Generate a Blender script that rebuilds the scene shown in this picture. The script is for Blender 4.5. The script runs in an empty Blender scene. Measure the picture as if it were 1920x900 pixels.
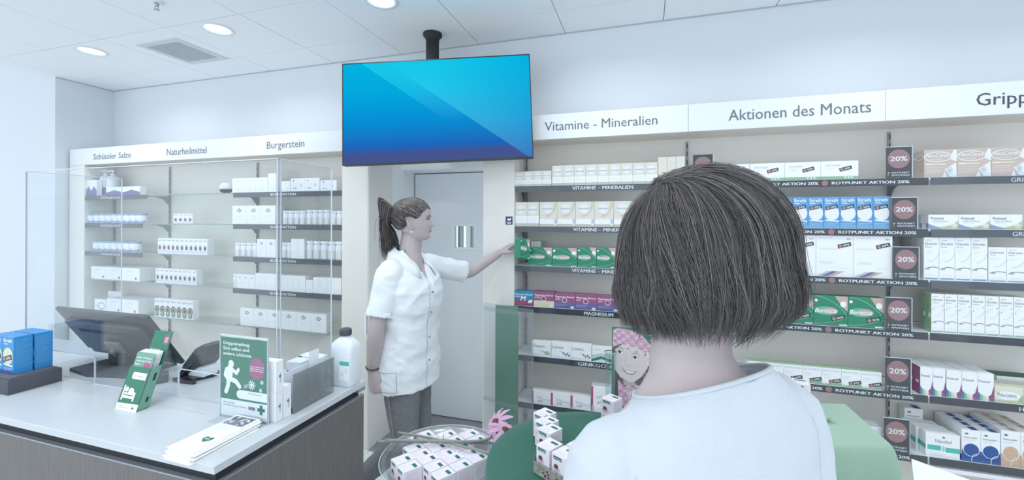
import bpy, bmesh, math, random
from mathutils import Vector, Matrix, noise
from mathutils.geometry import tessellate_polygon

scene = bpy.context.scene
COL = scene.collection
random.seed(7)

# ------------------------------------------------------------------ camera
F_PX, PP_X, PP_Y, ROLL, YAW, CAM_H = 798.0, 960.0, 414.0, 0.0035, math.radians(17.26), 1.58
AX = Vector((-math.sin(YAW), math.cos(YAW), 0)); RX = Vector((math.cos(YAW), math.sin(YAW), 0)); UP = Vector((0, 0, 1))
_c, _s = math.cos(ROLL), math.sin(ROLL)
cam_data = bpy.data.cameras.new('camera')
cam = bpy.data.objects.new('camera', cam_data); COL.objects.link(cam)
cx_, cy_ = RX * _c + UP * _s, UP * _c - RX * _s
cam.matrix_world = Matrix(((cx_.x, cy_.x, -AX.x, 0), (cx_.y, cy_.y, -AX.y, 0), (cx_.z, cy_.z, -AX.z, CAM_H), (0, 0, 0, 1)))
cam_data.sensor_fit = 'HORIZONTAL'; cam_data.sensor_width = 36.0
cam_data.lens = F_PX / 1920 * 36.0
cam_data.shift_y = -(450 - PP_Y) / 1920
cam_data.clip_start = 0.02
scene.camera = cam

# ------------------------------------------------------------------ light and exposure
scene.view_settings.view_transform = 'Standard'
scene.view_settings.look = 'None'
scene.view_settings.gamma = 1.0
scene.view_settings.use_curve_mapping = False
scene.view_settings.exposure = 0.06
world = bpy.data.worlds.new('world'); scene.world = world; world.use_nodes = True
bg = world.node_tree.nodes['Background']
bg.inputs['Color'].default_value = (0.80, 0.90, 1.0, 1)      # soft daylight from the shop front
bg.inputs['Strength'].default_value = 1.5
LAMP_POWER = 3.5

# ------------------------------------------------------------------ pixel helpers (planes of the room)
def ray(px, py):
    u, v = px - PP_X, PP_Y - py
    return AX + RX * ((u * _c - v * _s) / F_PX) + UP * ((u * _s + v * _c) / F_PX)
CAM = Vector((0, 0, CAM_H))
def aY(px, py, Y):
    d = ray(px, py); return CAM + d * (Y / d.y)
def aZ(px, py, Z):
    d = ray(px, py); return CAM + d * ((Z - CAM_H) / d.z)
def aX(px, py, X):
    d = ray(px, py); return CAM + d * (X / d.x)
def aD(px, py, D): return CAM + ray(px, py) * D
def X_at(px, Y, py=414): return aY(px, py, Y).x

# ------------------------------------------------------------------ materials
def lin(c):
    c /= 255.0
    return c / 12.92 if c <= 0.04045 else ((c + 0.055) / 1.055) ** 2.4
MATS = {}
def mat(name, rgb=(200, 200, 200), rough=0.5, metal=0.0, spec=0.4, bump=0.0, bscale=200.0, stretch=(1, 1, 1), var=0.0, vscale=40.0,
        emit=0.0, alpha=None, gloss=None, sheen=0.0):
    if name in MATS: return MATS[name]
    m = bpy.data.materials.new(name); m.use_nodes = True; MATS[name] = m
    nt = m.node_tree; N = nt.nodes; L = nt.links
    col = (lin(rgb[0]), lin(rgb[1]), lin(rgb[2]), 1)
    if alpha is not None:                                    # thin clear sheet: transparent mixed with a little gloss
        N.clear()
        out = N.new('ShaderNodeOutputMaterial'); mix = N.new('ShaderNodeMixShader')
        tr = N.new('ShaderNodeBsdfTransparent'); tr.inputs[0].default_value = col
        gl = N.new('ShaderNodeBsdfGlossy'); gl.inputs['Color'].default_value = (1, 1, 1, 1); gl.inputs['Roughness'].default_value = rough
        lw = N.new('ShaderNodeLayerWeight'); lw.inputs['Blend'].default_value = 0.25
        mr = N.new('ShaderNodeMapRange'); mr.inputs['To Min'].default_value = alpha; mr.inputs['To Max'].default_value = min(1, alpha + 0.18)
        L.new(lw.outputs['Facing'], mr.inputs['Value']); L.new(mr.outputs[0], mix.inputs[0])
        L.new(tr.outputs[0], mix.inputs[1]); L.new(gl.outputs[0], mix.inputs[2]); L.new(mix.outputs[0], out.inputs[0])
        return m
    b = N['Principled BSDF']
    b.inputs['Base Color'].default_value = col
    b.inputs['Roughness'].default_value = rough
    b.inputs['Metallic'].default_value = metal
    b.inputs['Specular IOR Level'].default_value = spec
    if sheen: b.inputs['Sheen Weight'].default_value = sheen
    if emit:
        b.inputs['Emission Color'].default_value = col; b.inputs['Emission Strength'].default_value = emit
    if bump or var:
        tc = N.new('ShaderNodeTexCoord'); mp = N.new('ShaderNodeMapping'); mp.inputs['Scale'].default_value = stretch
        L.new(tc.outputs['Object'], mp.inputs['Vector'])
    if bump:
        nz = N.new('ShaderNodeTexNoise'); nz.inputs['Scale'].default_value = bscale; nz.inputs['Detail'].default_value = 3
        bp = N.new('ShaderNodeBump'); bp.inputs['Strength'].default_value = bump; bp.inputs['Distance'].default_value = 0.002
        L.new(mp.outputs[0], nz.inputs['Vector']); L.new(nz.outputs['Fac'], bp.inputs['Height']); L.new(bp.outputs[0], b.inputs['Normal'])
    if var:
        nz = N.new('ShaderNodeTexNoise'); nz.inputs['Scale'].default_value = vscale; nz.inputs['Detail'].default_value = 4
        rp = N.new('ShaderNodeMapRange'); rp.inputs['From Min'].default_value = 0.25; rp.inputs['From Max'].default_value = 0.75
        rp.inputs['To Min'].default_value = 1 - var; rp.inputs['To Max'].default_value = 1 + var
        mx = N.new('ShaderNodeVectorMath'); mx.operation = 'SCALE'; mx.inputs[0].default_value = col[:3]
        L.new(mp.outputs[0], nz.inputs['Vector']); L.new(nz.outputs['Fac'], rp.inputs['Value']); L.new(rp.outputs[0], mx.inputs['Scale'])
        L.new(mx.outputs[0], b.inputs['Base Color'])
    return m

mat('white_wall', (228, 233, 238), 0.75, bump=0.12, bscale=260)
mat('ceiling_tile', (246, 249, 251), 0.8, bump=0.08, bscale=300)
mat('joint', (190, 196, 202), 0.9)
mat('lacquer', (240, 243, 246), 0.35)
mat('cream', (240, 238, 232), 0.55, var=0.015, vscale=5)
mat('back_panel', (234, 230, 223), 0.55, var=0.035, vscale=2.2, stretch=(0.15, 1, 3.5))
mat('steel_grey', (158, 161, 166), 0.45, 0.1)
mat('slot', (52, 54, 58), 0.7)
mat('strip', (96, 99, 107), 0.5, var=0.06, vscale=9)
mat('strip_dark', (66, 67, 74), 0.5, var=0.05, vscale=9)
mat('white', (248, 249, 250), 0.5)
mat('paper', (244, 246, 248), 0.55)
mat('sign_text', (118, 124, 132), 0.6)
mat('sign_text_dark', (84, 88, 96), 0.6)
mat('glass_edge', (150, 172, 172), 0.2)
mat('glass', (244, 249, 249), 0.06, alpha=0.05)
mat('acrylic', (250, 252, 253), 0.04, alpha=0.012)
mat('acrylic_edge', (212, 220, 226), 0.2)
mat('door', (240, 244, 248), 0.5)
mat('door_frame', (244, 248, 250), 0.5)
mat('black_gap', (60, 62, 66), 0.8)
mat('floor_light', (232, 233, 232), 0.4, var=0.05, vscale=3, stretch=(6, .6, 1))
mat('floor_dark', (150, 152, 156), 0.5, var=0.08, vscale=4, stretch=(.6, 8, 1))

# ------------------------------------------------------------------ mesh builder
class MB:
    def __init__(s): s.v = []; s.f = []; s.m = []; s.mats = []; s.smooth = []
    def mi(s, m):
        m = MATS[m] if isinstance(m, str) else m
        if m not in s.mats: s.mats.append(m)
        return s.mats.index(m)
    def add(s, verts, faces, m, smooth=False):
        b = len(s.v); s.v += [tuple(p) for p in verts]; i = s.mi(m)
        for f in faces: s.f.append([b + k for k in f]); s.m.append(i); s.smooth.append(smooth)
        return s
    def box(s, x0, x1, y0, y1, z0, z1, m, c=0.0):
        if c <= 0:
            return s.add([(x0, y0, z0), (x1, y0, z0), (x1, y1, z0), (x0, y1, z0), (x0, y0, z1), (x1, y0, z1), (x1, y1, z1), (x0, y1, z1)],
                  [(0, 3, 2, 1), (4, 5, 6, 7), (0, 1, 5, 4), (1, 2, 6, 5), (2, 3, 7, 6), (3, 0, 4, 7)], m)
        vs = []; idx = {}
        lo = (x0, y0, z0); hi = (x1, y1, z1)
        for i in range(8):
            sg = [(i >> k) & 1 for k in range(3)]
            for ax in range(3):
                p = []
                for k in range(3):
                    e = hi[k] if sg[k] else lo[k]
                    if k != ax: e += -c if sg[k] else c
                    p.append(e)
                idx[(i, ax)] = len(vs); vs.append(p)
        fs = []
        for ax in range(3):                                   # six main faces
            a, b = (ax + 1) % 3, (ax + 2) % 3
            for sd in (0, 1):
                ring = []
                for (sa, sb) in ((0, 0), (1, 0), (1, 1), (0, 1)):
                    i = (sd << ax) | (sa << a) | (sb << b); ring.append(idx[(i, ax)])
                fs.append(ring if sd else ring[::-1])
        for ax in range(3):                                   # twelve edge faces
            a, b = (ax + 1) % 3, (ax + 2) % 3
            for sa in (0, 1):
                for sb in (0, 1):
                    i0 = (sa << a) | (sb << b); i1 = i0 | (1 << ax)
                    q = [idx[(i0, a)], idx[(i1, a)], idx[(i1, b)], idx[(i0, b)]]
                    fs.append(q if (sa ^ sb) else q[::-1])
        for i in range(8):
            t = [idx[(i, 0)], idx[(i, 1)], idx[(i, 2)]]
            fs.append(t if bin(i).count('1') % 2 else t[::-1])
        return s.add(vs, fs, m)
    def obox(s, c, ux, uy, uz, m, ch=0.0):                     # oriented box: centre, half vectors
        t = MB(); lx, ly, lz = ux.length, uy.length, uz.length
        t.box(-lx, lx, -ly, ly, -lz, lz, m, ch)
        a, b, d = ux / lx, uy / ly, uz / lz
        return s.add([c + a * p[0] + b * p[1] + d * p[2] for p in t.v], t.f, m)
    def prism(s, poly, a, b, m, axis='z'):                    # 2D polygon extruded from a to b
        n = len(poly)
        def P(p, h): return (p[0], p[1], h) if axis == 'z' else ((p[0], h, p[1]) if axis == 'y' else (h, p[0], p[1]))
        vs = [P(p, a) for p in poly] + [P(p, b) for p in poly]
        fs = [tuple(range(n))[::-1], tuple(range(n, 2 * n))] + [(i, (i + 1) % n, n + (i + 1) % n, n + i) for i in range(n)]
        return s.add(vs, fs, m)
    def tube(s, pts, rad, m, seg=8, cap=True, smooth=True):
        pts = [Vector(p) for p in pts]; n = len(pts)
        if not hasattr(rad, '__len__'): rad = [rad] * n
        vs = []; t0 = (pts[1] - pts[0]).normalized()
        ref = Vector((0, 0, 1)) if abs(t0.z) < 0.9 else Vector((1, 0, 0))
        nx = t0.cross(ref).normalized()
        for i, p in enumerate(pts):
            t = (pts[min(i + 1, n - 1)] - pts[max(i - 1, 0)]).normalized()
            nx = (nx - t * nx.dot(t)).normalized(); ny = t.cross(nx)
            for k in range(seg):
                a = 2 * math.pi * k / seg; vs.append(p + (nx * math.cos(a) + ny * math.sin(a)) * rad[i])
        fs = [(i * seg + k, i * seg + (k + 1) % seg, (i + 1) * seg + (k + 1) % seg, (i + 1) * seg + k) for i in range(n - 1) for k in range(seg)]
        if cap: fs += [tuple(range(seg))[::-1], tuple(range((n - 1) * seg, n * seg))]
        return s.add(vs, fs, m, smooth)
    def lathe(s, prof, m, c=(0, 0, 0), seg=20, sx=1.0, sy=1.0, smooth=True, cap=True):   # (r, z) rings about z
        vs = []; n = len(prof)
        for r, z in prof:
            for k in range(seg):
                a = 2 * math.pi * k / seg; vs.append((c[0] + r * sx * math.cos(a), c[1] + r * sy * math.sin(a), c[2] + z))
        fs = [(i * seg + k, i * seg + (k + 1) % seg, (i + 1) * seg + (k + 1) % seg, (i + 1) * seg + k) for i in range(n - 1) for k in range(seg)]
        if cap and prof[0][0] > 1e-6: fs.append(tuple(range(seg))[::-1])
        if cap and prof[-1][0] > 1e-6: fs.append(tuple(range((n - 1) * seg, n * seg)))
        return s.add(vs, fs, m, smooth)
    def mesh(s, name):
        me = bpy.data.meshes.new(name); me.from_pydata(s.v, [], s.f)
        for m in s.mats: me.materials.append(m)
        me.polygons.foreach_set('material_index', s.m); me.polygons.foreach_set('use_smooth', s.smooth)
        me.update(); return me
    def build(s, name, parent=None, loc=None, rz=0.0):
        return link(name, s.mesh(name), parent, loc, rz)

def link(name, me, parent=None, loc=None, rz=0.0):
    o = bpy.data.objects.new(name, me); COL.objects.link(o)
    if parent is not None: o.parent = parent
    if loc is not None: o.location = loc
    if rz: o.rotation_euler = (0, 0, rz)
    return o
def empty(name, loc=(0, 0, 0), rz=0.0):
    o = bpy.data.objects.new(name, None); COL.objects.link(o); o.location = loc; o.rotation_euler = (0, 0, rz); o.empty_display_size = 0.05
    return o
def tag(o, label, cat, group=None):
    o['label'] = label; o['category'] = cat
    if group: o['group'] = group
    return o
def struct(o, label=None):
    o['kind'] = 'structure'
    if label: o['label'] = label
    return o

# ------------------------------------------------------------------ lettering
TXT = {}
def text_geo(s, bold=0.0):
    k = (s, bold)
    if k in TXT: return TXT[k]
    cu = bpy.data.curves.new('lettering', 'FONT'); cu.body = s; cu.resolution_u = 2; cu.offset = bold; cu.size = 1.0
    o = bpy.data.objects.new('lettering', cu); COL.objects.link(o)
    dg = bpy.context.evaluated_depsgraph_get(); me = o.evaluated_get(dg).to_mesh()
    v = [(p.co.x, p.co.y) for p in me.vertices]; f = [tuple(p.vertices) for p in me.polygons]
    o.evaluated_get(dg).to_mesh_clear(); bpy.data.objects.remove(o); bpy.data.curves.remove(cu)
    xs = [p[0] for p in v] or [0, 1]
    TXT[k] = (v, f, min(xs), max(xs)); return TXT[k]

class Face:
    """a flat printed face: o + u*x + w*y, proud along n"""
    def __init__(s, mb, o, u, w, n, off=0.0003):
        s.mb, s.o, s.u, s.w, s.n, s.off = mb, Vector(o), Vector(u), Vector(w), Vector(n), off; s.k = 0
    def p(s, x, y, layer): return s.o + s.u * x + s.w * y + s.n * (s.off * (layer + 1) + s.k * 3e-6)
    def poly(s, pts, m, layer=0):
        s.k += 1
        a = [s.p(x, y, layer) for x, y in pts]
        if len(a) <= 4: s.mb.add(a, [tuple(range(len(a)))], m)
        else:
            tri = tessellate_polygon([[Vector((x, y, 0)) for x, y in pts]])
            s.mb.add(a, [tuple(t) for t in tri], m)
    def rect(s, x0, x1, y0, y1, m, layer=0): s.poly([(x0, y0), (x1, y0), (x1, y1), (x0, y1)], m, layer)
    def disc(s, cx, cy, rx, ry, m, layer=0, seg=18):
        s.k += 1
        s.mb.add([s.p(cx + rx * math.cos(2 * math.pi * k / seg), cy + ry * math.sin(2 * math.pi * k / seg), layer) for k in range(seg)], [tuple(range(seg))], m)
    def ring(s, cx, cy, rx, ry, t, m, layer=0, seg=20, a0=0.0, a1=360.0):
        s.k += 1; vs = []; closed = abs(a1 - a0) >= 359.9; n = seg if closed else seg + 1
        for k in range(n):
            a = math.radians(a0 + (a1 - a0) * k / seg)
            vs += [s.p(cx + rx * math.cos(a), cy + ry * math.sin(a), layer), s.p(cx + (rx - t) * math.cos(a), cy + (ry - t) * math.sin(a), layer)]
        s.mb.add(vs, [(2 * k, 2 * ((k + 1) % n), 2 * ((k + 1) % n) + 1, 2 * k + 1) for k in range(seg)], m)
    def line(s, pts, t, m, layer=0):
        for a, b in zip(pts[:-1], pts[1:]):
            d = Vector((b[0] - a[0], b[1] - a[1])); 
            if d.length < 1e-9: continue
            q = Vector((-d.y, d.x)).normalized() * t / 2
            s.poly([(a[0] - q.x, a[1] - q.y), (b[0] - q.x, b[1] - q.y), (b[0] + q.x, b[1] + q.y), (a[0] + q.x, a[1] + q.y)], m, layer)
    def text(s, t, x, y, h, m, w=None, bold=0.0, layer=1, align='l', slant=0.0, rot=0.0):
        v, f, x0, x1 = text_geo(t); sc = h / 0.72; sx = sc       # heavier weights: the same outline laid down twice, slightly apart
        if w is not None: sx = w / max(1e-6, x1 - x0)
        W = (x1 - x0) * sx; ox = {'l': 0, 'c': -W / 2, 'r': -W}[align]
        c, sn = math.cos(rot), math.sin(rot)
        for db in ((-bold, bold) if bold else (0.0,)):
            s.k += 1; vs = []
            for a, b in v:
                X = ox + (a - x0 + db) * sx + b * sc * slant; Y = b * sc
                vs.append(s.p(x + X * c - Y * sn, y + X * sn + Y * c, layer))
            s.mb.add(vs, f, m)
# ================================================================== STRUCTURE
ZC = 2.848
XJ = [-2.389 + 0.625 * k for k in range(-9, 11)]
YJ = [2.85, 2.54, 2.005, 1.38, 0.755, 0.13, -0.495, -1.12, -1.745]
ceiling = struct(MB().box(-8.1, 4.0, -1.8, 3.25, ZC + 0.012, ZC + 0.05, 'joint').build('ceiling'))
LAMPS = [(-3.983, 2.12), (-2.716, 2.12), (-1.456, 2.12), (-0.19, 2.12), (1.07, 2.12), (2.9, -.4),
         (-3.983, 0.86), (-2.716, 0.86), (-1.456, 0.86), (-0.19, 0.86), (1.07, 0.86), (2.3, 0.86), (2.3, 2.12),
         (-2.716, -0.4), (-1.456, -0.4), (-0.19, -0.4), (1.07, -0.4), (-2.716, -1.5), (-0.19, -1.5), (1.07, -1.5)]
TILE = {}
def tile_mesh(w, d, hole):
    k = (round(w, 3), round(d, 3), hole)
    if k in TILE: return TILE[k]
    g = 0.0022
    if hole is None:
        me = MB().box(g, w - g, g, d - g, 0, 0.016, 'ceiling_tile', 0.001).mesh('ceiling_tile')
    else:
        bm = bmesh.new(); seg = 28
        out = [bm.verts.new(p) for p in ((g, g, 0), (w - g, g, 0), (w - g, d - g, 0), (g, d - g, 0))]
        inn = [bm.verts.new((hole[0] + 0.083 * math.cos(2 * math.pi * i / seg), hole[1] + 0.083 * math.sin(2 * math.pi * i / seg), 0)) for i in range(seg)]
        es = [bm.edges.new((a[i], a[(i + 1) % len(a)])) for a in (out, inn) for i in range(len(a))]
        bmesh.ops.triangle_fill(bm, edges=es, use_beauty=True, use_dissolve=False)
        for f in bm.faces:
            if f.normal.z > 0: f.normal_flip()
        r = bmesh.ops.extrude_face_region(bm, geom=list(bm.faces))
        bmesh.ops.translate(bm, vec=(0, 0, 0.016), verts=[e for e in r['geom'] if isinstance(e, bmesh.types.BMVert)])
        me = bpy.data.meshes.new('ceiling_tile'); bm.to_mesh(me); bm.free(); me.materials.append(MATS['ceiling_tile'])
    TILE[k] = me; return me
for i in range(len(XJ) - 1):
    for j in range(len(YJ) - 1):
        x0, x1, y1, y0 = XJ[i], XJ[i + 1], YJ[j], YJ[j + 1]
        hole = None
        for lx, ly in LAMPS:
            if x0 < lx < x1 and y0 < ly < y1: hole = (round(lx - x0, 3), round(ly - y0, 3))
        link('ceiling_tile', tile_mesh(x1 - x0, y1 - y0, hole), ceiling, (x0, y0, ZC))

struct(MB().box(-8.1, 4.0, -3.0, 3.6, -0.06, -0.004, 'floor_light').build('floor'))
fl = bpy.data.objects['floor']
pl_me = {}
for i in range(9):                                            # planks that show beside the counter and before the door
    for j in range(3):
        x0 = -2.4 + 0.2 * i + 0.0; y0 = 0.7 + 0.62 * j + (0.31 if i % 2 else 0)
        if 'p' not in pl_me: pl_me['p'] = MB().box(0.001, 0.199, 0.001, 0.619, -0.004, 0.0, 'floor_light', 0.0006).mesh('plank')
        if y0 + 0.62 < 2.62: link('plank', pl_me['p'], fl, (x0, y0, 0))
dk = MB().box(0.001, 0.90, 0.001, 0.099, -0.004, 0.001, 'floor_dark', 0.0006).mesh('plank')
for j in range(7): link('plank', dk, fl, (-1.88, 2.5 + 0.1 * j, 0))

# back wall above and behind the shelving, left wall with its corner
wb = MB(); wb.box(-5.06, -1.81, 2.85, 2.95, 0, ZC + .01, 'white_wall'); wb.box(-1.81, -0.95, 2.85, 2.95, 2.1, ZC + .01, 'white_wall'); wb.box(-0.95, 4.0, 2.85, 2.95, 0, ZC + .01, 'white_wall')
struct(wb.build('wall_back'))
struct(MB().box(-8.1, -5.01, 2.41, 2.95, 0, ZC + .008, 'white_wall').build('wall_left'))
struct(MB().box(4.0, 4.1, -1.8, 2.95, 0, ZC, 'white_wall').build('wall_right'))
# thin shadow profile where wall and ceiling meet
tr = MB(); tr.box(-5.01, 4.0, 2.842, 2.85, ZC - .006, ZC - .001, 'joint'); tr.box(-5.01, -5.004, 2.41, 2.85, ZC - .006, ZC - .001, 'joint')
struct(tr.build('trim_1'))

# door recess: side wall, frame, leaf with a small window
dr = empty('door_1', (-1.4, 3.11, 0)); struct(dr, 'pale grey flush door with a small square window')
def dpart(n, mb): 
    o = mb.build(n, dr); o.matrix_parent_inverse = Matrix.Translation((1.4, -3.11, 0)); return o
struct(MB().box(-1.8148, -1.808, 2.505, 2.79, 0, 2.066, 'cream').build('wall_recess'))
m = MB(); m.box(-1.88, -1.806, 2.79, 2.95, 0, 2.1, 'door_frame', .002); dpart('frame_post', m)
m = MB(); m.box(-1.88, -1.81, 2.952, 3.16, 0, 2.1, 'door'); dpart('reveal', m)
zh = aY(757, 321, 2.95).z
m = MB(); m.box(-1.806, -0.90, 2.90, 2.95, zh, 2.1, 'door_frame', .002); dpart('frame_header', m)
m = MB(); m.box(-1.81, -0.90, 2.95, 3.16, 1.965, 2.1, 'door'); dpart('reveal', m)
xl = -1.803; ztop = 1.958
wx0, wx1 = X_at(852, 3.11), X_at(889, 3.11); wz0, wz1 = aY(870, 464, 3.11).z, aY(870, 424, 3.11).z
m = MB(); m.box(xl, wx0, 3.11, 3.15, .008, ztop, 'door'); m.box(wx1, -0.92, 3.11, 3.15, .008, ztop, 'door')
m.box(wx0, wx1, 3.11, 3.15, .008, wz0, 'door'); m.box(wx0, wx1, 3.11, 3.15, wz1, ztop, 'door'); dpart('door_leaf', m)
m = MB(); b = .022
for q in ((wx0 - b, wx1 + b, wz1, wz1 + b), (wx0 - b, wx1 + b, wz0 - b, wz0), (wx0 - b, wx0, wz0, wz1), (wx1, wx1 + b, wz0, wz1)):
    m.box(q[0], q[1], 3.104, 3.11, q[2], q[3], 'door_frame', .001)
wf = dpart('window_frame', m)
m = MB(); m.box(wx0, wx1, 3.128, 3.132, wz0, wz1, 'glass'); dpart('pane', m)
m = MB(); m.box(xl - .004, xl, 3.112, 3.15, 0, ztop + .01, 'black_gap'); m.box(xl, -0.92, 3.114, 3.15, ztop, ztop + .006, 'black_gap'); m.box(xl, -.92, 3.116, 3.15, 0, .008, 'black_gap'); dpart('gap_seal', m)
mat('foliage', (120, 142, 132), .8, var=.5, vscale=45)
# what the little window looks onto
m = MB(); ww = wx1 - wx0
for a, b2, mm in ((-.06, .05, 'slot'), (.05, .20, 'steel_grey'), (.60, .66, 'slot'), (.66, .74, 'steel_grey')):
    m.box(wx0 + ww * a, wx0 + ww * b2, 3.20, 3.22, -.004, 2.0, mm)
o = m.build('window_frame_outside'); tag(o, 'dark mullions outside seen through the small door window', 'window frame')
m = MB(); m.box(wx0 + ww * .1, wx0 + ww * .66, 3.30, 3.32, -.004, 2.0, 'cream'); o = m.build('panel_outside'); struct(o)  # pale panel added behind the pane to cover the glaring world background
m = MB(); m.box(wx0 + ww * .70, wx0 + ww * 1.5, 3.34, 3.40, -.004, 2.0, 'foliage'); o = m.build('hedge'); tag(o, 'blurred greenery seen through the small door window', 'hedge')

# ------------------------------------------------------------------ ceiling fittings
mat('lamp_lens', (250, 253, 255), 0.4, emit=2.2)
mat('chrome', (190, 194, 200), 0.25, 0.8)
rows_named = {0: 'leftmost visible round ceiling downlight in front of the vent', 1: 'round ceiling downlight right of the square vent', 2: 'round ceiling downlight above the blue screen'}
for i, (lx, ly) in enumerate(LAMPS):
    t = empty('ceiling_downlight', (lx, ly, ZC))
    lab = rows_named.get(i, 'round recessed ceiling downlight outside the frame, number %d of the rest' % i) if False else rows_named.get(i, 'round recessed ceiling downlight further along the shop')
    if i == 6: lab = 'round ceiling downlight in the upper left corner of the view'
    tag(t, lab, 'lamp', 'recessed ceiling downlights')
    m = MB(); m.lathe([(0.083, .02), (0.083, 0.0), (0.098, -0.001), (0.097, -0.004), (0.080, -0.005), (0.076, 0.0), (0.070, 0.022)], 'lacquer', seg=32); m.build('trim_ring', t)
    m = MB(); m.lathe([(0.072, .008), (0.0, .004)], 'lamp_lens', seg=32); m.build('lens', t)
    ld = bpy.data.lights.new('downlight', 'AREA'); ld.shape = 'DISK'; ld.size = 0.13; ld.energy = LAMP_POWER; ld.color = (0.93, 0.97, 1.0); ld.spread = math.radians(150)
    lo = bpy.data.objects.new('downlight', ld); COL.objects.link(lo); lo.parent = t; lo.location = (0, 0, -0.002)
# ventilation grille
v0 = aZ(295, 97, ZC)
vt = empty('ceiling_vent', (-3.323, 2.332, ZC)); tag(vt, 'square perforated grey ventilation grille in the white ceiling', 'vent')
mat('vent', (196, 201, 206), .6); mat('vent_gap', (130, 136, 142), .8); mat('vent_frame', (214, 219, 224), .5)
m = MB()
for q in ((-.20, .20, -.20, -.155), (-.20, .20, .155, .20), (-.20, -.155, -.155, .155), (.155, .20, -.155, .155)): m.box(q[0], q[1], q[2], q[3], -.006, .002, 'vent_frame', .001)
m.build('frame', vt)
MB().box(-.155, .155, -.155, .155, -.001, .002, 'vent_gap').build('backing', vt)
sl = MB().box(-.155, .155, -.004, .004, -.004, -.0005, 'vent').mesh('slat'); sl2 = MB().box(-.004, .004, -.155, .155, -.0035, -.0005, 'vent').mesh('slat')
for k in range(18): link('slat', sl, vt, (0, -.149 + k * .01753, 0))
for k in range(18): link('slat', sl2, vt, (-.149 + k * .01753, 0, 0))
# sprinkler
sp = empty('sprinkler', tuple(aZ(294, 3, ZC))); tag(sp, 'small chrome fire sprinkler hanging from the ceiling', 'sprinkler')
MB().lathe([(.036, .0), (.036, -.004), (.022, -.008)], 'lacquer', seg=20).build('escutcheon', sp)
m = MB(); m.lathe([(.011, -.006), (.011, -.02), (.008, -.028)], 'chrome', seg=12)
m.tube([(-.012, 0, -.022), (-.014, 0, -.034), (-.004, 0, -.046)], .0025, 'chrome', 6); m.tube([(.012, 0, -.022), (.014, 0, -.034), (.004, 0, -.046)], .0025, 'chrome', 6)
m.lathe([(.016, -.046), (.016, -.048), (.004, -.05)], 'chrome', seg=14); m.build('nozzle', sp)

# ================================================================== SHELVING
ZS = [1.80, 1.547, 1.297, 1.04, 0.731, 0.432]                # right-hand shelves, underside of goods
YF, YB = 2.60, 2.83                                          # right: strip plane, back panel
LYF, LYB = 2.50, 2.73                                        # left unit
ZSL = [1.790, 1.547, 1.297, 1.052, 0.768]
def strip_obj(parent, x0, x1, z1, y, m='strip', h=0.036):
    mb = MB(); mb.box(x0, x1, y - .004, y, z1 - h, z1, m, .0008); return mb.build('label_strip', parent)
def bracket_mesh(dep):
    m = MB(); pr = [(0, 0), (dep, 0), (dep, -.004), (dep * .55, -.008), (dep * .25, -.026), (.010, -.07), (0, -.07)]
    m.prism([(-p[0], p[1]) for p in pr], -.0025, .0025, 'steel_grey', 'x'); return m.mesh('bracket')
def upright(parent, x, y, z0, z1):
    m = MB(); m.box(x - .0055, x + .0055, y - .014, y, z0, z1, 'steel_grey', .001)
    o = m.build('upright', parent); s = MB(); z = z0 + .03
    while z < z1 - .03:
        s.box(x - .002, x + .002, y - .0155, y - .0139, z, z + .028, 'slot'); z += .05
    so = s.build('slots', o); so['kind'] = 'stuff'; return o
BK_R, BK_L = bracket_mesh(.2), bracket_mesh(.19)
fascia_right_top, fascia_right_bot = 2.243, 2.089
def lettered(name, parent, txt, x, z, h, y, m, w=None, bold=0.0, align='l'):
    mb = MB(); f = Face(mb, (x, y, z), (1, 0, 0), (0, 0, 1), (0, -1, 0)); f.text(txt, 0, 0, h, m, w=w, bold=bold, align=align); return mb.build(name, parent)
bays = [(-0.791, 0.2500, 'vitamins'), (0.2500, 1.2720, 'offers'), (1.2720, 2.29, 'flu')]
UNIT = {}
for bi, (x0, x1, nm) in enumerate(bays):
    u = empty('wall_shelf', ((x0 + x1) / 2, YB, 0)); P = Matrix.Translation((-(x0 + x1) / 2, -YB, 0)); UNIT[nm] = u
    tag(u, ['tall wall shelf bay of vitamins and magnesium next to the door', 'middle wall shelf bay with red dot offer strips behind the customer', 'rightmost wall shelf bay of flu and cold remedies'][bi], 'shelf', 'white wall shelf bays right of the door')
    n0 = len(bpy.data.objects)
    for z0_, z1_ in ((.10, .435), (.435, .735), (.735, 1.045), (1.045, 1.30), (1.30, 1.55), (1.55, 1.80), (1.80, 2.10)):
        MB().box(x0, x1, YB, YB + .018, z0_ + .0015, z1_ - .0015, 'back_panel', .001).build('back_panel', u)
    if bi == 0:
        MB().box(-1.006, -0.791, YF, YB + .018, 0, 2.0885, 'cream', .002).build('end_post', u)
        upright(u, -0.772, YB, .1, 2.07)
    upright(u, x1, YB, .1, 2.07)
    for li, z in enumerate(ZS):
        a, b = x0 + (.008 if bi == 0 else .002), x1 - .002
        sh = MB().box(a, b, YF + .001, YB - .016, z - .012, z, 'lacquer', .001).build('shelf', u)
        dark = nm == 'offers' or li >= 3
        xs1 = b + (.06 if nm == 'offers' else 0); xs0 = a + (.065 if nm == 'flu' else 0)
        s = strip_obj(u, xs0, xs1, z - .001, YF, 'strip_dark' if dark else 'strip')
        MB().box(xs0, xs1, YF - .0075, YF - .0055, z - .04, z + .016, 'acrylic').build('price_rail', u)
        for bx in ((x0 + .02, x1) if bi == 0 else (x1,)):
            link('bracket', BK_R, u, (bx, YB - .014, z - .012))
    if nm == 'flu':
        MB().box(x0, x1, YF - .002, YF + .02, .365, .385, 'lacquer', .001).build('base_trim', u)
    MB().box(x0, x1, YF + .02, YB, .0, .10, 'cream').build('plinth', u)
    for o in u.children:
        o.matrix_parent_inverse = P
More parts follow.
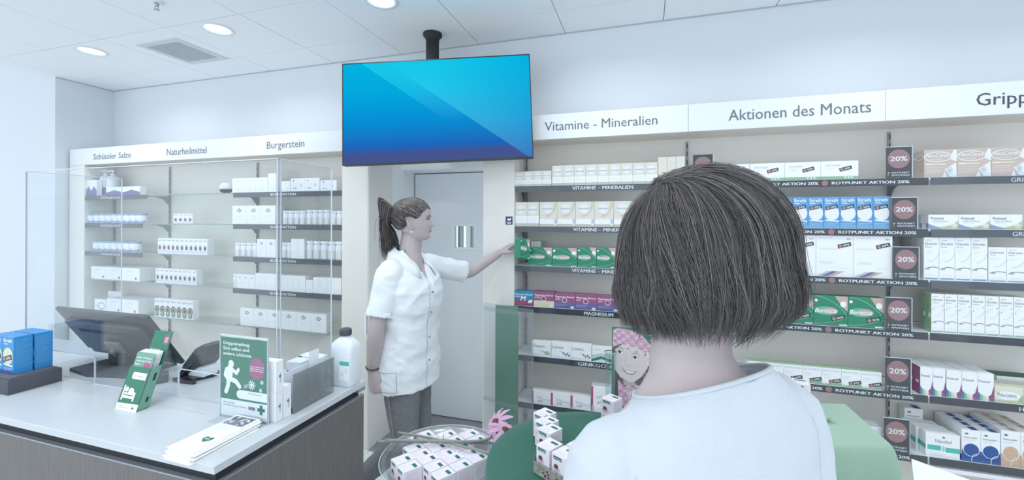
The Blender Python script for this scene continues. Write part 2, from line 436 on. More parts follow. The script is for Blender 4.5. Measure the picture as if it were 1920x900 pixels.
# strip lettering (sub-parts of their strips)
def strips_of(u): return [c for c in u.children if c.name.split('.')[0] == 'label_strip']
mat('white_letter', (246, 248, 250), .6); mat('red_dot', (172, 128, 128), .6)
LW = .0215
for li, txt in enumerate(['VITAMINE – MINERALIEN', 'VITAMINE – MINERALIEN', 'VITAMINE – MINERALIEN', 'MAGNESIUM', 'GINKGO & GINSENG', None]):
    if not txt: continue
    s = strips_of(UNIT['vitamins'])[li]
    lx = X_at([1073, 1075, 1073, 1096, 1085][li], YF)
    w = {4: .40}.get(li, None)
    if li < 3: w = X_at(1187, YF) - X_at(1073, YF)
    if li == 3: w = X_at(1150.5, YF) - X_at(1096, YF)
    lettered('lettering', s, txt, lx, ZS[li] - .029, LW, YF - .0042, 'white_letter', w=w, bold=.022)
for li in range(6):
    s = strips_of(UNIT['offers'])[li]
    xe = X_at([1703.5, 1717, 1719, 1712, 1713, 1707][li], YF)
    wt = .325
    for k in range(3):
        lettered('lettering', s, 'ROTPUNKT AKTION 20%', xe - wt - k * .385, ZS[li] - .0262, .0150, YF - .0042, 'white_letter', w=wt, bold=.034)
        mb = MB(); Face(mb, (0, YF - .0042, ZS[li] - .0275), (1, 0, 0), (0, 0, 1), (0, -1, 0)).disc(xe - wt - .031 - k * .385, .0085, .0145, .0145, 'red_dot'); mb.build('red_dot', s)
for li, txt in enumerate(['GRIPPE', 'GRIPPE', None, None, 'HUSTEN', None]):
    if txt:
        s = strips_of(UNIT['flu'])[li]
        lettered('lettering', s, txt, X_at([1894, 1897, 0, 0, 1911][li], YF), ZS[li] - .030, .021, YF - .0042, 'white_letter', bold=.012)

# right fascia boards with big lettering
def fascia(x0, x1, z0, z1, y, yb, words, label, mt):
    t = empty('fascia_sign', ((x0 + x1) / 2, yb, z0)); P = Matrix.Translation((-(x0 + x1) / 2, -yb, -z0))
    tag(t, label, 'sign', 'white fascia boards above the shelves')
    a = MB().box(x0 + .0008, x1 - .0008, y, y + .02, z0, z1, 'lacquer', .001).build('front_board', t)
    c = MB().box(x0, x1, y + .02, yb, z0, z0 + .018, 'back_panel').build('soffit', t)
    d = MB().box(x0, x1, y + .02, yb, z1 - .018, z1, 'lacquer').build('top_board', t)
    bs = [a, c, d]
    for (w_, xx0, xx1, zz, hh) in words:
        bs.append(lettered('lettering', t, w_, xx0, zz, hh, y - .0003, mt, w=xx1 - xx0, bold=.004))
    for b_ in bs: b_.matrix_parent_inverse = P
fx = lambda p: X_at(p, YF)
fascia(-1.006, fx(1290), fascia_right_bot, fascia_right_top, YF, YB + .018, [('Vitamine - Mineralien', fx(1021), fx(1232), 2.141, .058)], 'white fascia board lettered with vitamins and minerals right of the screen', 'sign_text')
fascia(fx(1290), fx(1660), fascia_right_bot, fascia_right_top, YF, YB + .018, [('Aktionen des Monats', fx(1365.5), fx(1632.5), 2.137, .062)], 'white fascia board lettered with monthly offers above the customer', 'sign_text')
fascia(fx(1660), 2.29, fascia_right_bot, fascia_right_top, YF, YB + .018, [('Grippe - Erkältung', fx(1830), fx(1830) + .62, 2.137, .062)], 'white fascia board lettered with flu at the right edge', 'sign_text_dark')

# ---- left unit: posts, back panels, glass shelves
lx = lambda p: X_at(p, LYF)
LP0, LP1 = lx(130), lx(158); RP0, RP1 = lx(641), lx(690)
UL1, UL2 = X_at(320, LYB), X_at(484, LYB)
u = empty('wall_shelf', ((LP0 + RP1) / 2, LYB, 0)); P = Matrix.Translation((-(LP0 + RP1) / 2, -LYB, 0)); UNIT['left'] = u
tag(u, 'wide left wall shelf with glass shelves behind the counter', 'shelf')
MB().box(LP0, LP1, LYF, 2.85, 0, 2.0665, 'cream', .002).build('end_post', u)
MB().box(RP0, RP1, LYF, 2.85, 0, 2.0665, 'cream', .002).build('end_post', u)
xb = [LP1, UL1, UL2, RP0]
for k in range(3): MB().box(xb[k] + .001, xb[k + 1] - .001, LYB, LYB + .02, 0.05, 2.067, 'back_panel', .001).build('back_panel', u)
for x in (LP1 + .012, UL1, UL2): upright(u, x, LYB, .1, 2.05)
for li, z in enumerate(ZSL):
    for k in range(3):
        a, b = xb[k] + .004, xb[k + 1] - .004
        sh = MB().box(a, b, LYF + .012, LYB - .016, z - .008, z, 'glass', .0008).build('glass_shelf', u)
        MB().box(a, b, LYF + .0105, LYF + .0119, z - .008, z, 'glass_edge').build('edge', sh)
    for x in (UL1, UL2): link('bracket', BK_L, u, (x, LYB - .014, z - .008))
for (a, b, lis, txt, tx) in ((lx(154), lx(266), (0, 1, 2), 'SCHÜSSLER-SALZE', lx(188)), (lx(436), RP0 - .003, (0, 1, 2, 3), 'BURGERSTEIN', None)):
    for li in lis:
        bb = b + (.05 if li == 0 and b < -3 else 0)
        s = strip_obj(u, a, bb, ZSL[li] - .001, LYF + .008, 'strip', .037)
        if tx is not None: lettered('lettering', s, txt, tx, ZSL[li] - .030, .019, LYF + .0037, 'white_letter', w=lx(225) - tx, bold=.01)
        else:
            xe = lx(554); lettered('lettering', s, txt, xe - .235, ZSL[li] - .029, .019, LYF + .0037, 'white_letter', w=.235, bold=.01)
for o in u.children: o.matrix_parent_inverse = P
fascia(LP0, lx(265), 2.067, 2.213, LYF, 2.85, [('Schüssler Salze', lx(175), lx(245), 2.108, .052)], 'leftmost white fascia board above the shelf with small jars', 'sign_text')
fascia(lx(265), lx(440), 2.067, 2.213, LYF, 2.85, [('Naturheilmittel', lx(312.5), lx(387), 2.108, .056)], 'white fascia board lettered with natural remedies', 'sign_text')
fascia(lx(440), RP1, 2.067, 2.213, LYF, 2.85, [('Burgerstein', lx(500), lx(570), 2.112, .056)], 'white fascia board left of the blue screen', 'sign_text')
# ================================================================== CARTONS AND OTHER GOODS
C_ = dict(cream=(226, 222, 208), cream_d=(214, 203, 186), grey=(128, 134, 144), dgrey=(92, 98, 110), lgrey=(196, 204, 214), blue_grey=(150, 168, 196),
          green=(48, 142, 104), green_l=(120, 188, 160), green_p=(158, 194, 158), salmon=(206, 178, 170), mauve=(158, 92, 132), purple=(112, 108, 160), teal=(60, 146, 184),
          blue=(124, 180, 224), blue_d=(60, 92, 158), blue_sat=(36, 128, 200), pink=(232, 222, 232), pink_d=(186, 92, 130), tan=(210, 178, 152), olive=(206, 206, 168), yellow=(222, 222, 190),
          black=(58, 58, 64), brown=(96, 64, 60), dusty=(198, 172, 164), turq=(92, 192, 180), navy=(60, 68, 112), petal=(200, 160, 186), redbr=(168, 108, 108), sticker_red=(190, 140, 132),
          dkgreen=(38, 112, 84), ltblue=(214, 228, 242), offwhite=(238, 240, 240), rose=(206, 178, 196))
for k, v in C_.items(): mat('c_' + k, v, 0.5)
mat('carton', (246, 248, 250), 0.5); mat('carton_cream', (228, 225, 212), 0.5); mat('carton_green', (54, 140, 108), 0.4); mat('carton_blue', (108, 168, 220), 0.4)
mat('carton_blue_sat', (58, 146, 210), 0.4); mat('carton_dusty', (208, 190, 182), 0.5); mat('carton_mauve', (158, 92, 132), 0.45); mat('carton_teal', (60, 146, 184), .45); mat('carton_pink', (234, 226, 236), .5)
mat('carton_purple', (120, 112, 156), .5); mat('carton_ltgreen', (212, 226, 214), .5); mat('carton_greenside', (128, 172, 128), .5); mat('carton_yellow', (228, 228, 206), .5)

class Carton:
    def __init__(s, w, d, h, body): s.w, s.d, s.h = w, d, h; s.body = body; s.parts = {}
    def mb(s, part): return s.parts.setdefault(part, MB())
    def front(s, part='front_print'): return Face(s.mb(part), (-s.w / 2, -s.d / 2, 0), (1, 0, 0), (0, 0, 1), (0, -1, 0))
    def left(s, part='side_print'): return Face(s.mb(part), (-s.w / 2, s.d / 2, 0), (0, -1, 0), (0, 0, 1), (-1, 0, 0))
    def right(s, part='side_print'): return Face(s.mb(part), (s.w / 2, -s.d / 2, 0), (0, 1, 0), (0, 0, 1), (1, 0, 0))
    def top(s, part='top_print'): return Face(s.mb(part), (-s.w / 2, -s.d / 2, s.h), (1, 0, 0), (0, 1, 0), (0, 0, 1))
def lines(f, x0, x1, y0, n, dy, m='c_lgrey', t=.0012, jig=(1, .8, .93, .6, .85)):
    for i in range(n): f.rect(x0, x0 + (x1 - x0) * jig[i % 5], y0 - i * dy, y0 - i * dy + t, m)
def sticker(c, cx, cy, sw):
    f = c.front('offer_sticker'); r = .26; co, si = math.cos(r), math.sin(r); sh = sw * .33
    f.poly([(cx + a * co - b * si, cy + a * si + b * co) for a, b in ((-sw / 2, -sh / 2), (sw / 2, -sh / 2), (sw / 2, sh / 2), (-sw / 2, sh / 2))], 'c_black', 3)
    f.disc(cx - sw * .31 * co, cy - sw * .31 * si, sw * .14, sw * .14, 'c_sticker_red', 4, 14)
    f.text('20%', cx - sw * .12 * co + sh * .28 * si, cy - sw * .12 * si - sh * .28 * co, sh * .56, 'white_letter', w=sw * .52, bold=.02, layer=4, rot=r)
def D_vit_small(c):
    f = c.front(); w, h = c.w, c.h
    f.rect(0, w, 0, h * .42, 'carton'); f.rect(0, w, 0, h * .12, 'c_cream_d', 1); lines(f, w * .08, w * .9, h * .33, 3, h * .06, 'c_cream_d')
    f.disc(w / 2, h * .68, w * .42, w * .42, 'c_offwhite', 1); f.ring(w / 2, h * .68, w * .36, w * .36, w * .025, 'c_lgrey', 2)
    f.text('Supradyn', w / 2, h * .655, h * .075, 'c_grey', w=w * .74, align='c', layer=3)
def D_vit_wide(c):
    f = c.front(); w, h = c.w, c.h
    f.ring(w * .35, h * 1.0, w * .62, h * .62, w * .13, 'c_cream_d', 0, 16, -90, 0)
    f.rect(0, w, 0, h * .30, 'carton', 1); f.rect(0, w, 0, h * .09, 'c_cream_d', 2); lines(f, w * .05, w * .8, h * .24, 2, h * .06, 'c_cream_d')
    f.disc(w * .45, h * .72, w * .33, w * .33, 'c_offwhite', 2); f.ring(w * .45, h * .72, w * .29, w * .29, w * .02, 'c_lgrey', 3)
    f.text('Supradyn', w * .45, h * .695, h * .07, 'c_grey', w=w * .56, align='c', layer=4)
    f.rect(w * .84, w, h * .12, h * .3, 'c_lgrey', 3); f.disc(w * .9, h * .07, w * .06, w * .06, 'carton', 3)
def D_ber(c, stick=False):
    f = c.front(); w, h = c.w, c.h
    f.poly([(w * .62, h), (w, h), (w, h * .5), (w * .86, h * .62)], 'c_salmon', 0); f.disc(w * .87, h * .74, w * .09, h * .10, 'white_letter', 1)
    pts = [(w * (.05 + .9 * i / 9), h * (.98 - .55 * (i / 9) ** 2)) for i in range(10)]; f.line(pts, h * .025, 'c_green_l', 1)
    pts = [(w * (.0 + 1.0 * i / 9), h * (.06 + .25 * (i / 9) ** 2)) for i in range(10)]; f.line(pts, h * .02, 'c_green_l', 1)
    f.disc(w * .37, h * .5, w * .34, h * .14, 'c_green_l', 1); f.disc(w * .50, h * .5, w * .22, h * .11, 'c_salmon', 2)
    f.text('Berocca', w * .04, h * .43, h * .16, 'white_letter', w=w * .62, bold=.03, layer=4, slant=.2)
    f.disc(w * .08, h * .84, w * .05, w * .05, 'white_letter', 2); f.rect(w * .75, w * .98, h * .03, h * .07, 'white_letter', 2)
    if stick: sticker(c, w * .72, h * .28, w * .40)
def D_mag(c, top, bot, txt2, pill=True):
    f = c.front(); w, h = c.w, c.h
    f.rect(0, w, h * .42, h * .98, top); f.rect(0, w, 0, h * .42, bot)
    f.text('Magnesium Biomed', w * .04, h * .73, h * .13, 'white_letter', w=w * .9, bold=.02, layer=2); f.text(txt2, w * .04, h * .57, h * .10, 'white_letter', bold=.02, layer=2)
    if pill:
        f.ring(w * .48, h * .56, w * .13, h * .17, h * .03, 'white_letter', 3); lines(f, w * .05, w * .6, h * .28, 2, h * .09, 'c_lgrey'); f.disc(w * .85, h * .10, w * .09, h * .08, 'white_letter', 2)
    else:
        f.text('M', w * .32, h * .36, h * .34, 'white_letter', bold=.03, layer=4, slant=.3); f.poly([(w * .72, h * .2), (w * .92, h * .25), (w * .95, h * .45), (w * .75, h * .42)], 'white_letter', 3); lines(f, w * .04, w * .5, h * .1, 1, .01)
def D_leaf(c, name):
    f = c.front(); w, h = c.w, c.h
    f.text(name, w * .06, h * .62, h * .2, 'c_grey', w=w * (.6 if len(name) > 5 else .55), layer=1); f.text('S', w * .88, h * .72, h * .1, 'c_lgrey', layer=1)
    for i, (a, b) in enumerate(((.62, .35), (.72, .25), (.82, .33), (.9, .22))): f.disc(w * a, h * b, w * .045, h * .07, 'c_grey' if 'L' in name else 'c_green_p', 1, 10)
    if 'L' not in name: f.disc(w * .78, h * .26, w * .13, h * .12, 'c_green_p', 1); f.line([(w * .4, h * .42), (w * .75, h * .25)], h * .03, 'c_green_p', 1)
    else: f.line([(w * .45, h * .45), (w * .92, h * .2)], h * .02, 'c_grey', 1)
    lines(f, w * .05, w * .45, h * .12, 1, .01)
def D_tree(c):
    f = c.front(); w, h = c.w, c.h
    f.poly([(0, h * .18), (w * .45, h * .42), (w, h * .25), (w, h * .05), (w * .5, h * .22), (0, h * .02)], 'c_green', 1)
    f.poly([(0, h * .45), (w * .5, h * .6), (w, h * .42), (w, h * .3), (w * .45, h * .46), (0, h * .22)], 'c_lgrey', 0)
    for a in (.7, .8, .9): f.poly([(w * (a - .05), h * .42), (w * (a + .05), h * .42), (w * a, h * .68)], 'c_green_p', 2)
    f.text('Tebokan', w * .06, h * .78, h * .1, 'c_lgrey', layer=1)
def D_vita(c):
    f = c.front(); w, h = c.w, c.h
    f.rect(0, w * .1, 0, h, 'c_pink_d'); f.disc(w * .08, h * .3, w * .07, h * .12, 'c_rose', 1)
    f.text('vita', w * .25, h * .62, h * .14, 'c_rose', layer=1, slant=.2); f.text('vital', w * .28, h * .45, h * .13, 'c_grey', layer=1, slant=.2); f.text('energy', w * .5, h * .55, h * .14, 'c_lgrey', layer=1)
    lines(f, w * .25, w * .9, h * .3, 3, h * .08)
    c.left().rect(0, c.d, 0, c.h, 'c_pink_d')
def D_pant(c):
    f = c.front(); w, h = c.w, c.h
    f.rect(0, w, 0, h * .17, 'c_green_p'); f.text('pantogar', w * .12, h * .72, h * .15, 'c_lgrey', w=w * .42, layer=1); lines(f, w * .12, w * .35, h * .6, 2, h * .09)
    for a in (.62, .71, .8): f.rect(w * a, w * (a + .05), h * .05, h * .24, 'c_offwhite', 2)
    sticker(c, w * .66, h * .58, w * .33)
def D_strath(c, stick=True):
    f = c.front(); w, h = c.w, c.h
    f.rect(0, w, 0, h * .1, 'c_blue_d' if not stick else 'c_blue', 0); f.text('Strath', w * .08, h * .85, h * .1, 'white_letter', w=w * .78, bold=.03, layer=2); f.rect(w * .1, w * .45, h * .79, h * .81, 'white_letter', 1)
    f.disc(w * .5, h * .48, w * .46, h * .23, 'c_offwhite' if stick else 'c_yellow', 1); lines(f, w * .1, w * .9, h * .15, 2, h * .04, 'c_ltblue')
    f.poly([(w * .1, h * .24), (w * .95, h * .20), (w * .95, h * .24), (w * .1, h * .28)], 'white_letter', 2)
    if stick: sticker(c, w * .48, h * .67, w * .78)
    else: sticker(c, w * .45, h * .42, w * .85)
    l = c.right(); lines(l, c.d * .08, c.d * .9, h * .9, 22, h * .035, 'c_blue', .0011)
    l = c.left(); lines(l, c.d * .08, c.d * .9, h * .9, 22, h * .035, 'c_blue', .0011)
def D_factor(c):
    f = c.front(); w, h = c.w, c.h
    f.text('Factor AF', w * .08, h * .92, h * .035, 'c_lgrey', w=w * .36, layer=1); lines(f, w * .08, w * .66, h * .68, 2, h * .025); lines(f, w * .1, w * .5, h * .35, 3, h * .022); lines(f, w * .62, w * .92, h * .21, 1, .01)
    for k, m in enumerate(('c_lgrey', 'c_purple', 'c_salmon')):
        a = w * (.02 + .14 * k); f.poly([(a - w * .02 + 0, 0 + .001), (a + w * .14, .001), (a + w * .46, h * .13), (a + w * .28, h * .13)], m, 1)
    f.ring(w * .87, h * .91, w * .07, h * .022, w * .012, 'c_dgrey', 1, 4); sticker(c, w * .76, h * .76, w * .36)
def D_bio(c):
    f = c.front(); w, h = c.w, c.h
    f.poly([(0, 0), (w, 0), (w, h * .34), (w * .6, h * .1), (0, h * .06)], 'c_green_p', 0); f.text('BIOFLORIN', w * .06, h * .78, h * .12, 'c_lgrey', w=w * .84, layer=1)
    lines(f, w * .08, w * .5, h * .6, 3, h * .08); f.disc(w * .12, h * .1, w * .05, w * .05, 'c_offwhite', 2); sticker(c, w * .68, h * .27, w * .62); c.top().rect(0, w, 0, c.d, 'c_green_p')
def D_neo(c):
    f = c.front(); w, h = c.w, c.h
    f.poly([(w * .9, h * .97), (w, h * .97), (w, h * .55), (w * .78, h * .66)], 'c_offwhite', 0)
    f.ring(w * .42, h * .74, w * .44, h * .19, h * .03, 'c_offwhite', 1); f.text('NeoCitran', w * .05, h * .72, h * .15, 'white_letter', w=w * .7, bold=.02, layer=3, slant=.15); f.text('Grippe-Erkältung', w * .06, h * .62, h * .065, 'white_letter', w=w * .5, bold=.01, layer=3, slant=.15)
    f.rect(w * .02, w * .66, h * .44, h * .5, 'c_yellow', 1); f.rect(w * .05, w * .25, h * .455, h * .485, 'white_letter', 2); lines(f, w * .06, w * .6, h * .35, 4, h * .07, 'c_offwhite')
    f.poly([(w * .62, h * .28), (w * .98, h * .52), (w, h * .0), (w * .78, h * .02)], 'c_offwhite', 1); f.disc(w * .78, h * .24, w * .11, h * .13, 'c_lgrey', 2, 8); f.ring(w * .78, h * .24, w * .09, h * .1, h * .02, 'white_letter', 3, 8)
    f.poly([(w * .55, 0), (w * .7, 0), (w * .64, h * .2)], 'c_offwhite', 1)
    s = c.left(); s.ring(c.d * .5, h * .76, c.d * .38, h * .12, h * .03, 'c_offwhite', 0); lines(s, c.d * .1, c.d * .9, h * .5, 6, h * .07, 'c_offwhite')
def D_pret(c):
    f = c.front(); w, h = c.w, c.h
    f.poly([(0, 0), (w, 0), (w, h * .62), (w * .8, h * .32), (w * .45, h * .12), (0, h * .24)], 'c_olive', 0); f.poly([(0, 0), (w * .5, 0), (w * .3, h * .14), (0, h * .36)], 'c_blue_grey', 1)
    f.text('Pretuval', w * .08, h * .66, h * .2, 'c_dgrey', w=w * .42, layer=2); f.text('Grippe & Erkältung', w * .14, h * .52, h * .085, 'c_grey', w=w * .52, layer=2); lines(f, w * .14, w * .5, h * .42, 1, .01); f.disc(w * .85, h * .24, w * .1, h * .16, 'c_offwhite', 2); f.ring(w * .85, h * .24, w * .07, h * .1, h * .03, 'c_olive', 3, 8)
    s = c.left(); s.rect(c.d * .6, c.d, 0, h * .4, 'c_blue_grey')
def D_otri(c, green=False):
    f = c.front(); w, h = c.w, c.h
    f.text('Otrivin', w * .07, h * .82, h * .062, 'c_dgrey', w=w * .78, layer=1); f.rect(w * .12, w * .5, h * .92, h * .935, 'c_dusty' if green else 'c_lgrey'); f.text('Natural' if green else 'Rhinitis', w * .1, h * .76, h * .03, 'c_grey', layer=1); lines(f, w * .1, w * .6, h * .68, 2, h * .04, t=.0009)
    pts = [(w * (.05 + .92 * i / 10), h * (.24 + .055 * math.sin(i / 10 * 2.6) + .01)) for i in range(11)]; f.line(pts, h * .014, 'c_dgrey' if not green else 'c_grey', 1); f.ring(w * .28, h * .265, w * .09, w * .09, w * .03, 'c_dgrey' if not green else 'c_grey', 2, 10)
    f.ring(w * .3, h * .75, w * .75, h * .33, w * .06, 'c_ltblue', 0, 12, -90, -10); f.rect(w * .08, w * .92, h * .02, h * .05, 'c_blue_grey' if not green else 'c_green_p'); lines(f, w * .2, w * .8, h * .12, 1, .01, t=.0009)
    if green:
        f.disc(w * .85, h * .7, w * .06, w * .06, 'c_green_p', 1, 8); f.disc(w * .14, h * .6, w * .035, w * .05, 'c_dgrey', 1, 8)
        s = c.left(); s.rect(0, c.d, 0, h, 'c_green_p'); lines(s, c.d * .15, c.d * .85, h * .9, 18, h * .045, 'c_green', .0012); s.rect(c.d * .5, c.d * .95, h * .38, h * .5, 'white_letter', 2)
    else: lines(c.left(), c.d * .15, c.d * .85, h * .85, 10, h * .06)
def D_pret_tall(c):
    f = c.front(); w, h = c.w, c.h
    for k, m in enumerate(('c_teal', 'c_green_p', 'c_yellow', 'c_offwhite', 'c_rose', 'c_mauve')): f.rect(w * (.0 + k * .167), w * (k + 1) * .167, 0, h * .4, m)
    f.poly([(0, h * .3)] + [(w * (.5 + .5 * math.cos(a)), h * (.38 - .2 * math.sin(a))) for a in [math.pi - .2 - i * (math.pi - .4) / 8 for i in range(9)]] + [(w, h * .5), (w, h), (0, h)], 'carton', 1)
    f.poly([(w, h * .0), (w, h * .55), (w * .85, h * .25), (w * .7, h * .17), (w * .75, 0)], 'c_mauve', 2)
    f.text('Pretuval', w * .06, h * .66, h * .09, 'c_dgrey', w=w * .7, layer=3); lines(f, w * .1, w * .7, h * .58, 3, h * .045); lines(f, w * .2, w * .8, h * .88, 2, h * .05)
    s = c.left(); s.rect(0, c.d, 0, h, 'c_mauve'); s.rect(c.d * .3, c.d * .8, h * .4, h * .5, 'white_letter', 1); lines(s, c.d * .1, c.d * .9, h * .85, 6, h * .06, 'c_rose')
def D_mebu(c):
    f = c.front(); w, h = c.w, c.h
    f.rect(0, w, 0, h * .14, 'c_olive'); f.disc(w * .45, h * .45, w * .45, h * .25, 'carton', 1); f.text('Mebu-Lemon', w * .08, h * .36, h * .26, 'c_grey', w=w * .68, bold=.01, layer=2); f.poly([(w * .8, h * .14), (w, h * .14), (w, h * .6)], 'c_green_p', 1)
def D_naso(c):
    f = c.front(); w, h = c.w, c.h
    f.rect(w * .05, w * .45, h * .3, h * .5, 'c_turq'); f.rect(w * .58, w, h * .25, h * .45, 'c_turq'); f.text('Nasobol', w * .28, h * .62, h * .15, 'c_grey', w=w * .48, layer=1); f.disc(w * .52, h * .38, w * .045, h * .12, 'c_lgrey', 1); f.poly([(w * .48, h * .82), (w * .58, h * .82), (w * .53, h * .92)], 'c_grey', 1); lines(f, w * .1, w * .6, h * .14, 2, h * .06)
    s = c.left(); s.rect(0, c.d, h * .3, h * .5, 'c_turq')
def D_solm(c, m):
    f = c.front(); w, h = c.w, c.h
    f.rect(0, w, 0, h * .36, m); f.disc(w * .5, h * .38, w * .42, h * .2, m, 1); f.ring(w * .5, h * .38, w * .44, h * .21, w * .03, 'white_letter', 2); lines(f, w * .2, w * .75, h * .42, 4, h * .045, 'c_ltblue')
    f.ring(w * .85, h * .08, w * .35, h * .2, w * .035, 'white_letter', 3, 12, 90, 200)
    f.text('Solmucalm', w * .1, h * .74, h * .055, 'c_dgrey', w=w * .72, layer=1); lines(f, w * .1, w * .7, h * .69, 2, h * .035); f.poly([(w * .12, h * .88), (w * .25, h * .91), (w * .38, h * .88), (w * .25, h * .85)], 'c_dgrey', 1)
    t = c.top(); t.rect(w * .55, w * .95, c.d * .1, c.d * .9, m); s = c.left(); s.rect(0, c.d, 0, h * .2, m); lines(s, c.d * .1, c.d * .9, h * .8, 8, h * .06)
def D_plain(c):
    f = c.front(); w, h = c.w, c.h
    f.ring(w * .5, h * .8, w * .16, w * .16, w * .05, 'c_grey', 0, 8, 180, 360); f.disc(w * .5, h * .8, w * .05, w * .05, 'c_dgrey', 0, 8); lines(f, w * .28, w * .75, h * .42, 2, h * .09)
def D_plain2(c):
    f = c.front(); w, h = c.w, c.h
    lines(f, w * .2, w * .75, h * .78, 1, .01); lines(f, w * .2, w * .8, h * .3, 3, h * .09)
def D_dots(c):
    f = c.front(); w, h = c.w, c.h
    f.disc(w * .2, h * .82, w * .04, w * .04, 'c_dgrey', 0, 8); lines(f, w * .18, w * .6, h * .58, 2, h * .1); f.ring(w * .72, h * .48, w * .08, h * .12, w * .02, 'c_grey', 0, 6)
    for a in (.18, .28, .38): f.disc(w * a, h * .25, w * .03, h * .045, 'c_dgrey', 0, 8)
def D_pack(c):
    f = c.front(); w, h = c.w, c.h
    f.text('ALVI', w * .2, h * .82, h * .09, 'c_dgrey', w=w * .6, layer=1, bold=.01); f.disc(w * .5, h * .42, w * .36, h * .2, 'c_lgrey', 0, 12); f.disc(w * .5, h * .4, w * .22, h * .13, 'c_brown', 1, 10); f.rect(w * .05, w * .95, h * .08, h * .26, 'c_pink')
def D_pack_green(c):
    f = c.front(); w, h = c.w, c.h
    f.text('ALVI', w * .15, h * .82, h * .09, 'c_dgrey', w=w * .7, layer=1, bold=.01); f.disc(w * .5, h * .42, w * .46, h * .22, 'c_black', 0, 12); f.ring(w * .5, h * .42, w * .32, h * .15, w * .12, 'c_olive', 1, 12); f.disc(w * .5, h * .18, w * .4, h * .14, 'c_grey', 0, 10); f.disc(w * .45, h * .2, w * .2, h * .1, 'c_green_p', 1, 8)
def D_purplewave(c):
    f = c.front(); w, h = c.w, c.h
    f.poly([(0, 0), (w, 0), (w, h * .35), (w * .75, h * .48), (w * .5, h * .62), (w * .25, h * .45), (0, h * .32)], 'c_purple', 0); lines(f, w * .3, w * .7, h * .8, 1, .01)
def D_whitebig(c):
    f = c.front(); w, h = c.w, c.h
    lines(f, w * .25, w * .7, h * .8, 2, h * .08, 'c_grey'); f.disc(w * .78, h * .2, w * .06, h * .1, 'c_grey', 0, 10); lines(f, w * .2, w * .6, h * .5, 2, h * .08)
    s = c.right(); lines(s, c.d * .2, c.d * .8, h * .8, 3, h * .2)
def D_solid(c): pass
def D_narrow(c):
    f = c.front(); w, h = c.w, c.h; f.rect(w * .25, w * .75, h * .1, h * .9, 'c_offwhite'); f.rect(w * .4, w * .6, h * .2, h * .5, 'c_dgrey', 1); c.top().rect(0, w, 0, c.d, 'c_dkgreen')
def D_echi(c):
    f = c.front(); w, h = c.w, c.h
    f.rect(w * .14, w * .72, h * .82, h * .94, 'c_dkgreen', 0); f.text('A.Vogel', w * .19, h * .85, h * .055, 'white_letter', w=w * .47, bold=.02, layer=2, slant=.2)
    cx, cy = w * .34, h * .58
    for k in range(9):
        a = math.radians(200 + k * 17.5); r0, r1 = w * .05, w * (.34 + .06 * (k % 2)); t = w * .035
        d = (math.cos(a), math.sin(a)); n = (-d[1], d[0])
        f.poly([(cx + d[0] * r0 - n[0] * t, cy + d[1] * r0 - n[1] * t), (cx + d[0] * r1, cy + d[1] * r1), (cx + d[0] * r0 + n[0] * t, cy + d[1] * r0 + n[1] * t)], 'c_petal', 1)
    f.disc(cx, cy + h * .02, w * .15, h * .075, 'c_brown', 2, 12)
    f.text('Echinaforce', w * .1, h * .2, h * .06, 'c_grey', w=w * .62, layer=1); lines(f, w * .1, w * .5, h * .14, 2, h * .035, t=.0006)
    t = c.top(); t.rect(w * .42, w * .9, c.d * .62, c.d * .80, 'c_dkgreen'); lines(t, w * .2, w * .8, c.d * .3, 3, c.d * .08, t=.0006)
    s = c.right(); lines(s, c.d * .15, c.d * .85, h * .85, 9, h * .06, 'c_rose', .0007); s = c.left(); lines(s, c.d * .15, c.d * .85, h * .85, 9, h * .06, 'c_rose', .0007)

KIND = dict(vit_small=(D_vit_small, 'carton_cream'), vit_wide=(D_vit_wide, 'carton_cream'), ber=(D_ber, 'carton_green'), ber_s=(lambda c: D_ber(c, True), 'carton_green'),
    mag_teal=(lambda c: D_mag(c, 'c_teal', 'c_mauve', 'DIRECT', False), 'carton_teal'), mag_cream=(lambda c: D_mag(c, 'c_mauve', 'c_yellow', 'ACTIV'), 'carton_mauve'), mag=(lambda c: D_mag(c, 'c_mauve', 'c_purple', 'UNO'), 'carton_mauve'),
    gas=(lambda c: D_leaf(c, 'Gaspan'), 'carton'), las=(lambda c: D_leaf(c, 'Lasea'), 'carton'), tree=(D_tree, 'carton'), vita=(D_vita, 'carton'), pant=(D_pant, 'carton'), strath=(D_strath, 'carton_blue'),
    strath_big=(lambda c: D_strath(c, False), 'carton_blue_sat'), factor=(D_factor, 'carton'), bio=(D_bio, 'carton'), neo=(D_neo, 'carton_dusty'), pret=(D_pret, 'carton'), otri=(D_otri, 'carton'), otri_g=(lambda c: D_otri(c, True), 'carton'),
    pret_tall=(D_pret_tall, 'carton'), mebu=(D_mebu, 'carton_yellow'), naso=(D_naso, 'carton'), solm=(lambda c: D_solm(c, 'c_blue_d'), 'carton'), solm_o=(lambda c: D_solm(c, 'c_tan'), 'carton'), plain=(D_plain, 'carton'), plain2=(D_plain2, 'carton'),
    dots=(D_dots, 'carton'), pack=(D_pack, 'carton'), pack_g=(D_pack_green, 'carton'), wave=(D_purplewave, 'carton'), big=(D_whitebig, 'carton'), narrow=(D_narrow, 'carton'), echi=(D_echi, 'carton_pink'), green_small=(D_solid, 'carton_ltgreen'), plain_c=(D_plain2, 'carton_cream'))
CACHE = {}
